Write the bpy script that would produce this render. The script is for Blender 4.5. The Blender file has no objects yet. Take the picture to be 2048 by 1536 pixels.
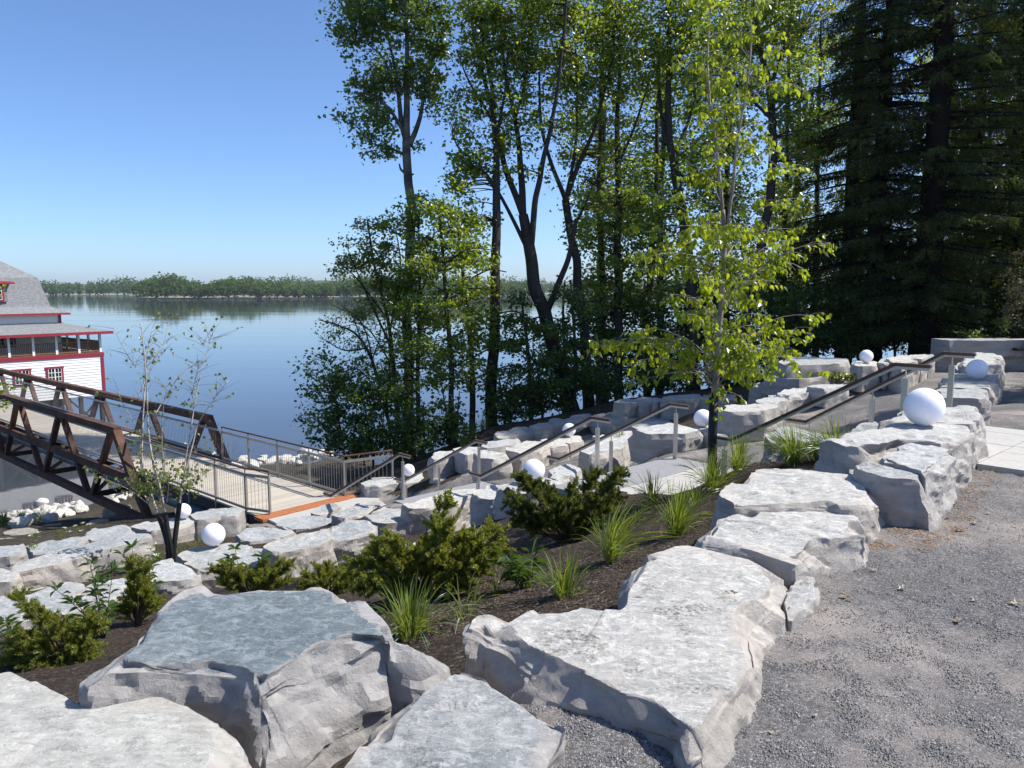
import bpy, math, random
import numpy as np
from mathutils import Vector

random.seed(7)
RNG = np.random.default_rng(11)
SC = bpy.context.scene
COL = SC.collection

# ------------------------------------------------------------------ camera
F = 1538.0
PITCH = math.radians(7.0)
SP, CP = math.sin(PITCH), math.cos(PITCH)
CAMZ = 1.68
cam_data = bpy.data.cameras.new('camera')
cam_data.sensor_width = 36.0
cam_data.lens = 36.0 * F / 2048.0
cam_data.clip_start = 0.05
cam_data.clip_end = 12000
cam = bpy.data.objects.new('camera', cam_data)
COL.objects.link(cam)
cam.location = (0, 0, CAMZ)
cam.rotation_euler = (math.radians(90) - PITCH, 0, 0)
SC.camera = cam

# ------------------------------------------------------------------ light
SUN_EL = math.radians(50)
SUN_AZ = math.radians(84)            # clockwise from +Y
world = bpy.data.worlds.new("World")
SC.world = world
world.use_nodes = True
wn = world.node_tree
wn.nodes.clear()
wo = wn.nodes.new('ShaderNodeOutputWorld')
wb = wn.nodes.new('ShaderNodeBackground')
sky = wn.nodes.new('ShaderNodeTexSky')
sky.sky_type = 'NISHITA'
sky.sun_disc = False
sky.sun_elevation = SUN_EL
sky.sun_rotation = SUN_AZ
sky.altitude = 0
sky.air_density = 0.72
sky.dust_density = 0.8
sky.ozone_density = 8.0
wb.inputs['Strength'].default_value = 0.15
wn.links.new(sky.outputs[0], wb.inputs[0])
wn.links.new(wb.outputs[0], wo.inputs[0])
sun_dir = Vector((math.sin(SUN_AZ) * math.cos(SUN_EL), math.cos(SUN_AZ) * math.cos(SUN_EL), math.sin(SUN_EL)))
sd = bpy.data.lights.new('sun', 'SUN')
sd.energy = 5.0
sd.angle = math.radians(0.5)
sd.color = (1.0, 0.955, 0.88)
sun = bpy.data.objects.new('sun', sd)
COL.objects.link(sun)
sun.rotation_euler = sun_dir.to_track_quat('Z', 'Y').to_euler()
sun.location = (20, 5, 30)

SC.view_settings.view_transform = 'Standard'
SC.view_settings.look = 'None'
SC.view_settings.exposure = 0.48
SC.view_settings.gamma = 1.0
SC.view_settings.use_curve_mapping = False
SC.render.engine = 'CYCLES'
SC.cycles.max_bounces = 7
SC.cycles.diffuse_bounces = 3
SC.cycles.transmission_bounces = 6
SC.cycles.transparent_max_bounces = 6
SC.cycles.use_denoising = True

# ------------------------------------------------------------------ helpers: places
def P(px, py, d):
    xn = (px - 1024.0) / F
    yn = -(py - 768.0) / F
    return np.array([d * xn, d * (CP + yn * SP), CAMZ + d * (-SP + yn * CP)])

def PZ(px, py, z):
    yn = -(py - 768.0) / F
    return P(px, py, (z - CAMZ) / (-SP + yn * CP))

def pt(px, py, z):
    return PZ(px, py, z)[:2]

# ------------------------------------------------------------------ helpers: numpy noise
def _hash(ix, iy, iz):
    h = (ix.astype(np.int64) * 374761393 + iy.astype(np.int64) * 668265263 + iz.astype(np.int64) * 1442695041) & 0xffffffff
    h = ((h ^ (h >> 13)) * 1274126177) & 0xffffffff
    h = ((h ^ (h >> 16)) * 2246822519) & 0xffffffff
    return ((h ^ (h >> 15)) & 0xffffff) / float(0xffffff)

def vnoise(p):
    p = np.asarray(p, float)
    i = np.floor(p).astype(np.int64)
    f = p - i
    u = f * f * (3 - 2 * f)
    r = 0
    for dx in (0, 1):
        wx = u[:, 0] if dx else 1 - u[:, 0]
        for dy in (0, 1):
            wy = u[:, 1] if dy else 1 - u[:, 1]
            for dz in (0, 1):
                wz = u[:, 2] if dz else 1 - u[:, 2]
                r = r + wx * wy * wz * _hash(i[:, 0] + dx, i[:, 1] + dy, i[:, 2] + dz)
    return r * 2 - 1

def fbm(p, oct=3):
    r = 0
    a = 1.0
    p = np.asarray(p, float)
    for k in range(oct):
        r = r + a * vnoise(p * (2.03 ** k) + 17.3 * k)
        a *= 0.5
    return r

def worley(p):
    p = np.asarray(p, float)
    i = np.floor(p).astype(np.int64)
    best = np.full(len(p), 9.0)
    for dx in (-1, 0, 1):
        for dy in (-1, 0, 1):
            for dz in (-1, 0, 1):
                cx, cy, cz = i[:, 0] + dx, i[:, 1] + dy, i[:, 2] + dz
                q = np.stack([cx + _hash(cx, cy, cz), cy + _hash(cx + 57, cy, cz), cz + _hash(cx, cy + 91, cz)], 1)
                best = np.minimum(best, ((q - p) ** 2).sum(1))
    return np.sqrt(best)

# ------------------------------------------------------------------ helpers: meshes and objects
def np_mesh(name, verts, faces, mat, smooth=False):
    """faces: a list of int arrays, each (n, 3) or (n, 4)."""
    verts = np.asarray(verts, np.float32)
    if isinstance(faces, np.ndarray):
        faces = [faces]
    faces = [f for f in faces if len(f)]
    me = bpy.data.meshes.new(name)
    me.vertices.add(len(verts))
    me.vertices.foreach_set('co', verts.ravel())
    nl = sum(f.size for f in faces)
    npoly = sum(len(f) for f in faces)
    me.loops.add(nl)
    me.polygons.add(npoly)
    me.loops.foreach_set('vertex_index', np.concatenate([f.ravel() for f in faces]).astype(np.int32))
    starts = []
    o = 0
    for f in faces:
        k = f.shape[1]
        starts.append(o + np.arange(len(f)) * k)
        o += f.size
    me.polygons.foreach_set('loop_start', np.concatenate(starts).astype(np.int32))
    me.polygons.foreach_set('use_smooth', np.full(npoly, bool(smooth)))
    me.update(calc_edges=True)
    if mat is not None:
        me.materials.append(mat)
    return me

def link(name, me, parent=None, loc=(0, 0, 0)):
    o = bpy.data.objects.new(name, me)
    COL.objects.link(o)
    o.location = loc
    if parent is not None:
        o.parent = parent
    return o

def tag(o, label=None, cat=None, group=None, kind=None):
    if label:
        o['label'] = label
    if cat:
        o['category'] = cat
    if group:
        o['group'] = group
    if kind:
        o['kind'] = kind
    return o

def thing(name, label, cat, loc, group=None):
    o = bpy.data.objects.new(name, None)
    COL.objects.link(o)
    o.empty_display_size = 0.1
    o.location = loc
    return tag(o, label, cat, group)

class MB:
    """collects geometry in world coordinates; build() links ONE mesh object"""
    def __init__(self):
        self.v, self.f3, self.f4, self.n = [], [], [], 0

    def add(self, v, f3=None, f4=None):
        v = np.asarray(v, float).reshape(-1, 3)
        if f3 is not None and len(f3):
            self.f3.append(np.asarray(f3, int).reshape(-1, 3) + self.n)
        if f4 is not None and len(f4):
            self.f4.append(np.asarray(f4, int).reshape(-1, 4) + self.n)
        self.v.append(v)
        self.n += len(v)

    def hexa(self, c8):
        self.add(c8, f4=[[0, 3, 2, 1], [4, 5, 6, 7], [0, 1, 5, 4], [1, 2, 6, 5], [2, 3, 7, 6], [3, 0, 4, 7]])

    def box(self, o, ax, ay, az):
        """o = corner, three edge vectors"""
        o, ax, ay, az = (np.asarray(q, float) for q in (o, ax, ay, az))
        self.hexa([o, o + ax, o + ax + ay, o + ay, o + az, o + ax + az, o + ax + ay + az, o + ay + az])

    def cbox(self, c, ax, ay, az):
        c, ax, ay, az = (np.asarray(q, float) for q in (c, ax, ay, az))
        self.box(c - (ax + ay + az) / 2, ax, ay, az)

    def bar(self, a, b, w, h, up=(0, 0, 1)):
        a, b = np.asarray(a, float), np.asarray(b, float)
        d = b - a
        L = np.linalg.norm(d)
        d = d / L
        up = np.asarray(up, float)
        s = np.cross(d, up)
        if np.linalg.norm(s) < 1e-5:
            s = np.cross(d, np.array([1.0, 0, 0]))
        s /= np.linalg.norm(s)
        u = np.cross(s, d)
        self.box(a - s * w / 2 - u * h / 2, d * L, s * w, u * h)

    def tube(self, pts, radii, sides=6, cap=True):
        pts = np.asarray(pts, float)
        n = len(pts)
        radii = np.broadcast_to(np.asarray(radii, float), (n,))
        t = np.gradient(pts, axis=0)
        t /= (np.linalg.norm(t, axis=1, keepdims=True) + 1e-9)
        ref = np.array([0.31, 0.93, 0.17]) if abs(t[0] @ np.array([0.31, 0.93, 0.17])) < 0.9 else np.array([1.0, 0, 0])
        s = np.cross(t, ref)
        s /= (np.linalg.norm(s, axis=1, keepdims=True) + 1e-9)
        u = np.cross(s, t)
        a = np.arange(sides) * 2 * math.pi / sides
        ring = (np.cos(a)[None, :, None] * s[:, None, :] + np.sin(a)[None, :, None] * u[:, None, :]) * radii[:, None, None] + pts[:, None, :]
        v = ring.reshape(-1, 3)
        f = []
        for i in range(n - 1):
            for j in range(sides):
                k = (j + 1) % sides
                f.append([i * sides + j, i * sides + k, (i + 1) * sides + k, (i + 1) * sides + j])
        f3 = []
        if cap:
            v = np.vstack([v, pts[-1:], pts[:1]])
            for j in range(sides):
                k = (j + 1) % sides
                f3.append([(n - 1) * sides + j, (n - 1) * sides + k, n * sides])
                f3.append([k, j, n * sides + 1])
        self.add(v, f3, f)

    def arrays(self):
        v = np.vstack(self.v)
        return v, [np.vstack(q) for q in (self.f3, self.f4) if q]

    def mesh(self, name, mat, off=(0, 0, 0), smooth=False):
        v, f = self.arrays()
        return np_mesh(name, v - np.asarray(off, float), f, mat, smooth)

    def build(self, name, mat, parent=None, loc=None, smooth=False):
        """parent: an unrotated Empty/object (root) whose world location is parent['wl'] or .location"""
        if parent is not None:
            off = wloc(parent)
            return link(name, self.mesh(name, mat, off, smooth), parent)
        loc = (0, 0, 0) if loc is None else loc
        return link(name, self.mesh(name, mat, loc, smooth), None, loc)

def wloc(o):
    l = np.zeros(3)
    while o is not None:
        l += np.array(o.location)
        o = o.parent
    return l

# ------------------------------------------------------------------ materials
def newmat(name):
    m = bpy.data.materials.new(name)
    m.use_nodes = True
    nt = m.node_tree
    nt.nodes.clear()
    out = nt.nodes.new('ShaderNodeOutputMaterial')
    return m, nt, out

class NT:
    def __init__(self, nt):
        self.nt = nt

    def n(self, typ, **kw):
        q = self.nt.nodes.new(typ)
        for k, v in kw.items():
            if k.startswith('i_'):
                key = k[2:].replace('_', ' ')
                q.inputs[key].default_value = v
            else:
                setattr(q, k, v)
        return q

    def l(self, a, b):
        self.nt.links.new(a, b)

    def noise(self, vec, scale, detail=4, rough=0.55, dist=0.0):
        q = self.n('ShaderNodeTexNoise')
        q.inputs['Scale'].default_value = scale
        q.inputs['Detail'].default_value = detail
        q.inputs['Roughness'].default_value = rough
        q.inputs['Distortion'].default_value = dist
        if vec is not None:
            self.l(vec, q.inputs['Vector'])
        return q.outputs['Fac']

    def ramp(self, fac, stops):
        q = self.n('ShaderNodeValToRGB')
        cr = q.color_ramp
        while len(cr.elements) < len(stops):
            cr.elements.new(0.5)
        for e, (p, c) in zip(cr.elements, stops):
            e.position = p
            e.color = (c, c, c, 1) if isinstance(c, (int, float)) else (*c, 1)
        self.l(fac, q.inputs[0])
        return q.outputs[0]

    def mix(self, fac, a, b, blend='MIX'):
        q = self.n('ShaderNodeMix', data_type='RGBA', blend_type=blend)
        for sock, val in ((q.inputs[0], fac), (q.inputs[6], a), (q.inputs[7], b)):
            if hasattr(val, 'links') or hasattr(val, 'is_linked'):
                self.l(val, sock)
            elif isinstance(val, (int, float)):
                sock.default_value = val if sock == q.inputs[0] else (val, val, val, 1)
            else:
                sock.default_value = (*val, 1)
        return q.outputs[2]

    def math(self, op, a, b=0.0):
        q = self.n('ShaderNodeMath', operation=op)
        for i, v in enumerate((a, b)):
            if isinstance(v, (int, float)):
                q.inputs[i].default_value = v
            else:
                self.l(v, q.inputs[i])
        return q.outputs[0]

    def mapping(self, vec, scale, rot=(0, 0, 0)):
        q = self.n('ShaderNodeMapping')
        q.inputs['Scale'].default_value = scale
        q.inputs['Rotation'].default_value = rot
        self.l(vec, q.inputs['Vector'])
        return q.outputs[0]

    def bump(self, h, dist, strength=1.0, normal=None):
        q = self.n('ShaderNodeBump')
        q.inputs['Strength'].default_value = strength
        q.inputs['Distance'].default_value = dist
        self.l(h, q.inputs['Height'])
        if normal is not None:
            self.l(normal, q.inputs['Normal'])
        return q.outputs[0]

def simple(name, col, rough=0.6, metal=0.0, noise=0.15, nscale=12.0, bump=0.0, spec=0.4, noise2=None):
    m, nt, out = newmat(name)
    t = NT(nt)
    b = t.n('ShaderNodeBsdfPrincipled')
    b.inputs['Roughness'].default_value = rough
    b.inputs['Metallic'].default_value = metal
    b.inputs['Specular IOR Level'].default_value = spec
    tc = t.n('ShaderNodeTexCoord').outputs['Object']
    nz = t.noise(tc, nscale, 5, 0.6)
    lo = tuple(c * (1 - noise) for c in col)
    hi = tuple(min(1, c * (1 + noise)) for c in col)
    c = t.ramp(nz, [(0.3, lo), (0.7, hi)])
    if noise2:
        n2 = t.noise(tc, nscale * 0.23, 3, 0.6)
        c = t.mix(t.ramp(n2, [(0.42, 0.0), (0.62, 1.0)]), c, noise2)
    t.l(c, b.inputs['Base Color'])
    if bump:
        t.l(t.bump(nz, bump), b.inputs['Normal'])
    t.l(b.outputs[0], out.inputs[0])
    return m

def rock_mat(name, film, pale, side, side2, filmcover=0.5, scuff=0.5, dirt=0.25, rimamt=0.7):
    """bedding-plane film on the flat tops, fresh stone on the broken faces"""
    m, nt, out = newmat(name)
    t = NT(nt)
    b = t.n('ShaderNodeBsdfPrincipled')
    b.inputs['Specular IOR Level'].default_value = 0.25
    b.inputs['Roughness'].default_value = 0.85
    tc = t.n('ShaderNodeTexCoord').outputs['Object']
    oi = t.n('ShaderNodeObjectInfo')
    off = t.n('ShaderNodeVectorMath', operation='ADD')
    comb = t.n('ShaderNodeCombineXYZ')
    r = t.math('MULTIPLY', oi.outputs['Random'], 53.0)
    for k in range(3):
        t.l(r, comb.inputs[k])
    t.l(tc, off.inputs[0])
    t.l(comb.outputs[0], off.inputs[1])
    v = off.outputs[0]
    # top film
    big = t.noise(v, 1.6, 5, 0.6, 0.6)
    med = t.noise(v, 9.0, 6, 0.65, 0.4)
    top = t.mix(t.ramp(big, [(0.5 - filmcover * 0.35, 1.0), (0.72 - filmcover * 0.25, 0.0)]), pale, film)
    m1 = t.noise(t.mapping(v, (19.0, 22.0, 19.0), (0, 0, 0.4)), 1.0, 7, 0.72, 0.5)
    top = t.mix(t.math('MULTIPLY', t.ramp(m1, [(0.40, 1.0), (0.50, 0.0)]), 0.55), top, tuple(c * 0.66 for c in film))
    st = t.noise(t.mapping(v, (7.0, 8.6, 7.0), (0, 0, 0.4)), 1.6, 8, 0.74, 1.0)
    white = tuple(min(0.68, c * 1.15 + .10) for c in pale)
    top = t.mix(t.math('MULTIPLY', t.ramp(st, [(0.515, 0.0), (0.57, 1.0)]), scuff), top, white)
    st2 = t.noise(t.mapping(v, (42.0, 48.0, 42.0), (0, 0, 0.4)), 1.0, 5, 0.7, 0.6)
    top = t.mix(t.math('MULTIPLY', t.ramp(st2, [(0.55, 0.0), (0.62, 1.0)]), scuff), top, white)
    sp = t.noise(v, 75.0, 3, 0.6)
    top = t.mix(t.math('MULTIPLY', t.ramp(sp, [(0.30, 1.0), (0.37, 0.0)]), 0.7), top, tuple(c * 0.38 for c in film))
    dt = t.noise(v, 2.6, 6, 0.7, 0.3)
    dsp = t.noise(v, 48.0, 3, 0.65)
    dm = t.math('MULTIPLY', t.ramp(dt, [(0.56, 0.0), (0.66, 1.0)]), t.ramp(dsp, [(0.44, 1.0), (0.54, 0.0)]))
    top = t.mix(t.math('MULTIPLY', dm, min(1.0, dirt * 2.6)), top, (0.11, 0.095, 0.088))
    # broken sides, layered
    sv = t.mapping(v, (1.4, 1.4, 7.0))
    s1 = t.noise(sv, 1.5, 6, 0.62, 0.5)
    sd_ = t.mix(t.ramp(s1, [(0.35, 0.0), (0.65, 1.0)]), side, side2)
    s2 = t.noise(v, 14.0, 5, 0.6, 0.3)
    sd_ = t.mix(t.math('MULTIPLY', t.ramp(s2, [(0.3, 1.0), (0.55, 0.0)]), 0.3), sd_, tuple(c * 0.7 for c in side2))
    crk = t.n('ShaderNodeTexVoronoi', feature='DISTANCE_TO_EDGE')
    crk.inputs['Scale'].default_value = 3.2
    wv = t.n('ShaderNodeVectorMath', operation='ADD')
    t.l(v, wv.inputs[0])
    nzc = t.n('ShaderNodeTexNoise')
    nzc.inputs['Scale'].default_value = 5.0
    t.l(v, nzc.inputs['Vector'])
    t.l(nzc.outputs['Color'], wv.inputs[1])
    t.l(wv.outputs[0], crk.inputs['Vector'])
    vein = t.math('MULTIPLY', t.ramp(crk.outputs['Distance'], [(0.0, 1.0), (0.018, 0.0)]), t.ramp(t.noise(v, 2.2, 2), [(0.52, 0.0), (0.66, 0.34)]))
    sd_ = t.mix(vein, sd_, (0.62, 0.59, 0.54))
    # which one: the orientation of the broken surface
    geo = t.n('ShaderNodeNewGeometry')
    sep = t.n('ShaderNodeSeparateXYZ')
    t.l(geo.outputs['Normal'], sep.inputs[0])
    nzv = t.math('ADD', sep.outputs['Z'], t.math('MULTIPLY', t.math('SUBTRACT', med, 0.5), 0.25))
    msk = t.ramp(nzv, [(0.80, 0.0), (0.93, 1.0)])
    rim = t.n('ShaderNodeAttribute', attribute_name='rim')
    rn = t.noise(v, 5.0, 7, 0.7, 0.6)
    rv = t.math('ADD', rim.outputs['Fac'], t.math('MULTIPLY', t.math('SUBTRACT', rn, 0.5), 1.9))
    worn = t.ramp(rv, [(0.50, 0.0), (0.60, 1.0)])
    rimc = t.mix(t.ramp(s2, [(0.35, 0.0), (0.65, 1.0)]), tuple(c * 0.92 for c in side), tuple(min(.62, c * 1.18) for c in side))
    top = t.mix(t.math('MULTIPLY', worn, rimamt), top, rimc)
    col = t.mix(msk, sd_, top)
    tint = t.ramp(oi.outputs['Random'], [(0.0, (0.88, 0.9, 0.92)), (0.5, (1.0, 1.0, 1.0)), (1.0, (1.07, 1.03, 0.98))])
    col = t.mix(1.0, col, tint, 'MULTIPLY')
    t.l(col, b.inputs['Base Color'])
    fine = t.noise(v, 60.0, 8, 0.72)
    flak = t.noise(t.mapping(v, (5, 12, 9), (0, 0, 0.4)), 2.2, 10, 0.74, 0.7)
    n1 = t.bump(fine, 0.006, 0.9)
    brk = t.noise(v, 22.0, 9, 0.75)
    hh = t.n('ShaderNodeMix', data_type='FLOAT')
    t.l(msk, hh.inputs[0]); t.l(brk, hh.inputs[2]); t.l(flak, hh.inputs[3])
    n2 = t.bump(hh.outputs[0], 0.024, 0.85, n1)
    n3 = t.bump(s1, 0.012, 0.3, n2)
    t.l(n3, b.inputs['Normal'])
    t.l(b.outputs[0], out.inputs[0])
    return m

def leaf_mat(name, c1, c2, trans=0.45, tcol=None, gloss=0.12):
    m, nt, out = newmat(name)
    t = NT(nt)
    geo = t.n('ShaderNodeNewGeometry')
    col = t.mix(geo.outputs['Random Per Island'], c1, c2)
    dif = t.n('ShaderNodeBsdfDiffuse')
    t.l(col, dif.inputs[0])
    tr = t.n('ShaderNodeBsdfTranslucent')
    tint = tcol or (2.25, 2.05, 0.6)
    tcc = t.mix(1.0, col, tint, 'MULTIPLY')
    t.l(tcc, tr.inputs[0])
    mx = t.n('ShaderNodeMixShader')
    mx.inputs[0].default_value = trans
    t.l(dif.outputs[0], mx.inputs[1])
    t.l(tr.outputs[0], mx.inputs[2])
    gl = t.n('ShaderNodeBsdfGlossy')
    gl.inputs['Roughness'].default_value = 0.5
    gl.inputs['Color'].default_value = (0.9, 0.95, 1.0, 1)
    fr = t.n('ShaderNodeFresnel')
    fr.inputs['IOR'].default_value = 1.4
    mg = t.n('ShaderNodeMixShader')
    t.l(t.math('MULTIPLY', fr.outputs[0], gloss * 1.5), mg.inputs[0])
    t.l(mx.outputs[0], mg.inputs[1])
    t.l(gl.outputs[0], mg.inputs[2])
    t.l(mg.outputs[0], out.inputs[0])
    return m

def ground_mat(name, cols, patch, scale=1.0, bump=0.012, grain=70.0, patchamt=0.7):
    m, nt, out = newmat(name)
    t = NT(nt)
    b = t.n('ShaderNodeBsdfPrincipled')
    b.inputs['Roughness'].default_value = 0.93
    b.inputs['Specular IOR Level'].default_value = 0.15
    tc = t.n('ShaderNodeTexCoord').outputs['Object']
    vo = t.n('ShaderNodeTexVoronoi')
    vo.inputs['Scale'].default_value = grain
    t.l(tc, vo.inputs['Vector'])
    g = t.n('ShaderNodeSeparateColor')
    t.l(vo.outputs['Color'], g.inputs[0])
    c = t.ramp(g.outputs[0], [(0.0, cols[0]), (0.55, cols[1]), (0.9, cols[2]), (1.0, cols[3])])
    fine = t.noise(tc, grain * 2.3, 4, 0.7)
    c = t.mix(t.math('MULTIPLY', t.ramp(fine, [(0.35, 1.0), (0.6, 0.0)]), 0.55), c, tuple(q * 0.55 for q in cols[0]))
    big = t.noise(tc, 0.9 * scale, 6, 0.62, 0.4)
    mid = t.noise(tc, 4.5 * scale, 5, 0.6)
    pm = t.math('MULTIPLY', t.ramp(big, [(0.46, 0.0), (0.66, 1.0)]), t.ramp(mid, [(0.3, 0.35), (0.6, 1.0)]))
    c = t.mix(t.math('MULTIPLY', pm, patchamt), c, patch)
    lo = t.noise(tc, 2.1 * scale, 4, 0.6)
    c = t.mix(t.math('MULTIPLY', t.ramp(lo, [(0.3, 1.0), (0.5, 0.0)]), 0.2), c, tuple(q * 0.6 for q in cols[1]))
    t.l(c, b.inputs['Base Color'])
    h = t.math('ADD', t.math('MULTIPLY', vo.outputs['Distance'], -0.7), fine)
    n1 = t.bump(h, bump, 0.9)
    n2 = t.bump(mid, 0.05, 0.5, n1)
    t.l(n2, b.inputs['Normal'])
    t.l(b.outputs[0], out.inputs[0])
    return m

M = {}
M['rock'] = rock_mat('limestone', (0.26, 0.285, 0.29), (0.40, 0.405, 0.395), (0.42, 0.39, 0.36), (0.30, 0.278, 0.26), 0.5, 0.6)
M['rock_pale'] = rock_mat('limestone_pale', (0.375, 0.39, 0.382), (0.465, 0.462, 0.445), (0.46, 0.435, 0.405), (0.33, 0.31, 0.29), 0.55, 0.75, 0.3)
M['rock_blue'] = rock_mat('limestone_slate_top', (0.155, 0.19, 0.205), (0.22, 0.255, 0.265), (0.44, 0.41, 0.38), (0.28, 0.26, 0.243), 0.7, 0.62, 0.12, 1.0)
M['rock_warm'] = rock_mat('limestone_buff', (0.47, 0.465, 0.42), (0.53, 0.52, 0.475), (0.46, 0.435, 0.39), (0.34, 0.325, 0.30), 0.4, 0.45, 0.12)
M['riprap'] = simple('riprap_limestone', (0.50, 0.48, 0.43), 0.9, noise=0.25, nscale=5, bump=0.02, spec=0.2)
M['bankrock'] = simple('bank_rock', (0.27, 0.25, 0.21), 0.9, noise=0.35, nscale=5, bump=0.03, spec=0.2)
M['gravel'] = ground_mat('crushed_gravel', [(0.10, 0.096, 0.096), (0.195, 0.187, 0.183), (0.29, 0.278, 0.268), (0.44, 0.42, 0.40)], (0.42, 0.365, 0.325), 1.0, 0.009, 110.0, 0.85)
M['mulch'] = ground_mat('shredded_mulch', [(0.025, 0.018, 0.014), (0.06, 0.045, 0.035), (0.105, 0.08, 0.062), (0.2, 0.17, 0.14)], (0.085, 0.068, 0.055), 1.0, 0.02, 48.0, 0.5)
M['soil'] = ground_mat('bank_soil', [(0.03, 0.025, 0.018), (0.065, 0.055, 0.04), (0.10, 0.085, 0.06), (0.15, 0.13, 0.1)], (0.09, 0.075, 0.052), 0.6, 0.03, 20.0, 0.8)
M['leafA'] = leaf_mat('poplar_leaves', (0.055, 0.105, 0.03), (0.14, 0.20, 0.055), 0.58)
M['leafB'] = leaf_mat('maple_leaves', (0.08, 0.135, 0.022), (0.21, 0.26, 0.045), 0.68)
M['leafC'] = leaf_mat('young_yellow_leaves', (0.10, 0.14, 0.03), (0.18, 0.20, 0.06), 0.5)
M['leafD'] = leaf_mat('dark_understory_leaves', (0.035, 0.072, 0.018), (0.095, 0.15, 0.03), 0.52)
M['leafBirch'] = leaf_mat('birch_leaves', (0.13, 0.19, 0.022), (0.225, 0.278, 0.04), 0.58, gloss=0.1)
M['leafBirch2'] = leaf_mat('small_birch_leaves', (0.10, 0.14, 0.035), (0.17, 0.20, 0.06), 0.5)
M['leafDog'] = leaf_mat('dogwood_leaves', (0.045, 0.09, 0.022), (0.085, 0.14, 0.035), 0.4, gloss=0.16)
M['yew'] = leaf_mat('yew_needles', (0.085, 0.12, 0.02), (0.29, 0.30, 0.055), 0.45)
M['yew_dark'] = leaf_mat('yew_needles_dark', (0.05, 0.08, 0.016), (0.17, 0.19, 0.038), 0.38)
M['spruce'] = leaf_mat('spruce_needles', (0.026, 0.045, 0.016), (0.075, 0.10, 0.030), 0.38, gloss=0.06)
M['grass'] = leaf_mat('grass_blades', (0.075, 0.125, 0.03), (0.20, 0.25, 0.07), 0.45, gloss=0.12)
M['grass_dry'] = leaf_mat('dry_grass_blades', (0.22, 0.19, 0.10), (0.32, 0.27, 0.16), 0.3)
M['bark_dark'] = simple('dark_spruce_bark', (0.022, 0.019, 0.017), 0.95, noise=0.4, nscale=18, bump=0.03, spec=0.05)
M['bark'] = simple('bark', (0.055, 0.048, 0.04), 0.95, noise=0.4, nscale=18, bump=0.03, spec=0.1)
M['bark_grey'] = simple('poplar_bark', (0.17, 0.16, 0.14), 0.95, noise=0.4, nscale=8, bump=0.03, spec=0.1, noise2=(0.08, 0.07, 0.06))
M['bark_birch'] = simple('birch_bark', (0.36, 0.32, 0.28), 0.85, noise=0.2, nscale=20, bump=0.004, noise2=(0.22, 0.17, 0.13))
M['bark_white'] = simple('white_birch_bark', (0.46, 0.43, 0.38), 0.85, noise=0.2, nscale=20, bump=0.004, noise2=(0.26, 0.21, 0.17))
M['stem'] = simple('brown_stem', (0.10, 0.07, 0.045), 0.8, noise=0.3)
M['guard'] = simple('black_tree_guard', (0.012, 0.012, 0.012), 0.55, noise=0.2, nscale=30, bump=0.004)
M['globe'] = None
M['wood_rail'] = simple('ipe_handrail', (0.085, 0.048, 0.036), 0.5, noise=0.3, nscale=25)
M['steel'] = simple('brushed_stainless', (0.50, 0.47, 0.43), 0.38, metal=0.85, noise=0.08, nscale=40)
M['corten'] = simple('weathering_steel', (0.115, 0.058, 0.038), 0.8, noise=0.4, nscale=6, spec=0.2, noise2=(0.075, 0.042, 0.032))
M['corten_bright'] = simple('orange_rust_plate', (0.36, 0.14, 0.06), 0.8, noise=0.2, nscale=9, spec=0.2)
M['galv'] = simple('galvanised_steel', (0.33, 0.32, 0.30), 0.5, metal=0.6, noise=0.15)
M['plank'] = None
M['pipe'] = simple('blue_grey_pipe', (0.10, 0.13, 0.15), 0.5, noise=0.2)
M['conc'] = simple('grey_concrete', (0.26, 0.26, 0.265), 0.85, noise=0.15, nscale=30, bump=0.003)
M['conc_pale'] = simple('pale_concrete_paver', (0.42, 0.405, 0.375), 0.85, noise=0.10, nscale=22, bump=0.003)
M['white'] = simple('white_clapboard', (0.76, 0.75, 0.71), 0.6, noise=0.05, nscale=6)
M['red'] = simple('crimson_trim', (0.27, 0.022, 0.045), 0.5, noise=0.12)
M['shingle'] = None
M['glass'] = simple('dark_window_glass', (0.02, 0.022, 0.025), 0.08, noise=0.1, spec=0.6)
M['brownwood'] = simple('brown_stained_wood', (0.20, 0.115, 0.055), 0.7, noise=0.3, nscale=20)
M['darkwood'] = simple('dark_pile_wood', (0.05, 0.042, 0.036), 0.9, noise=0.3)
M['sand'] = simple('shore_sand', (0.34, 0.30, 0.23), 0.95, noise=0.15, nscale=0.1, noise2=(0.07, 0.085, 0.045))
M['dry_leaf'] = simple('dry_leaf', (0.24, 0.155, 0.09), 0.8, noise=0.35, nscale=40)
M['dry_leaf_pale'] = simple('pale_dry_leaf', (0.42, 0.34, 0.24), 0.8, noise=0.3, nscale=40)
M['red_twig'] = simple('red_stick', (0.33, 0.075, 0.085), 0.7, noise=0.2)
M['chip'] = None
M['far_leaf'] = leaf_mat('far_woods_leaves', (0.05, 0.095, 0.025), (0.105, 0.16, 0.045), 0.35, gloss=0.02)
M['far_hill'] = simple('far_hill_woods', (0.05, 0.085, 0.035), 0.95, noise=0.3, nscale=0.02, spec=0.0)
M['flower'] = simple('cream_flower', (0.75, 0.72, 0.6), 0.7, noise=0.05)

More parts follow.
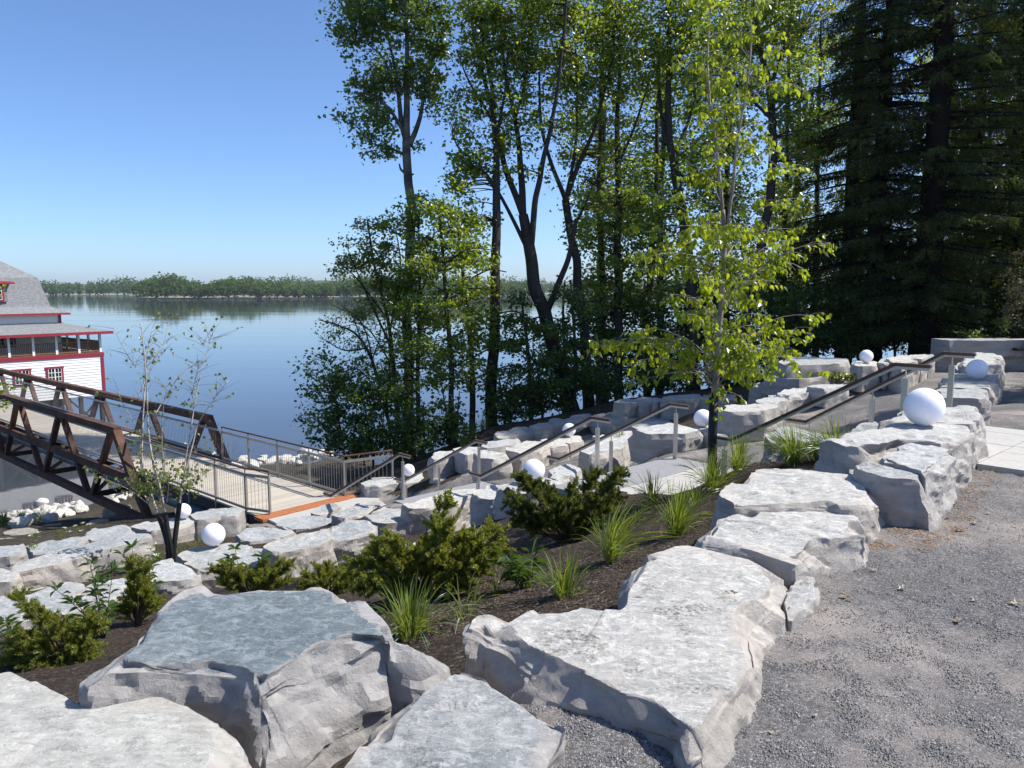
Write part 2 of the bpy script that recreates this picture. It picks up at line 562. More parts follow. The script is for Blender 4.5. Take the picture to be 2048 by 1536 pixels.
def island_random_mat(name, c1, c2, rough=0.9, bump=0.0):
    m, nt, out = newmat(name)
    t = NT(nt)
    b = t.n('ShaderNodeBsdfPrincipled')
    b.inputs['Roughness'].default_value = rough
    b.inputs['Specular IOR Level'].default_value = 0.2
    geo = t.n('ShaderNodeNewGeometry')
    oi = t.n('ShaderNodeObjectInfo')
    r = t.math('FRACT', t.math('ADD', geo.outputs['Random Per Island'], oi.outputs['Random']))
    c = t.mix(r, c1, c2)
    tc = t.n('ShaderNodeTexCoord').outputs['Object']
    gr = t.noise(t.mapping(tc, (2.0, 40.0, 40.0)), 1.5, 4, 0.6)
    c = t.mix(t.math('MULTIPLY', t.ramp(gr, [(0.4, 1.0), (0.6, 0.0)]), 0.25), c, tuple(q * 0.6 for q in c1))
    t.l(c, b.inputs['Base Color'])
    t.l(b.outputs[0], out.inputs[0])
    return m
M['plank'] = island_random_mat('weathered_deck_plank', (0.42, 0.375, 0.31), (0.52, 0.47, 0.39))
M['chip'] = island_random_mat('gravel_chip', (0.13, 0.126, 0.124), (0.40, 0.385, 0.37))
M['mulch_chip'] = island_random_mat('mulch_chip', (0.035, 0.025, 0.02), (0.17, 0.13, 0.10))

def globe_mat():
    m, nt, out = newmat('frosted_white_plastic')
    t = NT(nt)
    b = t.n('ShaderNodeBsdfPrincipled')
    b.inputs['Base Color'].default_value = (0.86, 0.85, 0.90, 1)
    b.inputs['Roughness'].default_value = 0.45
    b.inputs['Subsurface Weight'].default_value = 0.85
    b.inputs['Subsurface Radius'].default_value = (0.25, 0.25, 0.27)
    b.inputs['Subsurface Scale'].default_value = 0.5
    t.l(b.outputs[0], out.inputs[0])
    return m
M['globe'] = globe_mat()

def shingle_mat():
    m, nt, out = newmat('grey_shingles')
    t = NT(nt)
    b = t.n('ShaderNodeBsdfPrincipled')
    b.inputs['Roughness'].default_value = 0.9
    tc = t.n('ShaderNodeTexCoord').outputs['Object']
    nz = t.noise(t.mapping(tc, (1, 1, 2.2)), 4.5, 4, 0.7)
    c = t.ramp(nz, [(0.35, (0.15, 0.155, 0.16)), (0.65, (0.25, 0.255, 0.26))])
    t.l(c, b.inputs['Base Color'])
    t.l(t.bump(t.noise(tc, 9.0, 3), 0.03), b.inputs['Normal'])
    t.l(b.outputs[0], out.inputs[0])
    return m
M['shingle'] = shingle_mat()

def water_mat():
    m, nt, out = newmat('river_water')
    t = NT(nt)
    b = t.n('ShaderNodeBsdfPrincipled')
    b.inputs['Base Color'].default_value = (0.05, 0.058, 0.068, 1)
    b.inputs['Specular Tint'].default_value = (1.0, 0.93, 0.88, 1)
    b.inputs['Roughness'].default_value = 0.04
    b.inputs['IOR'].default_value = 1.33
    b.inputs['Specular IOR Level'].default_value = 0.5
    tc = t.n('ShaderNodeTexCoord').outputs['Object']
    w1 = t.noise(t.mapping(tc, (0.35, 1.0, 1.0)), 0.9, 4, 0.55)
    w2 = t.noise(t.mapping(tc, (0.012, 0.05, 1.0)), 1.0, 3, 0.5)
    n1 = t.bump(w1, 0.012, 0.3)
    n2 = t.bump(w2, 0.2, 0.3, n1)
    t.l(n2, b.inputs['Normal'])
    t.l(t.ramp(w2, [(0.4, 0.015), (0.65, 0.06)]), b.inputs['Roughness'])
    t.l(b.outputs[0], out.inputs[0])
    return m
M['water'] = water_mat()

# ------------------------------------------------------------------ the walk's axis: stairs run from the plaza down to the bridge
WATER = -10.0
U = np.array([-0.68, 0.73]); U /= np.linalg.norm(U)
W = np.array([U[1], -U[0]])                      # across, away from the camera's side
N0 = np.array([4.1, 7.9])
STEP = 2.07                                       # width between the rails
def AX(s, w):
    return N0 + U * s + W * w
UB = np.array([-0.745, 0.667]); UB /= np.linalg.norm(UB)
NB = np.array([UB[1], -UB[0]])
B0 = np.array([-6.15, 18.06])
DECKZ = -3.75
def BR(a, b, z):
    q = B0 + UB * a + NB * b
    return np.array([q[0], q[1], z])
Z1, Z2 = -1.08, -2.40

# ------------------------------------------------------------------ terrain
ctrl = []
def cxy(x, y, z): ctrl.append((x, y, z))
def cp(px, py, z):
    q = PZ(px, py, z); ctrl.append((q[0], q[1], z))
for x, y, z in [(0, -6, .05), (8, -6, .05), (-8, -6, -.5), (1.5, 1.0, 0), (4, 1, 0), (8, 1, 0), (2, 3, 0), (4, 3, 0), (7, 3, 0), (12, 3, 0), (3, 4.6, 0), (5, 5, 0),
                (8, 6, 0), (14, 7, 0), (4.4, 6.2, 0), (6.2, 8, 0), *[(*pt(a, b, .02), .02) for a, b in [(1455, 1440), (1540, 1370), (1570, 1290), (1645, 1225), (1690, 1140), (1740, 1090), (1780, 1040), (1880, 1045), (1920, 985), (1160, 1440), (1240, 1480), (1330, 1560), (1160, 1400), (1110, 1520), (1970, 895), (1640, 1180)]], (9, 9, -.02), (14, 11, -.05), (7, 10, -.05), (8, 12, -.15), (10, 13, -.2),
                (13, 16, -.3), (9.5, 16.5, -.35), (12, 19, -.42), (16, 20, -.42), (20, 14, -.2), (22, 22, -.4), (20, 5, 0), (11, 20.5, -.45), (8.8, 14.2, -.28), (6.5, 10.8, -.1)]:
    cxy(x, y, z)
for px, py, z in [(1850, 742, -.42), (1780, 770, -.5), (1750, 800, -.6), (1660, 815, -.75), (1650, 850, -.9), (1560, 855, -1.0), (1480, 895, -1.08), (1580, 905, -1.06), (1440, 915, -1.1),
                  (1700, 770, -.5), (1600, 800, -.8),
                  # mulch bed
                  (1000, 1275, -.22), (1080, 1215, -.25), (1200, 1160, -.3), (1330, 1090, -.35), (1420, 985, -.50), (1500, 930, -.30), (1620, 915, -.08), (1700, 905, -.05), (900, 1230, -.4), (870, 1195, -.62), (1130, 1085, -.85), (1040, 1140, -.7), (1250, 1050, -.75),
                  (1330, 985, -.9), (985, 1045, -1.98), (1050, 1100, -1.35), (760, 1150, -1.5), (900, 1100, -1.45), (700, 1175, -1.55), (560, 1175, -1.75), (860, 1330, -.3),
                  # left slope
                  (600, 1150, -2.15), (440, 1170, -2.25), (330, 1200, -1.75), (240, 1235, -1.5), (100, 1320, -1.25), (0, 1300, -1.4), (-200, 1300, -1.6), (60, 1180, -2.3), (150, 1160, -2.4), (250, 1130, -2.6), (-100, 1150, -2.8),
                  (345, 1112, -2.5), (330, 1098, -3.6), (430, 1085, -3.7), (200, 1075, -3.5), (60, 1095, -3.4), (-100, 1090, -3.8),
                  (60, 1042, -9.6), (60, 1053, -7.4), (60, 1064, -5.4), (250, 1040, -5.0), (200, 1030, -6.6), (260, 1000, -8.6), (-120, 1050, -8.0), (100, 1078, -4.2), (290, 1050, -4.2), (-200, 1075, -5.5),
                  # beyond the bridge and the tree bank
                  (480, 930, -9.8), (560, 945, -6.4), (640, 962, -4.6), (620, 925, -8.8), (700, 940, -4.6), (720, 905, -7.0), (800, 925, -3.9), (880, 905, -3.3), (930, 890, -3.0), (980, 855, -2.6), (1100, 832, -2.4), (1230, 800, -1.95), (1360, 785, -1.6), (1450, 775, -1.5), (1540, 745, -1.2), (1640, 735, -.9), (1700, 727, -.7),
                  (1110, 890, -2.55), (1250, 868, -2.35), (1350, 835, -1.9), (1450, 812, -1.6), (1560, 780, -1.05), (1050, 935, -2.6), (1130, 920, -2.5), (990, 960, -2.65), (900, 965, -2.9), (850, 985, -3.3), (770, 985, -3.7), (1240, 900, -1.95), (1300, 915, -1.35), (1420, 895, -1.2)]:
    cp(px, py, z)
for s, z in [(1.0, -.6), (2.0, Z1), (3.2, Z1), (4.4, Z1), (5.5, -1.75), (6.8, Z2), (8.0, Z2), (9.3, Z2), (10.6, -3.1), (12, -3.78), (13.3, -3.78), (14.4, -3.8)]:
    for w in (0.0, STEP):
        q = AX(s, w); cxy(q[0], q[1], z - 0.03)
for x, y, z in [(-12, 32, -9.2), (-6, 36, -8.5), (0, 36, -7.5), (5, 36, -6.3), (-8, 45, -10.6), (0, 46, -10.6), (8, 48, -9.5), (12, 36, -3.6), (18, 36, -2), (10, 28, -1.6), (16, 27, -.7), (22, 28, -.5), (26, 36, -1),
                (30, 20, -.3), (30, 50, -4), (18, 52, -8), (12, 60, -11), (0, 60, -12), (-20, 60, -12.5), (-40, 45, -12), (-40, 60, -12.5), (30, 70, -11), (45, 40, -1), (45, 60, -8), (45, 10, 0), (-30, 25, -8.5), (-45, 25, -9.5),
                (-14, 8, -3), (-20, 10, -4.5), (-20, 0, -3), (-35, 0, -6), (-40, 12, -8), (-25, 36, -11.5), (-33, 33, -11.5), (45, -10, 0), (0, -15, 0), (-30, -12, -3)]:
    cxy(x, y, z)
for s_ in (-.3, -1.5, -3, -4.5, -6.5, -9):
    for w_ in (-.3, 1.0, 2.2):
        q = AX(s_, w_); cxy(q[0], q[1], -.03)
CT = np.array(ctrl)
def _solve():
    xy = CT[:, :2]
    D = np.linalg.norm(xy[:, None] - xy[None], axis=2)
    n = len(xy)
    A = np.zeros((n + 3, n + 3))
    A[:n, :n] = np.sqrt(D ** 2 + 0.09) - 0.02 * np.eye(n)
    A[:n, n] = 1; A[:n, n + 1:] = xy
    A[n, :n] = 1; A[n + 1:, :n] = xy.T
    b = np.concatenate([CT[:, 2], np.zeros(3)])
    return np.linalg.lstsq(A, b, rcond=None)[0]
RB = _solve()
def ground_z(x, y):
    x = np.atleast_1d(np.asarray(x, float)); y = np.atleast_1d(np.asarray(y, float))
    out = np.empty(len(x))
    n = len(CT)
    for i in range(0, len(x), 20000):
        xx, yy = x[i:i + 20000], y[i:i + 20000]
        D = np.sqrt((xx[:, None] - CT[None, :, 0]) ** 2 + (yy[:, None] - CT[None, :, 1]) ** 2 + 0.09)
        z = D @ RB[:n] + RB[n] + RB[n + 1] * xx + RB[n + 2] * yy
        rel = np.stack([xx - N0[0], yy - N0[1]], 1)
        s = rel @ U; w = rel @ W
        lo = ((w > -0.05) & (w < STEP + 0.05) & (s > -0.2) & (s < 14.6))
        z = np.where(lo, z - 0.45, z)
        st_ = ((s < 0.05) & (s > -10.1) & (w > -.2) & (w < 2.4))
        z = np.where(st_, np.minimum(z, -.06), z)
        relb = np.stack([xx - B0[0], yy - B0[1]], 1)
        a = relb @ UB; b = relb @ NB
        lb = ((b > -0.25) & (b < 2.8) & (a > -0.2))
        z = np.where(lb, np.minimum(z, DECKZ - 0.5 - 0.1 * np.clip(a, 0, 8)), z)
        out[i:i + 20000] = z
    return out
def gz(x, y):
    return float(ground_z([x], [y])[0])

def in_poly(x, y, poly):
    c = np.zeros(len(x), bool)
    n = len(poly)
    j = n - 1
    for i in range(n):
        xi, yi = poly[i]; xj, yj = poly[j]
        cond = ((yi > y) != (yj > y)) & (x < (xj - xi) * (y - yi) / (yj - yi + 1e-12) + xi)
        c ^= cond
        j = i
    return c

plaza = [pt(700, 2400, 0), pt(800, 1500, 0), pt(900, 1345, 0), pt(1040, 1300, 0), pt(1300, 1300, 0), pt(1460, 1160, 0), pt(1600, 1075, 0), pt(1700, 990, 0), pt(1800, 930, 0), pt(1860, 860, 0), (6.0, 10.2), (7.2, 13.0), (9.6, 16.2), (11.0, 20.6), (20.0, 20.8), (34, 20), (34, -12), (1.0, -12)]
ramp = [AX(4.4, STEP + .05), AX(1.5, STEP), AX(0.2, STEP), (6.0, 10.4), (7.6, 13.4), (9.8, 16.6), (11.2, 20.6), pt(1860, 730, -.4), pt(1700, 760, -.45), pt(1640, 795, -.75), pt(1540, 830, -.95), pt(1460, 870, -1.1), pt(1400, 900, -1.15), pt(1280, 920, -1.35)]
terr = [AX(4.4, STEP), pt(1300, 905, -1.35), pt(1380, 850, -1.4), pt(1330, 830, -2.0), pt(1100, 880, -2.5), pt(1000, 905, -2.7), pt(900, 960, -2.9), AX(12, STEP + .8), AX(14.5, STEP + .5), AX(14.6, -1.0), AX(12, -0.6), AX(9.3, -.35), AX(6.8, -.5), AX(4.5, -.6)]
lowgap = [pt(940, 1075, -1.95), pt(1010, 1050, -1.95), pt(1090, 1010, -1.6), AX(5.5, 0), AX(8, 0), pt(930, 1060, -2.1)]
bed = [pt(860, 1600, 0), pt(1150, 1400, 0), pt(1460, 1160, 0), pt(1600, 1060, 0), pt(1800, 930, 0), pt(1850, 850, 0), AX(0.3, 0), AX(2, -.1), AX(4.4, -.2), AX(6.8, -.5), AX(9, -.5), AX(12, -.8), AX(13, -2.2), (-9.5, 14), (-14, 12), (-14, 4), (-6, -4), (0.6, -6)]

def terrain(x0, x1, y0, y1, st, hole=None, drop=0.0, suffix=''):
    nx, ny = int(round((x1 - x0) / st)) + 1, int(round((y1 - y0) / st)) + 1
    X, Y = np.meshgrid(np.linspace(x0, x1, nx), np.linspace(y0, y1, ny), indexing='ij')
    x, y = X.ravel(), Y.ravel()
    z = ground_z(x, y) - drop
    p3 = np.stack([x, y, np.zeros_like(x)], 1)
    rl_ = p3[:, :2] - N0
    onstrip = (rl_ @ U < 0.1) & (rl_ @ U > -10.2) & (rl_ @ W > -.3) & (rl_ @ W < 2.5)
    z += np.where(onstrip, 0.0, 0.016) * fbm(p3 * 0.8, 3) + (0.012 * fbm(p3 * 5, 2) if st < 0.3 else 0)
    idx = np.arange(nx * ny).reshape(nx, ny)
    q = np.stack([idx[:-1, :-1], idx[1:, :-1], idx[1:, 1:], idx[:-1, 1:]], -1).reshape(-1, 4)
    cx = x[q].mean(1); cy = y[q].mean(1)
    if hole:
        keep = ~((cx > hole[0]) & (cx < hole[1]) & (cy > hole[2]) & (cy < hole[3]))
        q, cx, cy = q[keep], cx[keep], cy[keep]
    jx = cx + 0.12 * vnoise(np.stack([cx * 3, cy * 3, cx * 0], 1)); jy = cy + 0.12 * vnoise(np.stack([cx * 3, cy * 3, cx * 0 + 9], 1))
    g = in_poly(jx, jy, plaza) | in_poly(jx, jy, ramp) | in_poly(jx, jy, terr) | in_poly(jx, jy, lowgap)
    b = ~g & in_poly(jx, jy, bed)
    v = np.stack([x, y, z], 1)
    for nm, mk, mt in (('gravel_path', g, 'gravel'), ('mulch_bed', b, 'mulch'), ('ground', ~g & ~b, 'soil')):
        if mk.sum():
            f = q[mk]
            used, inv = np.unique(f, return_inverse=True)
            o = link(nm, np_mesh(nm, v[used], inv.reshape(-1, 4), M[mt], True))
            tag(o, kind='structure')
terrain(-13, 17, 0.4, 33, 0.12)
terrain(-70, 60, -16, 64, 1.0, hole=(-12.6, 16.6, 1.0, 32.6), drop=0.05)

# river: a sheet out to the far shore and beyond
w = MB()
w.add([[-6000, -50, WATER], [6000, -50, WATER], [6000, 9000, WATER], [-6000, 9000, WATER]], f4=[[0, 1, 2, 3]])
tag(w.build('river_water', M['water']), kind='structure')
exec_order = None

# ------------------------------------------------------------------ leaves in bulk
LEAF_QUAD = (np.array([[0, 0, 0], [-.5, .45, .10], [0, 1, 0], [.5, .45, .10]], float), None, np.array([[0, 1, 2, 3]]))
LEAF_DIA = (np.array([[0, 0, 0], [-.5, .42, .14], [0, 1, -.05], [.5, .42, .14]], float), np.array([[0, 2, 1], [0, 3, 2]]), None)
LEAF_BIRCH = (np.array([[0, 0, 0], [-.42, .16, .10], [-.46, .36, .11], [0, 1.0, -.06], [.46, .36, .11], [.42, .16, .10], [0, .4, 0]], float),
              np.array([[0, 6, 1], [1, 6, 2], [2, 6, 3], [3, 6, 4], [4, 6, 5], [5, 6, 0]]), None)
LEAF_LONG = (np.array([[0, 0, 0], [-.42, .3, .12], [-.36, .62, .10], [0, 1, -.12], [.36, .62, .10], [.42, .3, .12], [0, .45, -.02]], float),
             np.array([[0, 6, 1], [1, 6, 2], [2, 6, 3], [3, 6, 4], [4, 6, 5], [5, 6, 0]]), None)

def unit(v):
    return v / (np.linalg.norm(v, axis=-1, keepdims=True) + 1e-9)

def leaf_arrays(pos, axis, side_hint, length, width, tmpl):
    """place a leaf template at every pos; axis = base-to-tip direction"""
    n = len(pos)
    a = unit(axis)
    s = unit(np.cross(a, side_hint))
    nn = np.cross(s, a)
    L = np.broadcast_to(np.asarray(length, float), (n,))[:, None, None]
    Wd = np.broadcast_to(np.asarray(width, float), (n,))[:, None, None]
    tv, t3, t4 = tmpl
    v = pos[:, None, :] + tv[None, :, 0:1] * s[:, None, :] * Wd + tv[None, :, 1:2] * a[:, None, :] * L + tv[None, :, 2:3] * nn[:, None, :] * L
    k = len(tv)
    base = (np.arange(n) * k)[:, None, None]
    f3 = (t3[None] + base).reshape(-1, 3) if t3 is not None else None
    f4 = (t4[None] + base).reshape(-1, 4) if t4 is not None else None
    return v.reshape(-1, 3), f3, f4

def rand_dirs(n, rng):
    return unit(rng.normal(size=(n, 3)))

def bez(a, b, c, n):
    t = np.linspace(0, 1, n)[:, None]
    return a * (1 - t) ** 2 + b * 2 * t * (1 - t) + c * t ** 2

# ------------------------------------------------------------------ far shore, island, hills
rng = np.random.default_rng(3)
def far_trees(name, spans, rows, hmin, hmax, label, step, tris=70, leafs=1.0):
    mb_v, mb_f = [], []
    n0 = 0
    for (px0, d0, px1, d1) in spans:
        a = P(px0, 590, d0); b = P(px1, 590, d1)
        L = np.linalg.norm((b - a)[:2])
        away = unit(np.array([(a + b)[0], (a + b)[1], 0.0]))
        for r in range(rows):
            m = int(L / step)
            for k in range(m):
                t = (k + rng.random()) / m
                c = a + (b - a) * t + away * (r * step * 0.9 + rng.uniform(-2, 2))
                c[2] = WATER + 1.0 + r * 0.6
                h = rng.uniform(hmin, hmax) * (0.75 + 0.35 * vnoise(np.array([[c[0] / 40, c[1] / 40, 3.0]]))[0]) * (0.72 if r == 0 else 1.0)
                rad = h * rng.uniform(0.24, 0.36)
                nl = tris
                dirs = rand_dirs(nl, rng)
                rr = rng.uniform(0.55, 1.0, nl)[:, None]
                p = c + np.array([0, 0, h * 0.50]) + dirs * rr * np.array([rad, rad, h * 0.47]) * (1 + .25 * vnoise(dirs * 2.2 + k * 3.1 + r))[:, None]
                v, f3, f4 = leaf_arrays(p, rand_dirs(nl, rng), rand_dirs(nl, rng), rng.uniform(1.6, 3.4, nl) * leafs, rng.uniform(1.3, 2.6, nl) * leafs, LEAF_QUAD)
                mb_v.append(v); mb_f.append(f4 + n0); n0 += len(v)
    o = link(name, np_mesh(name, np.vstack(mb_v), np.vstack(mb_f), M['far_leaf']))
    return tag(o, label, None, kind='stuff')

def shore_ground(name, spans, z, depth, mat):
    mb = MB()
    for (px0, d0, px1, d1) in spans:
        a = P(px0, 590, d0)[:2]; b = P(px1, 590, d1)[:2]
        n = 60
        t = np.linspace(0, 1, n)
        away = unit((a + b) / 2)
        e = a[None] + (b - a)[None] * t[:, None]
        jit = 5 * vnoise(np.stack([t * 22, t * 0, t * 0 + d0], 1))
        front = e - away[None] * (3 + jit)[:, None]
        mid = e + away[None] * 6
        back = e + away[None] * depth
        v = np.concatenate([np.c_[front, np.full(n, WATER - .3)], np.c_[mid, np.full(n, WATER + z)], np.c_[back, np.full(n, WATER + z + 2)]])
        f = []
        for i in range(n - 1):
            f += [[i, i + 1, n + i + 1, n + i], [n + i, n + i + 1, 2 * n + i + 1, 2 * n + i]]
        mb.add(v, f4=f)
    tag(mb.build(name, mat, smooth=True), kind='structure')
island = [(272, 960, 690, 1030), (690, 1030, 1060, 1150)]
shore = [(-500, 1500, 60, 1500), (60, 1500, 330, 1560), (330, 1560, 1300, 1750), (1300, 1750, 2300, 1800)]
shore_ground('island_ground', island, 0.8, 200, M['sand'])
shore_ground('far_shore', shore, 0.6, 500, M['sand'])
far_trees('island_woods', island, 6, 27, 36, 'green wooded island in the river with a sandy edge', 8.5, 110, 1.15)
far_trees('far_woods', shore, 4, 34, 50, 'distant line of green trees along the far shore', 13.0, 70, 1.7)
hv, hf = [], []
nh = 160
xs = np.linspace(-4200, 4200, nh)
h1 = 46 + 18 * fbm(np.stack([xs / 900, xs * 0, xs * 0 + 2], 1), 3) + 5 * fbm(np.stack([xs / 70, xs * 0, xs * 0 + 5], 1), 3)
v = np.concatenate([np.c_[xs, np.full(nh, 3000.), np.full(nh, WATER)], np.c_[xs, np.full(nh, 3200.), WATER + h1 * 0.8], np.c_[xs, np.full(nh, 3500.), WATER + h1], np.c_[xs, np.full(nh, 4200.), np.full(nh, WATER)]])
f = np.array([[k * nh + i, k * nh + i + 1, (k + 1) * nh + i + 1, (k + 1) * nh + i] for k in range(3) for i in range(nh - 1)])
tag(link('far_hills', np_mesh('far_hills', v, f, M['far_hill'], True)), kind='structure')

# ------------------------------------------------------------------ the building on piles
UF = np.array([-0.63, -0.78]); UF /= np.linalg.norm(UF)
VF = np.array([UF[1], -UF[0]])
if VF[1] < 0: VF = -VF
R0 = P(205, 712, 62.0)[:2]
def BL(u, v, z):
    q = R0 + UF * u + VF * v
    return np.array([q[0], q[1], z])
uF3, vF3, zF3 = np.array([*UF, 0]), np.array([*VF, 0]), np.array([0, 0, 1.0])
ZB, ZT = -6.75, -3.62
bld = thing('boathouse', 'white clapboard pavilion with crimson trim, grey shingle roof and veranda above the water', 'building', tuple(BL(0, 0, WATER)))
LEN, DEP = 20.0, 15.0
def siding(nm, u0, u1, v0, v1, z0, z1):
    """lapped boards on the two visible faces of a wall box, real laps"""
    mb = MB()
    bh = 0.21
    n = int(math.ceil((z1 - z0) / bh))
    for k in range(n):
        a = z0 + k * bh; b = min(z1, a + bh)
        mb.hexa([BL(u0, v0 - .042, a), BL(u1, v0 - .042, a), BL(u1, v0 + .1, a), BL(u0, v0 + .1, a), BL(u0, v0 - .008, b), BL(u1, v0 - .008, b), BL(u1, v0 + .1, b), BL(u0, v0 + .1, b)])
        mb.hexa([BL(u0 - .035, v0 + .1, a), BL(u0 + .1, v0 + .1, a), BL(u0 + .1, v1, a), BL(u0 - .035, v1, a), BL(u0 - .008, v0 + .1, b), BL(u0 + .1, v0 + .1, b), BL(u0 + .1, v1, b), BL(u0 - .008, v1, b)])
    mb.box(BL(u0 + .1, v0 + .1, z0), uF3 * (u1 - u0 - .1), vF3 * (v1 - v0 - .1), zF3 * (z1 - z0))
    return mb.build(nm, M['white'], bld)
siding('wall', 0, LEN, 0, DEP, ZB, ZT)
siding('upper_wall', 2.0, LEN, 2.6, DEP, ZT + .2, -0.25)
mb = MB()
mb.box(BL(-.10, -.10, ZT), uF3 * (LEN + .1), vF3 * .06, zF3 * .28)
mb.box(BL(-.10, -.04, ZT), uF3 * .06, vF3 * DEP, zF3 * .28)
mb.box(BL(-.06, -.085, ZB), uF3 * .22, vF3 * .05, zF3 * (ZT - ZB - .002))
mb.box(BL(-.06, -.008, ZB), uF3 * .05, vF3 * .2, zF3 * (ZT - ZB - .002))
mb.box(BL(1.92, 2.50, -1.3), uF3 * .2, vF3 * .08, zF3 * 1.05)
mb.box(BL(1.92, 2.582, -1.3), uF3 * .06, vF3 * .2, zF3 * 1.05)
mb.build('trim', M['red'], bld)
mb = MB(); mb.box(BL(-.02, -.02, ZT + .285), uF3 * LEN, vF3 * DEP, zF3 * .04); mb.build('veranda_floor', M['brownwood'], bld)
# roofs
def loft(nm, rings, mat, cap=True):
    mb = MB()
    vs = []
    for (u0, v0, u1, v1, z) in rings:
        vs += [BL(u0, v0, z), BL(u1, v0, z), BL(u1, v1, z), BL(u0, v1, z)]
    f = []
    for k in range(len(rings) - 1):
        for j in range(4):
            a = k * 4 + j; b = k * 4 + (j + 1) % 4
            f.append([a, b, b + 4, a + 4])
    f.append([k * 4 + 4 + j for j in range(4)])
    mb.add(vs, f4=f)
    return mb.build(nm, mat, bld)
loft('veranda_roof', [(-.65, -.65, LEN, DEP + .6, -1.62), (2.0, 2.6, LEN, DEP - 2, -0.95)], M['shingle'])
vr = loft('roof', [(1.45, 1.95, LEN + .5, DEP, -.16), (2.45, 3.0, LEN, DEP - 1.3, .34), (3.0, 3.7, LEN - 1, DEP - 2.2, 2.62), (6.6, 6.6, LEN - 4, DEP - 6, 4.95)], M['shingle'])
mb = MB()
mb.box(BL(-.68, -.68, -1.84), uF3 * (LEN + 1), vF3 * .05, zF3 * .215)
mb.box(BL(-.68, -.63, -1.84), uF3 * .05, vF3 * (DEP + 1), zF3 * .215)
mb.box(BL(1.42, 1.92, -.31), uF3 * LEN, vF3 * .05, zF3 * .145)
mb.box(BL(1.42, 1.97, -.31), uF3 * .05, vF3 * DEP, zF3 * .145)
mb.build('fascia', M['red'], bld)
mb = MB(); mb.box(BL(-.6, -.6, -1.80), uF3 * LEN, vF3 * DEP, zF3 * .06); mb.build('veranda_ceiling', M['white'], bld)
# veranda posts, railings
for k in range(9):
    mb = MB(); mb.cbox(BL(.1 + k * 1.62, .08, (ZT + .32 - 1.8) / 2), uF3 * .17, vF3 * .17, zF3 * (-1.8 - ZT - .33)); mb.build('veranda_post', M['white'], bld)
for k in range(1, 7):
    mb = MB(); mb.cbox(BL(.1, .08 + k * 2.1, (ZT + .32 - 1.8) / 2), uF3 * .17, vF3 * .17, zF3 * (-1.8 - ZT - .33)); mb.build('veranda_post', M['white'], bld)
mb = MB()
for zz in (ZT + .42, ZT + 1.2):
    mb.bar(BL(.1, .08, zz), BL(13, .08, zz), .07, .08)
    mb.bar(BL(.1, .08, zz), BL(.1, 13, zz), .07, .08)
for k in range(100):
    mb.bar(BL(.18 + k * .13, .08, ZT + .4), BL(.18 + k * .13, .08, ZT + 1.2), .04, .04, (1, 0, 0))
    mb.bar(BL(.1, .2 + k * .13, ZT + .4), BL(.1, .2 + k * .13, ZT + 1.2), .04, .04, (1, 0, 0))
mb.build('veranda_railing', M['brownwood'], bld)
def bwindow(u, v, z, wd, hg, cols=4, rows=3, nm='window'):
    """crimson casing (part) > white sash and panes (sub-parts)"""
    mb = MB(); t = .13
    mb.box(BL(u - wd / 2 - t, v - .07, z - hg / 2 - t), uF3 * (wd + 2 * t), vF3 * .06, zF3 * t)
    mb.box(BL(u - wd / 2 - t - .05, v - .09, z + hg / 2), uF3 * (wd + 2 * t + .1), vF3 * .08, zF3 * t)
    mb.box(BL(u - wd / 2 - t, v - .07, z - hg / 2), uF3 * t, vF3 * .06, zF3 * hg)
    mb.box(BL(u + wd / 2, v - .07, z - hg / 2), uF3 * t, vF3 * .06, zF3 * hg)
    c = mb.build(nm, M['red'], bld)
    mb = MB(); b = .05
    for k in range(cols + 1):
        ww = b * (1.6 if k in (0, cols) or k == cols // 2 else .8)
        mb.cbox(BL(u - wd / 2 + k * wd / cols, v - .045, z), uF3 * ww, vF3 * .03, zF3 * hg)
    for k in range(rows + 1):
        mb.cbox(BL(u, v - .043, z - hg / 2 + k * hg / rows), uF3 * wd, vF3 * .03, zF3 * b * (1.4 if k in (0, rows) else .8))
    mb.build('sash', M['white'], c)
    mb = MB(); mb.box(BL(u - wd / 2, v - .04, z - hg / 2), uF3 * wd, vF3 * .012, zF3 * hg); mb.build('pane', M['glass'], c)
for u in (3.62, 5.88, 9.2, 11.6):
    bwindow(u, -.03, -4.85, .95, 1.02)
bwindow(6.0, 2.6, -2.25, 1.2, .7, 4, 2)
mb = MB(); mb.box(BL(7.6, 2.55, ZT + .33), uF3 * 1.6, vF3 * .05, zF3 * 1.6); mb.build('doorway', M['darkwood'], bld)
# dormer
mb = MB(); mb.box(BL(5.45, 2.95, .75), uF3 * 2.6, vF3 * 2.2, zF3 * 1.36); mb.build('dormer', M['shingle'], bld)
mb = MB(); mb.hexa([BL(5.0, 2.6, 2.1), BL(8.6, 2.6, 2.1), BL(8.6, 6, 2.5), BL(5.0, 6, 2.5), BL(5.0, 2.6, 2.22), BL(8.6, 2.6, 2.22), BL(8.6, 6, 2.62), BL(5.0, 6, 2.62)]); mb.build('dormer_roof', M['red'], bld)
bwindow(6.45, 2.93, 1.42, 1.25, 1.0)
for k in range(8):
    for j in range(4):
        mb = MB(); mb.cbox(BL(.2 + k * 2.5, .2 + j * 4, (ZB + WATER - 1.5) / 2), uF3 * .28, vF3 * .28, zF3 * (ZB - WATER + 1.5 - .004)); mb.build('pile', M['darkwood'], bld)
mb = MB()
for k in range(7):
    a = .2 + k * 2.5
    mb.bar(BL(a, .2, ZB - .1), BL(a + 2.5, .2, WATER + .5), .12, .12); mb.bar(BL(a, .25, WATER + .5), BL(a + 2.5, .25, ZB - .1), .12, .12)
mb.box(BL(2.5, 2.0, WATER - .5), uF3 * 17, vF3 * .2, zF3 * (ZB - WATER + .2)); mb.build('pile_bracing', M['darkwood'], bld)

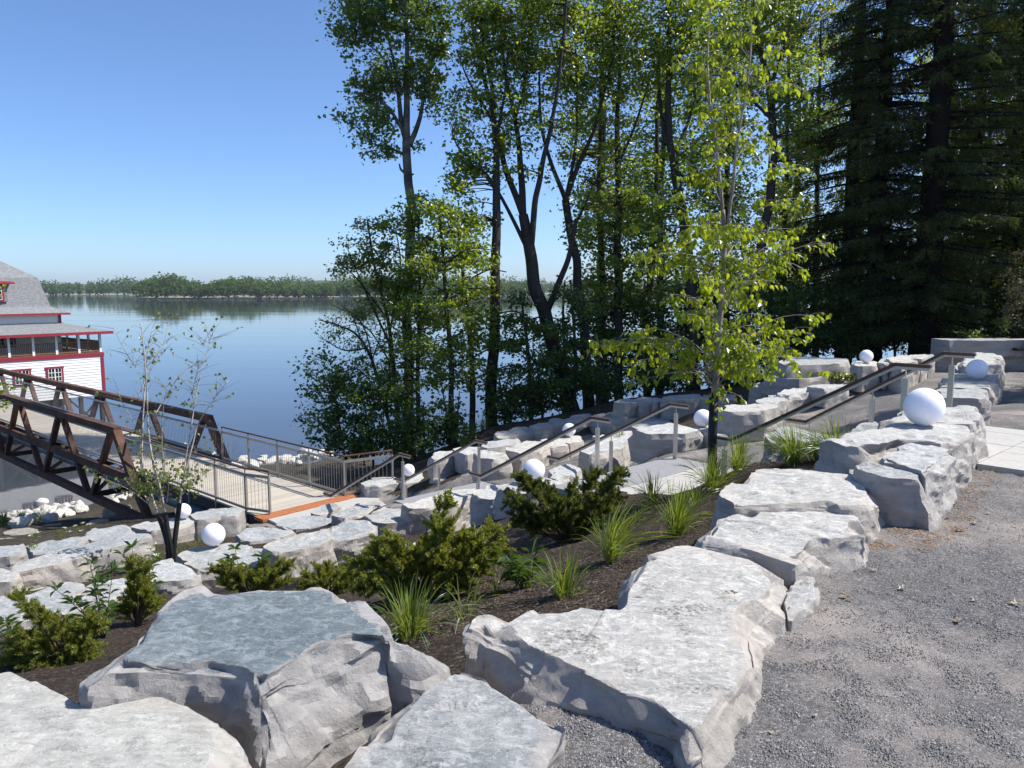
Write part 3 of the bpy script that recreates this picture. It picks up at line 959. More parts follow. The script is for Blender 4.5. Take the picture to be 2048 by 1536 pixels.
# ------------------------------------------------------------------ bridge
bridge = thing('footbridge', 'rusty weathering steel truss footbridge with a grey plank deck', 'bridge', tuple(BR(0, 1.25, DECKZ)))
ub3, nb3, z3 = np.array([*UB, 0]), np.array([*NB, 0]), np.array([0, 0, 1.0])
BW = 2.5
pm = MB(); pm.box(-ub3 * .067, ub3 * .134, nb3 * (BW - .04), z3 * .045)
plank_mesh = pm.mesh('plank', M['plank'])
for k in range(250):
    q = BR(.07 + k * .14, .02, DECKZ - .045 + random.uniform(-.003, .003)) - wloc(bridge)
    link('plank', plank_mesh, bridge, tuple(q))
AE = 42.0
for b in (-.22, BW + .22):
    zt, zb = DECKZ + 1.18, DECKZ - 1.3
    mb = MB(); mb.bar(BR(7.6, b, zt), BR(AE, b, zt), .22, .22); mb.build('top_chord', M['corten'], bridge)
    mb = MB(); mb.bar(BR(5.4, b, zb), BR(AE, b, zb), .22, .22); mb.build('bottom_chord', M['corten'], bridge)
    mb = MB(); mb.bar(BR(6.6, b, DECKZ - .18), BR(AE, b, DECKZ - .18), .14, .26); mb.build('deck_beam', M['corten'], bridge)
    mb = MB(); mb.bar(BR(7.72, b, zt + .02), BR(6.55, b, DECKZ - .3), .24, .2); mb.build('end_post', M['corten'], bridge)
    mb = MB(); mb.bar(BR(6.6, b, DECKZ - .3), BR(5.6, b, zb), .2, .2); mb.build('end_strut', M['corten'], bridge)
    k = 0
    a = 7.9
    while a < AE - 3:
        for (p, q) in ((a + .12, a + 2.1), (a + 4.42, a + 2.4)):
            mb = MB(); mb.bar(BR(p, b, zt), BR(q, b, zb), .16, .17, nb3); mb.build('diagonal', M['corten'], bridge)
        a += 4.55
    mb = MB()
    bi = b + (.16 if b < 0 else -.16)
    for zz in (DECKZ + .92, DECKZ + .1):
        mb.bar(BR(6.8, bi, zz), BR(AE, bi, zz), .035, .06)
    mb.build('guard_rail', M['galv'], bridge)
    mb = MB()
    for k in range(300):
        mb.bar(BR(7 + k * .11, bi, DECKZ + .08), BR(7 + k * .11, bi, DECKZ + .92), .007, .007, (1, 0, 0))
    tag(mb.build('guard_wires', M['galv'], bridge), kind='stuff')
for k in range(8):
    a = 10 + k * 4.55
    mb = MB(); mb.bar(BR(a, -.2, DECKZ - 1.25), BR(a, BW + .2, DECKZ - 1.25), .16, .16); mb.build('cross_beam', M['corten'], bridge)
    mb = MB(); mb.bar(BR(a, -.2, DECKZ - 1.25), BR(a + 4.5, BW + .2, DECKZ - 1.25), .1, .1); mb.build('lateral_brace', M['corten'], bridge)
    mb = MB(); mb.bar(BR(a, 0, DECKZ - .2), BR(a, BW, DECKZ - .2), .12, .2); mb.build('floor_beam', M['corten'], bridge)
for (b, z, r) in ((.25, -.62, .17), (.8, -.85, .1)):
    mb = MB(); mb.tube([BR(a, b, DECKZ + z) for a in np.linspace(2, AE, 12)], r, 10); mb.build('pipe', M['pipe'], bridge, smooth=True)
mb = MB()
for b in (.1, 1.25, BW - .1):
    mb.bar(BR(0, b, DECKZ - .2), BR(7, b, DECKZ - .2), .12, .28)
mb.build('joist', M['darkwood'], bridge)
mb = MB(); mb.box(BR(-.42, -.1, DECKZ - .06), ub3 * .40, nb3 * (BW + .35), z3 * .075); mb.build('threshold_plate', M['corten_bright'], bridge)

def guard(label, path, name='guard_railing'):
    """a railing with posts, two rails, top pipe and rods along a polyline at deck level"""
    g = thing(name, label, 'railing', tuple(path[0]))
    path = [np.array(p, float) for p in path]
    top, mid, rods = MB(), MB(), MB()
    up = np.array([0, 0, 1.0])
    for i in range(len(path) - 1):
        a, b = path[i], path[i + 1]
        top.tube([a + up * 1.08, b + up * 1.08], .024, 8)
        mid.bar(a + up * .93, b + up * .93, .03, .07)
        mid.bar(a + up * .08, b + up * .08, .03, .06)
        L = np.linalg.norm(b - a)
        n = max(1, int(round(L / 1.5)))
        for k in range(n + 1 if i == len(path) - 2 else n):
            p = a + (b - a) * (k / n)
            m = MB(); m.bar(p - up * .35, p + up * .96, .06, .04, b - a); m.build('post', M['galv'], g)
            top.bar(p + up * .96, p + up * 1.08, .018, .018, b - a)
        for k in range(int(L / .115)):
            p = a + (b - a) * ((k + .5) * .115 / L)
            rods.bar(p + up * .1, p + up * .92, .007, .007, b - a)
    top.build('top_rail', M['corten'], g, smooth=False)
    mid.build('rail', M['galv'], g)
    tag(rods.build('infill_rods', M['galv'], g), kind='stuff')
    return g
guard('railing with vertical rods on the left side of the plank approach to the footbridge', [BR(6.6, .02, DECKZ), BR(.55, .02, DECKZ), BR(-.15, .25, DECKZ)])
guard('railing with rods on the river side of the plank approach, its wing turning right', [BR(6.4, BW - .02, DECKZ), BR(-.1, BW - .02, DECKZ), BR(-.1, BW - .02, DECKZ) + np.array([1.15, .75, 0])])

# ------------------------------------------------------------------ stairs and landings
stairs = thing('stone_stairs', 'three short flights of grey steps with pale paved landings going down to the footbridge', 'stairs', (*AX(0, 1), -.5))
u3, w3 = np.array([*U, 0]), np.array([*W, 0])
def A3(s, w, z):
    q = AX(s, w); return np.array([q[0], q[1], z])
def flight(s0, s1, z0, z1, mat='conc'):
    n = int(round((z0 - z1) / .17))
    for k in range(n):
        run = (s1 - s0) / n
        zt = z0 - (z0 - z1) * (k + 1) / n
        if k == n - 1:
            break
        mb = MB(); mb.box(A3(s0 + k * run, -.02, zt - .5), u3 * (run + .02), w3 * (STEP + .04), z3 * .5); mb.build('step', M[mat], stairs)
def landing(s0, s1, z, w0, w1):
    """concrete bands at both ends and pale pavers in courses between"""
    for (p, q) in ((s0, s0 + .62), (s1 - .75, s1)):
        mb = MB(); mb.box(A3(p, w0, z - .35), u3 * (q - p), w3 * (w1 - w0), z3 * .35); mb.build('landing_edge', M['conc'], stairs)
    a, b = s0 + .62, s1 - .75
    ns = 2; nw = int((w1 - w0) / .6)
    mb = MB(); mb.box(-u3 * 0, u3 * ((b - a) / ns - .008), w3 * ((w1 - w0) / nw - .008), z3 * .06)
    me = mb.mesh('paver', M['conc_pale'])
    for i in range(ns):
        for j in range(nw):
            link('paver', me, stairs, tuple(A3(a + .004 + i * (b - a) / ns, w0 + .004 + j * (w1 - w0) / nw, z - .06 + random.uniform(-.003, .003)) - wloc(stairs)))
    mb = MB(); mb.box(A3(a, w0, z - .35), u3 * (b - a), w3 * (w1 - w0), z3 * .275); mb.build('landing_base', M['conc'], stairs)
flight(0.0, 2.0, 0.0, Z1)
landing(2.0, 4.40, Z1, -.75, STEP + .05)
flight(4.40, 6.8, Z1, Z2)
landing(6.8, 9.25, Z2, -.12, STEP + .05)
flight(9.25, 12.0, Z2, -3.74)
mb = MB(); mb.box(A3(12.0, -.5, -4.1), u3 * 2.4, w3 * (STEP + 1.2), z3 * .345); mb.build('bottom_landing', M['conc_pale'], stairs)

# paved strip across the plaza at the head of the stairs
strip = thing('paved_strip', 'strip of pale square pavers crossing the gravel at the head of the stairs', 'paving', (*AX(-3, 1), 0))
ps = .62
mb = MB(); mb.box((0, 0, 0), u3 * (ps - .01), w3 * (ps * .5 * 1.3 - .01), z3 * .07)
me = mb.mesh('paver', M['conc_pale'])
for i in range(16):
    for j in range(6):
        q = A3(-.1 - (i + 1) * ps, -.15 + j * ps * .65, 0)
        q[2] = -.056 + random.uniform(-.002, .002)
        link('paver', me, strip, tuple(q - wloc(strip)))

def hrail(label, w, s0, z0, s1, z1, posts):
    """wooden cap on a stainless bar, flat ends, stainless flat posts"""
    q0 = A3(s0, w, z0)
    h = thing('stair_handrail', label, 'handrail', (q0[0], q0[1], z0))
    pts = [A3(s0 - .34, w, z0 + .9), A3(s0, w, z0 + .9), A3(s1, w, z1 + .9), A3(s1 + .3, w, z1 + .9)]
    cap, bar = MB(), MB()
    for a, b in zip(pts[:-1], pts[1:]):
        d = unit(b - a) * .012
        cap.bar(a - d, b + d, .058, .034)
        o = np.array([0, 0, -.033])
        bar.bar(a + o, b + o, .036, .028)
    cap.build('cap', M['wood_rail'], h)
    bar.build('bar', M['steel'], h)
    for s in posts:
        t = min(1, max(0, (s - s0) / (s1 - s0)))
        zg = z0 + (z1 - z0) * t
        m = MB()
        m.bar(A3(s, w, zg - .3), A3(s, w, zg + .76), .062, .032, w3)
        m.build('post', M['steel'], h)
        m = MB(); m.tube([A3(s, w, zg + .75), A3(s, w, zg + .87)], .008, 6); m.build('pin', M['steel'], h)
E = .06
hrail('near handrail of the upper stair flight, ending behind the biggest white globe', E, 0.16, 0.0, 2.05, Z1, [.05, 2.15])
hrail('far handrail of the upper stair flight, its tall end post beside the plaza paving', STEP - E, 0.32, 0.0, 2.05, Z1, [.22, 1.15, 2.0])
hrail('near handrail of the middle stair flight, above the globe behind the yew', E, 4.36, Z1, 6.85, Z2, [4.25, 6.95])
hrail('far handrail of the middle stair flight, in front of the big shaded block', STEP - E, 4.36, Z1, 6.85, Z2, [4.25, 5.6, 6.9])
hrail('near handrail of the lowest stair flight, reaching the rusty plate of the bridge', E, 9.3, Z2, 12.0, -3.78, [9.2])
hrail('far handrail of the lowest stair flight, crossing in front of pale stone blocks', STEP - E, 9.3, Z2, 12.0, -3.78, [9.2, 10.6, 11.9])

# ------------------------------------------------------------------ stone blocks
def stone_geo(poly, z0, h, tilt, res, flare, chips, rough, seed, big=1.0, top_rough=1.0, undercut=None, prof=None):
    rng = np.random.default_rng(seed)
    pts = np.array([PZ(px, py, z0) for px, py in poly])
    c = pts[:, :2].mean(0)
    for _ in range(6):
        zz = z0 + (pts[:, :2] - c) @ np.array(tilt)
        pts = np.array([PZ(px, py, z) for (px, py), z in zip(poly, zz)])
    xy = pts[:, :2]
    area = 0.5 * np.sum(xy[:, 0] * np.roll(xy[:, 1], -1) - np.roll(xy[:, 0], -1) * xy[:, 1])
    if area < 0:
        xy = xy[::-1]; area = -area
    c0 = xy.mean(0)
    a2 = xy[:, 0] * np.roll(xy[:, 1], -1) - np.roll(xy[:, 0], -1) * xy[:, 1]
    cx = np.sum((xy + np.roll(xy, -1, 0)) * a2[:, None], 0) / (3 * a2.sum())
    seg = np.roll(xy, -1, 0) - xy
    L = np.linalg.norm(seg, axis=1)
    per = L.sum()
    N = int(np.clip(per / res, 26, 420))
    s = np.arange(N) / N * per
    cum = np.concatenate([[0], np.cumsum(L)])
    k = np.clip(np.searchsorted(cum, s, 'right') - 1, 0, len(xy) - 1)
    o = xy[k] + seg[k] * ((s - cum[k]) / L[k])[:, None]
    # soften corners slightly, then roughen
    o = 0.5 * o + 0.25 * (np.roll(o, 1, 0) + np.roll(o, -1, 0))
    tan = unit(np.roll(o, -2, 0) - np.roll(o, 2, 0))
    nrm = np.stack([tan[:, 1], -tan[:, 0]], 1)
    sc = float(np.clip(math.sqrt(area), 0.3, 1.4))
    on = np.c_[o * 3.0 / sc, np.full(N, seed * 1.7)]
    o = o + nrm * (0.035 * sc * fbm(on, 3) * (0.6 if res < .05 else 0.8))[:, None]
    sm = nrm.copy()
    for _ in range(int(max(2, N // 26))):
        sm = unit(0.5 * sm + 0.25 * (np.roll(sm, 1, 0) + np.roll(sm, -1, 0)))
    rmean = np.linalg.norm(o - cx, axis=1).mean()
    KT = int(np.clip(rmean / res, 4, 60))
    KS = int(np.clip(h / res, 5, 40))
    V = []
    fr = np.linspace(0, 1, KT + 1)[1:]
    for f in fr:
        p = cx + (o - cx) * f
        z = z0 + (p - c) @ np.array(tilt)
        q = np.c_[p * 1.7 / sc, np.full(N, seed * 3.1)]
        z = z + top_rough * (0.02 * sc * fbm(q, 3) + 0.006 * vnoise(np.c_[p * 14, np.full(N, 1.0 * seed)]))
        V.append(np.c_[p, z])
    ztop = V[-1][:, 2].copy()
    # per-direction flare, so that the sides lean differently
    fl = flare + 0.08 * fbm(np.c_[sm * 1.3, np.full(N, seed * 0.37)], 2)
    if undercut is not None:
        fl = fl + undercut(sm)
    for i in range(1, KS + 1):
        v = i / KS
        st = fbm(np.c_[sm * 1.4, np.full(N, v * h * 5.5 + seed)], 2)
        out = fl * h * v + 0.02 * sc * math.sin(math.pi * min(1, v * 1.15)) + 0.018 * sc * st * min(1, v * 4)
        if prof is not None:
            vv_ = np.clip(v + .07 * fbm(np.c_[o * 2.2, np.full(N, seed + 3.0)], 3), 0, 1)
            out = out + np.interp(vv_, prof[0], prof[1]) * prof[2](sm) * (1 + .6 * fbm(np.c_[o * 5, np.full(N, v * 4)], 2))
        p = o + sm * out[:, None]
        V.append(np.c_[p, ztop - v * h])
    V = np.array(V)
    K = len(V)
    flat = V.reshape(-1, 3)
    edge = V[KT - 1]
    # broken-off chips: local planes that cut the upper rim, and broad planes that flatten the sides
    rimw = np.ones((K, N))
    for i, f in enumerate(fr):
        rimw[i] = np.clip((.17 * sc - (1 - f) * np.linalg.norm(o - cx, axis=1)) / (.05 * sc), 0, 1)
    rimw = rimw.ravel()
    for q in range(chips):
        j = rng.integers(N)
        rim = q % 4 != 0
        al = math.radians(rng.uniform(22, 60)) if rim else math.radians(rng.uniform(-4, 16))
        n2 = sm[j]
        ph = rng.uniform(-.5, .5) if rim else rng.uniform(-.25, .25)
        n2 = np.array([n2[0] * math.cos(ph) - n2[1] * math.sin(ph), n2[0] * math.sin(ph) + n2[1] * math.cos(ph)])
        Nn = np.array([*(n2 * math.cos(al)), math.sin(al)])
        pe = edge[j] - np.array([0, 0, 0 if rim else rng.uniform(.2, .7) * h])
        dep = (rng.uniform(.006, .034) if rim else rng.uniform(.0, .03)) * sc * big
        R = (rng.uniform(.12, .5) if rim else rng.uniform(.4, .9)) * sc
        d = (flat - (pe - Nn * dep)) @ Nn
        w = np.clip((R - np.linalg.norm(flat - pe, axis=1)) / (R * (.14 if rim else .5)), 0, 1)
        if rim:
            w = w * rimw
        m = (d > 0) & (w > 0)
        flat[m] -= Nn * (np.minimum(d[m], (.06 * sc if rim else dep * 1.3 + .012 * sc)) * w[m])[:, None]
    # broken facets on the sides: cells of the stone with creases between, in flattened layers
    side = np.zeros((K, N)); side[KT:] = 1.0; side[KT] = .55; side[KT - 1] = .45; side[KT - 2] = .2
    side = side.ravel()
    nv = np.tile(np.c_[sm, np.zeros(N)], (K, 1))
    warp = np.stack([vnoise(flat * 2.5 + 11 * e + seed) for e in range(3)], 1) * .25
    w1 = worley((flat + warp * .4) * np.array([2.0, 2.0, 3.0]) / sc + seed) - .5
    w2 = worley((flat + warp) * np.array([5.5, 5.5, 10.0]) + seed * 2) - .5
    amp = .070 * sc * w1 + .034 * w2
    flat += nv * (amp * rough * side)[:, None]
    flat[:, 2] += .018 * w2 * rough * side
    if res < .07:
        w3 = worley(flat * np.array([14, 14, 24.0]) + seed) - .5
        flat += nv * (.011 * w3 * rough * side)[:, None]
        n4 = np.stack([vnoise(flat * 38 + 31 * e + seed) for e in range(3)], 1)
        flat += n4 * .0025 * (side[:, None] + .25)
    # shallow flaked steps on the top
    topm = np.zeros((K, N)); topm[:KT - 1] = 1
    lay = np.clip((fbm(flat * np.array([1.6, 2.6, 0]) / sc + seed * 5, 3) - .25) * 9, 0, 1)
    flat[:, 2] -= .012 * top_rough * lay * topm.ravel()
    rimv = np.zeros((K, N)); rimv[KT:] = 1.0
    ro = np.linalg.norm(o - cx, axis=1)
    for i, f in enumerate(fr):
        rimv[i] = np.clip(1.0 - (1 - f) * ro / (.20 * sc), 0, 1)
    cz = V[0][:, 2].mean()
    verts = np.vstack([flat, [[cx[0], cx[1], cz]]])
    idx = np.arange(K * N).reshape(K, N)
    nx = np.roll(idx, -1, 1)
    quads = np.stack([idx[:-1], idx[1:], nx[1:], nx[:-1]], -1).reshape(-1, 4)
    tri = np.stack([np.full(N, K * N), idx[0], nx[0]], 1)
    return verts, tri, quads, np.array([cx[0], cx[1], float(flat[:, 2].min())]), np.append(rimv.ravel(), 0.0)

STONE_TOP = {}
GROW = {'n': 1.10, 'l': 1.12, 'h': 1.06, 's': 1.08, 'g': 1.04}
def stone(key, label, poly, z, h=None, tilt=(0, 0), res=None, flare=.03, chips=16, rough=1.0, mat='rock', group='limestone blocks of the terraces', big=1.0, top_rough=1.0, undercut=None, seed=None, prof=None):
    cpx = np.mean([p[0] for p in poly]); cpy = np.mean([p[1] for p in poly])
    k_ = GROW.get(key[0], 1.0)
    poly = [(cpx + (a - cpx) * k_, cpy + (b_ - cpy) * k_) for a, b_ in poly]
    c = PZ(cpx, cpy, z)
    if h is None:
        pp = np.array([PZ(px, py, z)[:2] for px, py in poly])
        g = ground_z(pp[:, 0], pp[:, 1])
        h = max(.3, z - g.min() + .12)
    if res is None:
        res = float(np.clip(c[1] * 0.0052, .016, .11))
    seed = seed if seed is not None else (sum(ord(ch) * (i + 3) for i, ch in enumerate(key)) % 997)
    v, t, q, base, rimv = stone_geo(poly, z, h, tilt, res, flare, chips, rough, seed, big, top_rough, undercut, prof)
    me = np_mesh('stone_block', v - base, [t, q], M[mat], True)
    at = me.attributes.new('rim', 'FLOAT', 'POINT'); at.data.foreach_set('value', rimv.astype(np.float32))
    me.set_sharp_from_angle(angle=math.radians(15))
    o = link('stone_block', me, None, tuple(base))
    tag(o, label, 'stone', group)
    STONE_TOP[key] = z
    return o

# foreground
stone('f1', 'pale smooth boulder in the near left corner, cut off by the picture edge',
      [(-260, 1420), (-140, 1345), (0, 1331), (75, 1327), (150, 1352), (250, 1378), (330, 1398), (420, 1428), (462, 1462), (478, 1520), (470, 1590), (300, 1700), (0, 1800), (-300, 1700)], .10, .75, (0.02, -.10), .017, .05, 26, 1.0, 'rock_warm', None, .8)
stone('f2', 'big block with a dark blue-grey top and sheer broken sides in the near foreground',
      [(157, 1352), (206, 1290), (227, 1255), (265, 1227), (314, 1202), (370, 1178), (419, 1167), (471, 1171), (495, 1173), (544, 1167), (628, 1166), (683, 1162), (724, 1184), (759, 1213), (800, 1236), (838, 1262), (842, 1276), (790, 1268), (744, 1280), (697, 1293), (642, 1322), (611, 1338), (568, 1368), (537, 1391), (509, 1374), (459, 1352), (400, 1350), (349, 1345), (279, 1347), (216, 1352)],
      .22, .80, (0.0, -.03), .014, .16, 30, 1.3, 'rock_blue', None, .8, undercut=lambda n: np.where((n[:, 0] < .2) & (n[:, 1] < -.3), -.06, .08) + np.clip(n[:, 0] - n[:, 1] - .5, 0, 1) * .12, prof=([0, .07, .13, .2, .28, .36, .42, .5, 1], [0, .01, -.055, -.05, .03, .035, -.03, -.015, .05], lambda n: np.clip((n[:, 0] + .1) * 3, 0, 1)))
stone('f3', 'low rough flat slab beside the blue-topped block, half buried at its lower right',
      [(840, 1345), (905, 1312), (960, 1322), (1010, 1342), (1060, 1368), (1105, 1398), (1138, 1432), (1141, 1462), (1118, 1510), (1080, 1570), (960, 1640), (740, 1640), (690, 1540), (760, 1410)], .09, .5, (0.0, .02), .016, .03, 22, 1.2, 'rock', None, .8)
stone('f4', 'largest flat pale slab in the foreground, with a red twig on it',
      [(911, 1238), (922, 1229), (993, 1226), (1031, 1209), (1072, 1198), (1134, 1202), (1157, 1192), (1192, 1166), (1226, 1142), (1267, 1115), (1322, 1101), (1382, 1090), (1430, 1092), (1474, 1107), (1523, 1114), (1571, 1127), (1593, 1140), (1600, 1160), (1570, 1193), (1542, 1237), (1520, 1285), (1534, 1333), (1518, 1370), (1488, 1386), (1461, 1416), (1439, 1452), (1413, 1504), (1375, 1524), (1338, 1491), (1295, 1456), (1251, 1438), (1194, 1432), (1216, 1399), (1216, 1381), (1150, 1364), (1103, 1340), (1035, 1318), (1010, 1292), (960, 1262), (920, 1262)],
      .17, .42, (0.0, .015), .014, .04, 34, 1.1, 'rock_pale', None, .55, .8)
stone('f4b', 'broken corner piece against the right side of the largest flat slab',
      [(1588, 1150), (1628, 1154), (1643, 1193), (1612, 1216), (1580, 1240), (1562, 1205)], .10, .4, (0.08, 0), .018, .02, 14, 1.2, 'rock_pale', None, .7)
stone('f5', 'second flat slab behind the largest one, with a shaded broken corner on the gravel side',
      [(1398, 1046), (1457, 1026), (1523, 1013), (1632, 1011), (1724, 1018), (1737, 1040), (1735, 1079), (1711, 1080), (1676, 1083), (1645, 1096), (1618, 1118), (1588, 1124), (1527, 1110), (1483, 1101), (1430, 1090), (1395, 1082)], .20, .45, (0, 0), .018, .02, 26, 1.1, 'rock_pale', None, .6)
stone('f6', 'third flat slab in the row, before the tilted block, its left end dark',
      [(1437, 985), (1468, 963), (1523, 944), (1601, 938), (1698, 946), (1753, 952), (1776, 967), (1782, 983), (1753, 1004), (1722, 1012), (1640, 1006), (1581, 1004), (1531, 1008), (1470, 1010)], .26, .55, (0, 0), .02, .03, 24, 1.1, 'rock_pale', None, .6)
stone('f7', 'tilted block standing on the gravel with a dark front and a sharp right corner',
      [(1712, 924), (1725, 920), (1792, 931), (1848, 946), (1836, 958), (1784, 956), (1745, 949), (1716, 938)], .36, .46, (0, 0), .02, .10, 14, .8, 'rock', None, .6, undercut=lambda n: np.where(n[:, 0] > .3, .28, -.02))
stone('f8', 'squared block between the tilted block and the globe block',
      [(1758, 921), (1788, 895), (1807, 889), (1835, 887), (1886, 893), (1909, 907), (1900, 926), (1878, 940), (1852, 948), (1810, 934), (1780, 926)], .38, .52, (0, 0), .02, .06, 16, .9, 'rock_pale', None, .7)
stone('f9', 'wide block that carries the biggest white globe',
      [(1640, 872), (1700, 858), (1757, 846), (1803, 841), (1889, 842), (1944, 851), (1950, 872), (1914, 895), (1889, 893), (1835, 886), (1790, 880), (1745, 893), (1690, 893)], .40, .55, (0, 0), .024, .06, 20, 1.0, 'rock_pale', None, .7)
stone('f10', 'long block behind the biggest globe, next to the pale pavers',
      [(1755, 838), (1800, 822), (1840, 812), (1889, 808), (1967, 811), (1972, 830), (1946, 845), (1893, 843), (1800, 842)], .42, .55, (0, 0), .03, .05, 18, 1.0, 'rock_pale', None, .7)
stone('f11', 'low dark-fronted block among the grasses left of the globe block, with a wedge-shaped pale top',
      [(1528, 872), (1560, 852), (1600, 858), (1680, 868), (1745, 874), (1760, 884), (1690, 893), (1640, 890), (1580, 882), (1540, 882)], -.12, .6, (0, 0), .028, .02, 14, .9, 'rock', None, .7)
stone('f11b', 'dark rounded stone under the left end of the globe block',
      [(1648, 905), (1690, 896), (1745, 894), (1760, 910), (1720, 926), (1670, 922)], .05, .6, (0, 0), .028, .02, 12, 1.0, 'rock', None, .7)
stone('f12', 'thin pale slab edge showing above the third flat slab',
      [(1500, 946), (1510, 938), (1560, 937), (1620, 938), (1600, 948), (1540, 952)], .10, .4, (0, 0), .028, .02, 8, .8, 'rock_warm', None, .7)
stone('f13', 'small dark stone poking out left of the tilted block',
      [(1697, 945), (1706, 928), (1720, 922), (1730, 940), (1722, 956)], .22, .4, (0, 0), .03, .02, 8, 1.0, 'rock', None, .7)
stone('f14', 'grey triangular stone behind the handrail post left of the biggest globe',
      [(1700, 868), (1722, 846), (1757, 840), (1768, 856), (1740, 872)], .18, .7, (0, 0), .03, .06, 10, 1.0, 'rock', None, .7)
# across the pavers and along the plaza
G2 = 'blocks edging the back of the plaza'
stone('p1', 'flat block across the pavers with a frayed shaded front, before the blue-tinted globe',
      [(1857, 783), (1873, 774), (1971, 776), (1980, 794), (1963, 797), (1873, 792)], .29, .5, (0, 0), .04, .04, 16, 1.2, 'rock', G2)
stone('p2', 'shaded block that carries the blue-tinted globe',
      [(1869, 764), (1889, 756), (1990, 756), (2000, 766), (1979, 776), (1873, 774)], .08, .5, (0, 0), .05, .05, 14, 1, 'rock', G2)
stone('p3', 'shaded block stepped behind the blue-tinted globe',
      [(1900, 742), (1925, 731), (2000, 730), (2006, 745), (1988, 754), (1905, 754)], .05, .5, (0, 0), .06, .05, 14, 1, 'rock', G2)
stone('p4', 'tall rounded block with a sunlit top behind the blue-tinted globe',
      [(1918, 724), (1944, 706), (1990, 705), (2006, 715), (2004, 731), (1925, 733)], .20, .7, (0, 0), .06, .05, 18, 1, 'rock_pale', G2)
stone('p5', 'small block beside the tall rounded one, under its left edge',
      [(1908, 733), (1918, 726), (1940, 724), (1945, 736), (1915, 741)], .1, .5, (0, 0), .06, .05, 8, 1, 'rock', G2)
G3 = 'blocks along the far side of the gravel ramp'
stone('r1', 'squared block carrying the globe beyond the stair handrails',
      [(1701, 728), (1712, 722), (1752, 722), (1756, 731), (1720, 732)], .04, .56, (0, 0), .07, .03, 12, 1, 'rock_pale', G3)
stone('r2', 'narrow block right behind the globe beyond the handrails',
      [(1754, 725), (1764, 717), (1780, 717), (1788, 724), (1772, 729)], .07, .55, (0, 0), .07, .03, 10, 1, 'rock_pale', G3)
stone('r3', 'peaked pale block fourth from the right end of the ramp edging',
      [(1766, 718), (1790, 711), (1824, 710), (1838, 722), (1806, 729), (1785, 724)], .12, .6, (0, 0), .07, .1, 14, 1.2, 'rock_pale', G3)
stone('r4', 'pale block with a smooth sunlit right face near the top of the ramp',
      [(1818, 710), (1850, 707), (1858, 713), (1842, 718), (1826, 716)], .1, .6, (0, 0), .07, .06, 10, 1, 'rock_pale', G3)
stone('r5', 'last small dark block at the top of the ramp edging',
      [(1852, 710), (1866, 708), (1869, 714), (1858, 718)], .05, .5, (0, 0), .07, .03, 8, 1, 'rock', G3)
stone('g1', 'big squared block right of the slim birch trunk with a flat shaded front',
      [(1428, 813), (1450, 808), (1530, 807), (1560, 812), (1528, 822), (1480, 822), (1430, 819)], -.52, .62, (0, 0), .06, .03, 12, .9, 'rock_pale', G3)
stone('g2', 'rounded pale block at the low end of the ramp edging, right of the squared one',
      [(1512, 800), (1540, 792), (1580, 789), (1576, 799), (1545, 806), (1520, 808)], -.55, .5, (0, 0), .06, .03, 12, 1, 'rock_pale', G3)
stone('g3', 'long pale block with a dark square drill mark along the ramp',
      [(1540, 788), (1570, 778), (1624, 772), (1648, 776), (1640, 784), (1590, 790), (1575, 794)], -.5, .5, (0, 0), .06, .03, 16, 1, 'rock_pale', G3)
stone('g4', 'thin tapering block ending the ramp edging under the shrubs',
      [(1612, 772), (1640, 768), (1694, 767), (1690, 772), (1650, 778)], -.36, .4, (0, 0), .06, .03, 14, 1, 'rock_pale', G3)
# middle terraces
G4 = 'sunlit blocks beyond the stairs'
stone('h1', 'broad block with a flat shaded front face beyond the middle handrail, left of the birch',
      [(1262, 856), (1290, 850), (1340, 847), (1390, 853), (1402, 860), (1370, 866), (1300, 866)], -.88, .62, (0, 0), .05, -.04, 16, 1, 'rock_pale', G4)
stone('h2', 'block that carries the globe half hidden by the birch guard',
      [(1392, 852), (1420, 844), (1446, 846), (1462, 868), (1430, 868), (1404, 864)], -.94, .5, (0, 0), .05, .1, 12, 1, 'rock_pale', G4)
stone('h3', 'low white block left of the broad shaded block, behind a handrail post',
      [(1160, 900), (1200, 878), (1250, 872), (1262, 882), (1240, 900), (1180, 906)], -1.35, .5, (0, 0), .06, .03, 12, 1, 'rock_pale', G4)
stone('h4', 'pale blocky stone behind the low white block',
      [(1186, 874), (1215, 866), (1262, 862), (1258, 872), (1225, 878)], -1.75, .5, (0, 0), .07, .03, 10, 1, 'rock_pale', G4)
stone('h5', 'block that carries the globe beside the middle handrail',
      [(1112, 878), (1135, 871), (1160, 872), (1166, 880), (1140, 888)], -2.1, .6, (0, 0), .07, .04, 10, 1, 'rock_pale', G4)
stone('h6', 'rounded pale block just left of the globe block by the middle handrail',
      [(1082, 880), (1105, 875), (1132, 880), (1136, 890), (1100, 893)], -2.05, .6, (0, 0), .07, .05, 12, 1, 'rock_pale', G4)
stone('h7', 'long sloping block with a blue-grey top under the middle handrail',
      [(1008, 898), (1030, 886), (1062, 881), (1098, 887), (1080, 897), (1040, 905)], -2.0, .6, (0, 0), .06, .05, 14, 1, 'rock_pale', G4)
stone('h8', 'rough pale lump with a corrugated right face in front of the long sloping block',
      [(948, 906), (965, 900), (1005, 903), (1022, 912), (985, 918), (958, 914)], -2.02, .62, (0, 0), .06, .05, 18, 1.4, 'rock_pale', G4)
stone('h9', 'flat-topped long block at the edge of the shade above the rough lump',
      [(960, 890), (985, 880), (1034, 877), (1038, 884), (1000, 892), (975, 895)], -2.25, .5, (0, 0), .07, .03, 12, 1, 'rock_pale', G4)
stone('h10', 'pale block second from the left end of the sunlit upper row',
      [(905, 897), (935, 892), (968, 894), (972, 902), (935, 908), (918, 904)], -2.4, .55, (0, 0), .07, .03, 12, 1, 'rock_pale', G4)
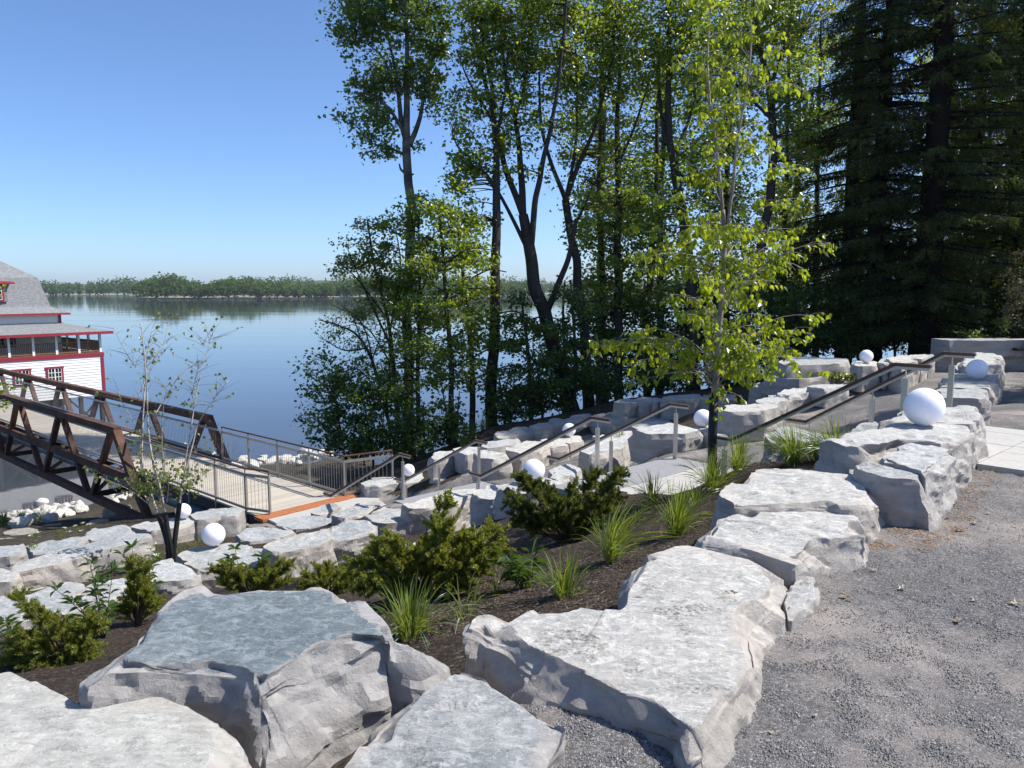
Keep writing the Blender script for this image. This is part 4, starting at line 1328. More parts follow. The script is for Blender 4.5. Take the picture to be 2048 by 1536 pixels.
stone('h11', 'smooth pale block at the left end of the sunlit upper row, by the grass',
      [(858, 910), (880, 902), (912, 901), (920, 907), (890, 914), (868, 918)], -2.55, .55, (0, 0), .07, .05, 12, 1, 'rock_pale', G4)
stone('h12', 'low block with the small globe on it, by the lowest handrail post',
      [(794, 956), (815, 948), (850, 945), (878, 950), (850, 962), (810, 966)], -3.4, .5, (0, 0), .07, .04, 12, 1.1, 'rock_pale', G4)
stone('h13', 'flat sunlit block right of the small globe, behind the lowest handrail',
      [(862, 950), (900, 938), (945, 930), (948, 942), (905, 956), (880, 960)], -3.05, .5, (0, 0), .07, .04, 12, 1, 'rock_pale', G4)
stone('h14', 'low pale block left of the small globe, next to the railing wing',
      [(722, 964), (745, 956), (790, 955), (796, 966), (760, 972), (730, 972)], -3.45, .5, (0, 0), .07, .04, 12, 1.1, 'rock_pale', G4)
stone('h15', 'low slab lying by the short post beside the globe behind the yew',
      [(1098, 940), (1140, 926), (1160, 938), (1152, 950), (1120, 958), (1100, 954)], -1.55, .4, (0, 0), .05, .04, 12, 1, 'rock_pale', G4)
# shaded rows under the trees
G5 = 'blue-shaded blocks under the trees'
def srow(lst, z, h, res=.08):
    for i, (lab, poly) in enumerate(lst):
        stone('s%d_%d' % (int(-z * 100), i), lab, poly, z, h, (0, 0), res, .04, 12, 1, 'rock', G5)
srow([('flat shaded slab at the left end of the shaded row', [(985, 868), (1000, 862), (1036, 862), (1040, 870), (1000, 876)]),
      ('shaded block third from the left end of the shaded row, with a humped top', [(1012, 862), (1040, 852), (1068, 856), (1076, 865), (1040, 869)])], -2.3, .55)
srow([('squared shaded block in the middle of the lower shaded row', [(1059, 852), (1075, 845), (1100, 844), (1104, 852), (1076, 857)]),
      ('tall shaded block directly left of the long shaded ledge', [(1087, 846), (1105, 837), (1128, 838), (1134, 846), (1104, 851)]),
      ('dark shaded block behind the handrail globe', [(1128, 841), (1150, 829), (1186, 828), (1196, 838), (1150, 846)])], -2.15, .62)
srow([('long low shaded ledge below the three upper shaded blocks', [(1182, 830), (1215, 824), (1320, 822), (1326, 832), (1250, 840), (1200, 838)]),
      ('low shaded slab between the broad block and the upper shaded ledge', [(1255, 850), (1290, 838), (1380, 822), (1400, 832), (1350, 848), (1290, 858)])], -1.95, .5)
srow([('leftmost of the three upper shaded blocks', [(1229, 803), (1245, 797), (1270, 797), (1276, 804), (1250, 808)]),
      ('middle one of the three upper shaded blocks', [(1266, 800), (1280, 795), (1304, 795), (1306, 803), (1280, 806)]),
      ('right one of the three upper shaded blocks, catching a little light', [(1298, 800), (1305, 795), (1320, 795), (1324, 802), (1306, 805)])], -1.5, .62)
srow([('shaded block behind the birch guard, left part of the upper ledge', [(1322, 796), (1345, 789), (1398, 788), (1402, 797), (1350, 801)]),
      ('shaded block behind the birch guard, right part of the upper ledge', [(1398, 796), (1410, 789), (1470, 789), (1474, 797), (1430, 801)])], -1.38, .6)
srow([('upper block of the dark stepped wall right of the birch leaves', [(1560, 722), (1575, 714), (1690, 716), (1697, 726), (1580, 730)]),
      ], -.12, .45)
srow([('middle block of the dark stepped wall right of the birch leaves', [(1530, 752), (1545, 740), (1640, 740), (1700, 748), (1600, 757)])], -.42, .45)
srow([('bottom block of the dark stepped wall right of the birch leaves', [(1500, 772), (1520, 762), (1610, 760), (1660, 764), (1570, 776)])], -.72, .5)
# near side of the stairs, going down to the left
G6 = 'blocks stepping down along the near side of the stairs'
stone('n1', 'sunlit block carrying the globe behind the big yew',
      [(1000, 972), (1030, 958), (1080, 955), (1130, 962), (1135, 976), (1080, 985), (1020, 985)], -1.16, .8, (0, 0), .035, .03, 16, 1, 'rock_pale', G6)
stone('n2', 'block with a cracked pale front above the gravel patch',
      [(948, 984), (975, 972), (1015, 968), (1040, 978), (1028, 990), (985, 997), (955, 994)], -1.5, .75, (0, 0), .04, .02, 16, 1, 'rock_pale', G6)
stone('n3', 'long pale block above the left yew with a notched dark left end',
      [(811, 1006), (850, 990), (905, 978), (945, 974), (950, 988), (905, 1004), (860, 1012), (825, 1014)], -1.85, .75, (0, 0), .04, -.02, 20, 1, 'rock_pale', G6)
stone('n4', 'rounded light slab left of the notched block',
      [(731, 1038), (750, 1018), (785, 1012), (830, 1018), (851, 1035), (820, 1044), (770, 1047)], -2.1, .55, (0, 0), .04, -.03, 16, 1, 'rock', G6)
stone('n5', 'block with a chipped sunlit front, third above the plank deck corner',
      [(660, 1030), (690, 1015), (745, 1001), (760, 1010), (740, 1026), (690, 1036)], -2.5, .55, (0, 0), .045, .05, 18, 1.1, 'rock', G6)
stone('n6', 'small greyish block at the foot of the stairs by the rusty plate',
      [(622, 1026), (640, 1010), (670, 1005), (682, 1012), (665, 1024), (640, 1030)], -3.0, .6, (0, 0), .05, .05, 10, 1, 'rock', G6)
stone('n7', 'flat block with a rough light edge beside the rusty plate',
      [(553, 1048), (580, 1033), (640, 1028), (676, 1040), (650, 1052), (600, 1056), (575, 1058)], -2.75, .5, (0, 0), .045, .05, 18, 1.2, 'rock', G6)
stone('n8', 'low block with a crumbling right edge in front of the railing end',
      [(472, 1068), (500, 1056), (560, 1054), (584, 1064), (560, 1076), (510, 1082), (485, 1080)], -2.6, .55, (0, 0), .045, .05, 18, 1.2, 'rock', G6)
stone('n9', 'big block with a smooth grey veined front in the middle of the left slope',
      [(529, 1094), (560, 1078), (610, 1062), (655, 1056), (662, 1078), (640, 1090), (600, 1098), (560, 1106)], -1.72, .7, (0, 0), .032, .01, 12, .8, 'rock', G6)
stone('n10', 'block with a dark left face and ribbed lit front next to the veined block',
      [(650, 1062), (680, 1044), (735, 1040), (752, 1052), (745, 1066), (700, 1076), (664, 1080)], -1.75, .75, (0, 0), .032, .0, 18, 1.2, 'rock', G6)
stone('n11', 'low sunlit block that carries the left near globe',
      [(356, 1106), (390, 1092), (430, 1086), (490, 1084), (504, 1094), (470, 1108), (420, 1118), (375, 1122)], -2.06, .5, (0, 0), .035, .04, 16, 1, 'rock', G6)
stone('n12', 'dark-sided block below the left near globe, in front of it',
      [(373, 1128), (400, 1116), (450, 1102), (520, 1098), (552, 1118), (530, 1132), (470, 1138), (410, 1140)], -1.98, .6, (0, 0), .032, .02, 16, 1, 'rock', G6)
stone('n13', 'low block with a crumbly front behind the yellow-green yew sprig',
      [(262, 1142), (300, 1128), (345, 1120), (386, 1134), (397, 1152), (350, 1160), (300, 1164), (262, 1166)], -1.92, .5, (0, 0), .03, .04, 18, 1.2, 'rock_pale', G6)
stone('n14', 'flat stone sunk in the bed between the two big yews',
      [(952, 1064), (985, 1050), (1040, 1043), (1080, 1052), (1060, 1075), (1005, 1090), (965, 1084)], -1.62, .4, (0, 0), .03, .04, 14, 1, 'rock', G6)
stone('n15', 'pale stone lying under the left yew, half hidden',
      [(740, 1110), (770, 1092), (830, 1085), (838, 1104), (790, 1125), (750, 1135)], -1.5, .5, (0, 0), .03, .04, 14, 1, 'rock_pale', G6)
# far left
G7 = 'blocks of the far left terrace'
stone('l1', 'squared block carrying the globe behind the leaning birch stems',
      [(268, 1054), (300, 1044), (340, 1038), (384, 1034), (386, 1044), (350, 1056), (300, 1062)], -3.34, .72, (0, 0), .055, .01, 12, .8, 'rock', G7)
stone('l2', 'grey block with a smooth front below the end of the railing',
      [(386, 1030), (420, 1018), (470, 1014), (480, 1020), (470, 1030), (430, 1036), (395, 1040)], -3.3, .8, (0, 0), .055, .03, 12, .8, 'rock', G7)
stone('l3', 'flat pale slab at the back of the left terrace',
      [(165, 1072), (190, 1058), (245, 1052), (267, 1062), (240, 1074), (190, 1080)], -2.75, .6, (0, 0), .05, .03, 14, 1, 'rock', G7)
stone('l4', 'long block with a blue-grey top and a tall sandy front on the left',
      [(122, 1100), (170, 1084), (235, 1070), (285, 1068), (296, 1078), (250, 1090), (190, 1104), (140, 1110)], -2.22, .72, (0, 0), .038, .10, 14, .8, 'rock', G7)
stone('l5', 'block with a bright speckled front left of the long sandy-fronted block',
      [(24, 1134), (60, 1120), (110, 1107), (160, 1104), (172, 1112), (120, 1126), (70, 1138), (34, 1144)], -2.05, .7, (0, 0), .036, .14, 16, 1.1, 'rock', G7)
stone('l6', 'small block with a black cleft at the left edge of the picture',
      [(-20, 1096), (5, 1090), (45, 1088), (49, 1100), (20, 1112), (-20, 1116)], -2.4, .6, (0, 0), .04, .05, 12, 1, 'rock', G7)
stone('l7', 'pale block cut off by the left edge below the small cleft block',
      [(-40, 1146), (-10, 1134), (20, 1138), (40, 1152), (20, 1162), (-40, 1166)], -1.95, .7, (0, 0), .036, .08, 14, 1, 'rock', G7)
stone('l8', 'wide flat slab behind the left yew with a smooth shaded front',
      [(-60, 1222), (0, 1196), (70, 1180), (130, 1166), (160, 1172), (168, 1205), (150, 1222), (90, 1232), (30, 1240), (-40, 1246)], -1.45, .75, (0, 0), .026, .02, 16, .9, 'rock', G7)
stone('l9', 'rough block right of the wide flat slab behind the left yew',
      [(168, 1180), (190, 1164), (240, 1152), (262, 1160), (270, 1188), (240, 1196), (200, 1206), (172, 1206)], -1.52, .6, (0, 0), .028, .02, 16, 1.2, 'rock', G7)
stone('l10', 'pale low slab by the white flowers at the far left',
      [(60, 1092), (100, 1082), (160, 1072), (172, 1080), (150, 1092), (110, 1104), (70, 1108)], -2.65, .5, (0, 0), .045, .03, 12, 1, 'rock', G7)
# flat dark bank rocks by the water
G8 = 'flat dark rocks of the bank'
for i, (poly, z) in enumerate([([(5, 1066), (30, 1056), (75, 1054), (80, 1064), (40, 1074)], -5.3), ([(75, 1054), (95, 1048), (125, 1044), (122, 1054), (95, 1060)], -5.9), ([(126, 1044), (140, 1036), (166, 1034), (170, 1044), (140, 1050)], -6.3),
                                ([(165, 1052), (190, 1036), (215, 1036), (222, 1048), (190, 1060)], -5.2), ([(-20, 1082), (10, 1074), (36, 1076), (30, 1086), (0, 1092)], -4.6), ([(205, 1052), (225, 1044), (240, 1050), (228, 1058)], -4.8), ([(205, 1016), (230, 1006), (262, 1010), (250, 1026), (220, 1030)], -6.4)]):
    stone('b%d' % i, ['brown flat rock left of the grass tuft on the river bank', 'long flat rock under the white riprap', 'small flat rock nearest the white riprap heap', 'dark slanting slab on the bank under the bridge end', 'dark flat rock at the left picture edge on the bank', 'little pale rock at the foot of the bridge end', 'brown earthy boulder below the bridge truss'][i],
          poly, z, .6, (0, 0), .1, .1, 8, 1, 'bankrock', G8)
# long slab wall at the back of the plaza
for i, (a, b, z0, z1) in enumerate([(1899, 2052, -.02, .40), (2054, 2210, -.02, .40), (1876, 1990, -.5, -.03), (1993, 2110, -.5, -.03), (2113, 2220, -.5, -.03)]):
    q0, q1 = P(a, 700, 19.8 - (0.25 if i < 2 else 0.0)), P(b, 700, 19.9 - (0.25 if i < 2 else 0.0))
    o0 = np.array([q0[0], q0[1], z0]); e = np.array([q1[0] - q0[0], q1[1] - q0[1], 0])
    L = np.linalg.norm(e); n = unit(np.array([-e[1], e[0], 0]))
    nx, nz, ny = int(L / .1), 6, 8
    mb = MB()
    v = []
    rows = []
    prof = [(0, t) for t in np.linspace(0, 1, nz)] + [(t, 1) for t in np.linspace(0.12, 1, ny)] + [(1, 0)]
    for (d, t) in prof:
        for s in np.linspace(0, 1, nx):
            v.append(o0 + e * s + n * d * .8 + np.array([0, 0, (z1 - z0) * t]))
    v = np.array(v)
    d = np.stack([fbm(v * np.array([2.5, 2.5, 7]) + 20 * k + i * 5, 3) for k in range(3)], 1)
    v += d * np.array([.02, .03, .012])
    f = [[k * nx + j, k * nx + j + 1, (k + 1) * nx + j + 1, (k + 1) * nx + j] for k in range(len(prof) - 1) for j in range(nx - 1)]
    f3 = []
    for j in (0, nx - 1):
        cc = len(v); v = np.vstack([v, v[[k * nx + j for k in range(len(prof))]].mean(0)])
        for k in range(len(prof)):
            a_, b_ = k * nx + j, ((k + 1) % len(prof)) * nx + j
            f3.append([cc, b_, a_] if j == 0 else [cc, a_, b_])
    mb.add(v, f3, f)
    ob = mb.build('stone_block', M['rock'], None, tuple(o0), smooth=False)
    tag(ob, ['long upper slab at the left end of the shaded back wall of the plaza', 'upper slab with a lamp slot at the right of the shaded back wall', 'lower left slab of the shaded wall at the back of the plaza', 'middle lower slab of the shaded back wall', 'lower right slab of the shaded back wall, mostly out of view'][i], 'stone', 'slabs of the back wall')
q = P(2034, 702, 19.45)
mb = MB(); mb.box(q, (.28, 0, 0), (0, .2, 0), (0, 0, .07)); tag(mb.build('wall_lamp', M['guard'], None, tuple(q)), 'narrow black lamp slot set in the shaded back wall', 'lamp')

# riprap at both shores
rr = []
for k in range(5):
    rngk = np.random.default_rng(100 + k)
    d = rand_dirs(260, rngk)
    n = 9
    u_, v_ = np.meshgrid(np.linspace(0, 2 * math.pi, 14, endpoint=False), np.linspace(0.12, math.pi - .12, 9), indexing='ij')
    p = np.stack([np.sin(v_) * np.cos(u_), np.sin(v_) * np.sin(u_), np.cos(v_)], -1).reshape(-1, 3)
    for q in range(9):
        nn = rand_dirs(1, rngk)[0]; dd = p @ nn - rngk.uniform(.55, .85)
        p -= nn * np.clip(dd, 0, None)[:, None]
    p *= 1 + .12 * vnoise(p * 2 + k)[:, None]
    p *= np.array([1.0, .8, .62])
    idx = np.arange(14 * 9).reshape(14, 9); nx_ = np.roll(idx, -1, 0)
    f = np.stack([idx[:, :-1], idx[:, 1:], nx_[:, 1:], nx_[:, :-1]], -1).reshape(-1, 4)
    capt = np.array([[0, 0, p[:, 2].max() * .99], [0, 0, p[:, 2].min() * .99]])
    f3 = [[126, idx[i, 0], nx_[i, 0]] for i in range(14)] + [[127, nx_[i, 8], idx[i, 8]] for i in range(14)]
    me = np_mesh('riprap_stone', np.vstack([p, capt]), [np.array(f3), f], M['riprap'], True)
    me.set_sharp_from_angle(angle=math.radians(32))
    rr.append(me)
rng = np.random.default_rng(5)
def riprap(px0, py0, px1, py1, n, spread, zf, r0, r1, label, group):
    for k in range(n):
        t = (k + rng.random()) / n
        px = px0 + (px1 - px0) * t + rng.normal() * 3; py = py0 + (py1 - py0) * t + rng.normal() * spread
        # walk the view ray out to the ground
        best = None
        for d in np.linspace(15, 60, 180):
            q = P(px, py, d)
            if q[2] <= gz(q[0], q[1]):
                best = q; break
        if best is None or best[2] < WATER - .6:
            best = PZ(px, py, WATER - .05)
        r = rng.uniform(r0, r1)
        o = link('riprap_stone', rr[rng.integers(5)], None, (best[0], best[1], best[2] + r * .25))
        o.scale = (r, r * rng.uniform(.8, 1.1), r); o.rotation_euler = (rng.uniform(-.3, .3), rng.uniform(-.3, .3), rng.uniform(0, 6.28))
        tag(o, label, 'stone', group)
riprap(0, 1046, 165, 1018, 78, 8, 0, .2, .44, 'rounded white riprap stone at the water edge below the bridge', 'white riprap below the bridge')
riprap(190, 1002, 300, 985, 22, 6, 0, .2, .42, 'rounded white riprap stone at the water edge below the bridge', 'white riprap below the bridge')
riprap(470, 934, 660, 908, 42, 5, 0, .25, .5, 'rounded white riprap stone at the river edge behind the railing', 'white riprap behind the railing')

# ------------------------------------------------------------------ white globes
us, vs = 40, 24
u_, v_ = np.meshgrid(np.linspace(0, 2 * math.pi, us, endpoint=False), np.linspace(0, math.pi, vs), indexing='ij')
gp = np.stack([np.sin(v_) * np.cos(u_), np.sin(v_) * np.sin(u_), np.cos(v_)], -1)
gp[..., 2] = np.maximum(gp[..., 2], -0.965)
gp = gp.reshape(-1, 3)
idx = np.arange(us * vs).reshape(us, vs); nx_ = np.roll(idx, -1, 0)
gf = np.stack([idx[:, :-1], idx[:, 1:], nx_[:, 1:], nx_[:, :-1]], -1).reshape(-1, 4)
def globe(label, px, py, d, hpx, zc):
    """px, py = bottom of the globe in the photograph; zc = height of the stone's top"""
    c = PZ(px, py, zc) if zc is not None else P(px, py, d)
    dd = (c[1]) * CP
    r = hpx / 2 * c[1] / F / 1.0
    me = np_mesh('globe_light', gp * r + np.array([0, 0, r * .955]), gf, M['globe'], True)
    o = link('globe_light', me, None, tuple(c))
    tag(o, label, 'globe light', 'white globe lights on the stones')
    bm_ = MB(); bm_.tube([(0, 0, -.004), (0, 0, .022)], r * .27, 20)
    link('base', bm_.mesh('base', M['white']), o, (0, 0, 0))
    return o
globe('biggest white globe light, on the wide block in front of the stair handrails', 1846, 849, 7.1, 76.5, .41)
globe('blue-tinted globe light in tree shade at the back of the plaza', 1953, 757, 13.6, 39.4, .09)
globe('white globe light on the squared block beyond the stair handrails, against the dark woods', 1732, 725, 17.4, 26, .055)
globe('white globe light half hidden behind the black guard of the slim birch', 1405, 853, 14.7, 36, -.93)
globe('white globe light seen through the middle handrail against shaded stones', 1138, 872, 19.9, 27, -2.08)
globe('white globe light behind the tip of the big yew, above the paved landing', 1067, 963, 11.3, 47.5, -1.13)
globe('small white globe light near the foot of the stairs beside the lowest handrail', 817, 952, 21, 25.5, -3.38)
globe('white globe light sitting low on the left slope with its shadow on the stone', 428, 1090, 11.3, 46.6, -2.03)
globe('white globe light behind the leaning birch stems on the left', 367, 1036, 17, 31, -3.31)

# ------------------------------------------------------------------ trees
def skeleton_pts(polys, d, rng, jit=.0):
    out = []
    for pl in polys:
        out.append(np.array([P(px, py, d + (dz if len(rest) else 0)) for (px, py, w, *rest) in pl for dz in [rest[0] if rest else 0]]))
    return out

def smooth_line(p, w, n):
    """Catmull-Rom through p (k,3) and widths w"""
    k = len(p)
    if k == 2:
        t = np.linspace(0, 1, n)[:, None]
        return p[0] * (1 - t) + p[1] * t, np.linspace(w[0], w[1], n)
    pp = np.vstack([2 * p[0] - p[1], p, 2 * p[-1] - p[-2]])
    out, ow = [], []
    per = max(2, n // (k - 1))
    for i in range(k - 1):
        t = np.linspace(0, 1, per, endpoint=(i == k - 2))[:, None]
        a, b, c, e = pp[i], pp[i + 1], pp[i + 2], pp[i + 3]
        out.append(.5 * ((2 * b) + (-a + c) * t + (2 * a - 5 * b + 4 * c - e) * t ** 2 + (-a + 3 * b - 3 * c + e) * t ** 3))
        ow.append(w[i] + (w[i + 1] - w[i]) * t[:, 0])
    return np.vstack(out), np.concatenate(ow)

def tree(name, label, cat, d, limbs, blobs, leaf='leafB', size=.13, seed=1, per=16, spread=.34, cl_density=1.0, bark='bark', group=None, base_drop=.25, twig_w=.018, tmpl=LEAF_DIA, droop=.25, depthscale=1.0, aspect=.72):
    """limbs: polylines of (px, py, width_px[, depth offset]); blobs: (px, py, rx, ry[, density[, depth offset]]) in photo pixels at depth d"""
    rng = np.random.default_rng(seed)
    mpp = d / F
    tb = MB()
    sk = []
    base = None
    for i, pl in enumerate(limbs):
        p = np.array([P(q[0], q[1], d + (q[3] if len(q) > 3 else 0)) for q in pl])
        w = np.array([q[2] for q in pl]) * mpp / 2
        if i == 0:
            g = gz(p[0][0], p[0][1])
            base = np.array([p[0][0], p[0][1], g - base_drop])
            if p[0][2] > g - base_drop:
                p = np.vstack([base, p]); w = np.concatenate([[w[0] * 1.25], w])
        else:
            # limbs wander in depth away from the trunk
            off = rng.uniform(-1, 1) * .25
            L = np.concatenate([[0], np.cumsum(np.linalg.norm(np.diff(p, axis=0), axis=1))])
            p = p + np.array([0, 1, 0]) * (off * L)[:, None]
        sp, sw = smooth_line(p, w, 6 * len(p))
        sp = sp + .5 * sw[:, None] * np.stack([vnoise(sp * 1.1 + 7 * e + seed) for e in range(3)], 1)
        tb.tube(sp, sw, 9 if w.max() > .07 else 6)
        sk.append(np.c_[sp, sw])
    S = np.vstack(sk)
    vv, t3, t4, n0 = [], [], [], 0
    for b in blobs:
        px, py, rx, ry = b[:4]
        den = b[4] if len(b) > 4 else 1.0
        dz = b[5] if len(b) > 5 else 0.0
        c = P(px, py, d + dz)
        rxm, rym = rx * mpp, ry * mpp
        rdm = rxm * depthscale
        ncl = max(2, int(cl_density * den * rxm * rym * 42))
        dirs = rand_dirs(ncl, rng)
        rad = rng.uniform(.25, 1.0, ncl)[:, None] ** .6
        cc = c + dirs * rad * np.array([rxm, rdm, rym])
        # a twig to each cluster from the limb below it
        for q in cc:
            dd = np.linalg.norm(S[:, :3] - q, axis=1) + np.where(S[:, 2] > q[2] + .2, 1.5, 0) + np.where(S[:, 3] > .1, .6, 0)
            j = int(np.argmin(dd))
            a = S[j, :3]
            mid = (a + q) / 2 + np.array([0, 0, .12 * np.linalg.norm(q - a)]) + rng.normal(size=3) * .08
            L = np.linalg.norm(q - a)
            if L < 4.5:
                tb.tube(bez(a, mid, q, 5), np.linspace(min(S[j, 3] * .6, twig_w * (1 + L * .35)), .005, 5), 3, False)
        nl = np.maximum(3, (per * 1.9 * rng.gamma(2.2, .45, ncl)).astype(int))
        ii = np.repeat(np.arange(ncl), nl)
        n = len(ii)
        pos = cc[ii] + rng.normal(size=(n, 3)) * spread * .72 * np.array([1, 1, .6]) * rng.uniform(.6, 1.35, ncl)[ii][:, None]
        ax = rand_dirs(n, rng); ax[:, 2] = ax[:, 2] * .6 - droop
        L = size * rng.uniform(.5, 1.3, n)
        v, f3, f4 = leaf_arrays(pos, ax, rand_dirs(n, rng), L, L * aspect, tmpl)
        vv.append(v)
        if f3 is not None: t3.append(f3 + n0)
        if f4 is not None: t4.append(f4 + n0)
        n0 += len(v)
    root = thing(name, label, cat, tuple(base), group)
    tb.build('trunk', M[bark], root, smooth=True)
    if vv:
        me = np_mesh('crown', np.vstack(vv) - base, [np.vstack(q) for q in (t3, t4) if q], M[leaf])
        link('crown', me, root)
    return root
WG = 'trees of the wood beside the terraces'

tree('poplar_tree', 'tall pale-barked poplar at the left end of the wood, with a bare lower trunk', 'tree', 27,
     [[(818, 890, 21), (817, 700, 20), (819, 500, 19), (820, 400, 18), (815, 300, 17), (812, 200, 12), (815, 100, 9), (812, 0, 6), (810, -90, 3)],
      [(816, 290, 12), (800, 235, 10), (790, 150, 7), (770, 60, 5), (760, -20, 3)], [(820, 290, 12), (838, 240, 9), (848, 180, 6), (872, 100, 4)], [(812, 312, 8), (790, 300, 5), (742, 285, 3)],
      [(806, 260, 8), (775, 215, 6), (735, 190, 3)], [(803, 190, 6), (760, 110, 4), (710, 70, 2)], [(850, 170, 5), (870, 210, 3), (880, 230, 2)], [(817, 350, 6), (803, 340, 5), (799, 328, 3)], [(820, 352, 5), (828, 348, 3)]],
     [(790, 20, 105, 80), (715, 62, 52, 52, .9), (860, 70, 42, 80), (775, 150, 80, 45, 1.1), (850, 160, 42, 50, .8), (742, 180, 45, 32), (735, 245, 62, 34, 1.0), (760, 292, 45, 22, .8), (800, -70, 110, 70), (700, 10, 45, 40, .8), (872, 205, 24, 30, .5), (690, 60, 25, 25, .6), (835, 285, 14, 10, .5)],
     'leafA', .15, 21, 17, .30, 1.15, 'bark_grey', WG)
tree('maple_tree', 'straight slender dark trunk just right of the poplar, crown high in the light', 'tree', 25.5,
     [[(978, 845, 25), (985, 700, 22), (992, 500, 19), (992, 330, 14), (985, 200, 9), (965, 60, 6), (955, -40, 4)], [(992, 380, 8), (955, 330, 6), (920, 300, 4), (905, 270, 2)], [(990, 300, 8), (1010, 180, 5), (1020, 60, 3)], [(990, 250, 6), (940, 170, 4), (915, 110, 2)]],
     [(930, 215, 48, 48, .8), (960, 300, 62, 55, .9), (925, 365, 42, 50, .8), (945, 430, 38, 30, .8), (990, 200, 60, 60, .8), (960, 95, 55, 60, .7), (1010, 60, 60, 70, .7), (960, 10, 60, 50, .8)],
     'leafB', .15, 22, 15, .32, 1.0, 'bark', WG)
tree('maple_tree', 'large forked maple leaning left in the middle of the wood', 'tree', 26,
     [[(1142, 800, 33), (1105, 690, 29), (1075, 580, 27), (1055, 480, 23), (1045, 430, 20)],
      [(1045, 430, 14), (1012, 340, 12), (985, 220, 9), (960, 120, 7), (938, 20, 4), (930, -40, 3)], [(1045, 440, 16), (1042, 350, 13), (1035, 260, 10), (1012, 150, 7), (1000, 40, 4)],
      [(1062, 500, 13), (1072, 400, 12), (1082, 330, 10), (1102, 250, 8), (1120, 120, 6), (1128, 0, 4)], [(1086, 640, 14), (1118, 565, 12), (1138, 500, 10), (1150, 440, 8)],
      [(1050, 490, 9), (1010, 410, 7), (970, 345, 6), (935, 325, 3)], [(1030, 240, 7), (1055, 130, 5), (1060, 20, 3)]],
     [(1010, 130, 75, 85, .8), (1060, 60, 80, 80, .9), (960, 60, 60, 70, .8), (1120, 130, 65, 85, .8), (1050, 250, 60, 55, .7), (1120, 260, 48, 50, .6), (935, 330, 30, 28, .7), (1020, 340, 38, 35, .5), (1110, 20, 80, 60, .9), (1050, -60, 140, 60), (1090, 350, 30, 30, .4), (1160, 470, 30, 30, .5)],
     'leafB', .14, 23, 15, .34, 1.0, 'bark', WG)
tree('maple_tree', 'fork-topped maple right of the large leaning one', 'tree', 27,
     [[(1178, 800, 24), (1165, 650, 20), (1150, 520, 17), (1132, 400, 15)], [(1132, 400, 10), (1102, 330, 8), (1082, 250, 6), (1078, 150, 4)], [(1132, 400, 11), (1160, 320, 9), (1190, 250, 7), (1222, 120, 5), (1230, 0, 3)], [(1132, 400, 8), (1150, 300, 6), (1155, 180, 4), (1150, 60, 3)],
      [(1140, 470, 7), (1165, 420, 5), (1185, 370, 3)]],
     [(1170, 110, 70, 95, .9), (1225, 60, 65, 80, .9), (1200, 200, 60, 60, .7), (1150, 240, 45, 45, .6), (1225, 320, 40, 45, .7), (1185, 395, 45, 40, .7), (1180, -30, 100, 50)],
     'leafB', .14, 24, 15, .34, 1.0, 'bark', WG)
tree('maple_tree', 'thin upright maple in front of the pale sky, behind the birch leaves on the left', 'tree', 28,
     [[(1238, 805, 19), (1235, 600, 17), (1237, 400, 14), (1235, 250, 10), (1240, 100, 6), (1240, -20, 3)], [(1236, 420, 7), (1200, 380, 5), (1170, 360, 3)], [(1236, 330, 7), (1265, 260, 5), (1290, 180, 3)], [(1236, 560, 6), (1260, 510, 4), (1280, 480, 3)]],
     [(1250, 440, 55, 60, .8), (1260, 330, 55, 55, .7), (1190, 470, 45, 45, .8), (1280, 190, 60, 70, .8), (1240, 80, 70, 80), (1230, 560, 60, 60, .8), (1190, 580, 50, 50, .7)],
     'leafB', .14, 25, 15, .34, 1.0, 'bark', WG)
tree('maple_tree', 'crooked dark maple directly behind the slim birch', 'tree', 26.5,
     [[(1388, 800, 24), (1382, 600, 22), (1370, 455, 20), (1350, 335, 17), (1336, 270, 15), (1338, 150, 11), (1340, 0, 7), (1342, -60, 4)], [(1338, 250, 8), (1318, 220, 6), (1300, 215, 3)], [(1345, 320, 8), (1375, 240, 6), (1385, 200, 4)], [(1338, 160, 6), (1375, 80, 4), (1400, 10, 3)], [(1330, 290, 9), (1322, 200, 7), (1320, 90, 4)]],
     [(1330, 70, 70, 80, 1), (1390, 40, 60, 70, .9), (1300, 140, 45, 50, .7), (1390, 190, 55, 60, .8), (1290, 250, 25, 25, .5), (1390, 320, 55, 50, .8), (1330, 430, 50, 50, .8), (1360, -40, 110, 50)],
     'leafB', .14, 26, 15, .34, 1.0, 'bark', WG)
tree('maple_tree', 'dark sinuous trunk with a forked top right of the birch crown', 'tree', 25,
     [[(1484, 770, 22), (1495, 606, 20), (1528, 470, 18), (1544, 325, 17), (1541, 180, 14), (1522, 105, 10), (1508, 20, 7), (1500, -40, 4)], [(1541, 180, 9), (1560, 120, 6), (1590, 40, 4)], [(1544, 240, 7), (1500, 200, 5), (1475, 180, 3)]],
     [(1510, 40, 65, 70, .9), (1570, 60, 60, 70, .8), (1470, 110, 50, 60, .8), (1575, 200, 50, 60, .8), (1500, 190, 35, 40, .6), (1600, 300, 40, 60, .7)],
     'leafB', .14, 27, 15, .34, 1.0, 'bark', WG)
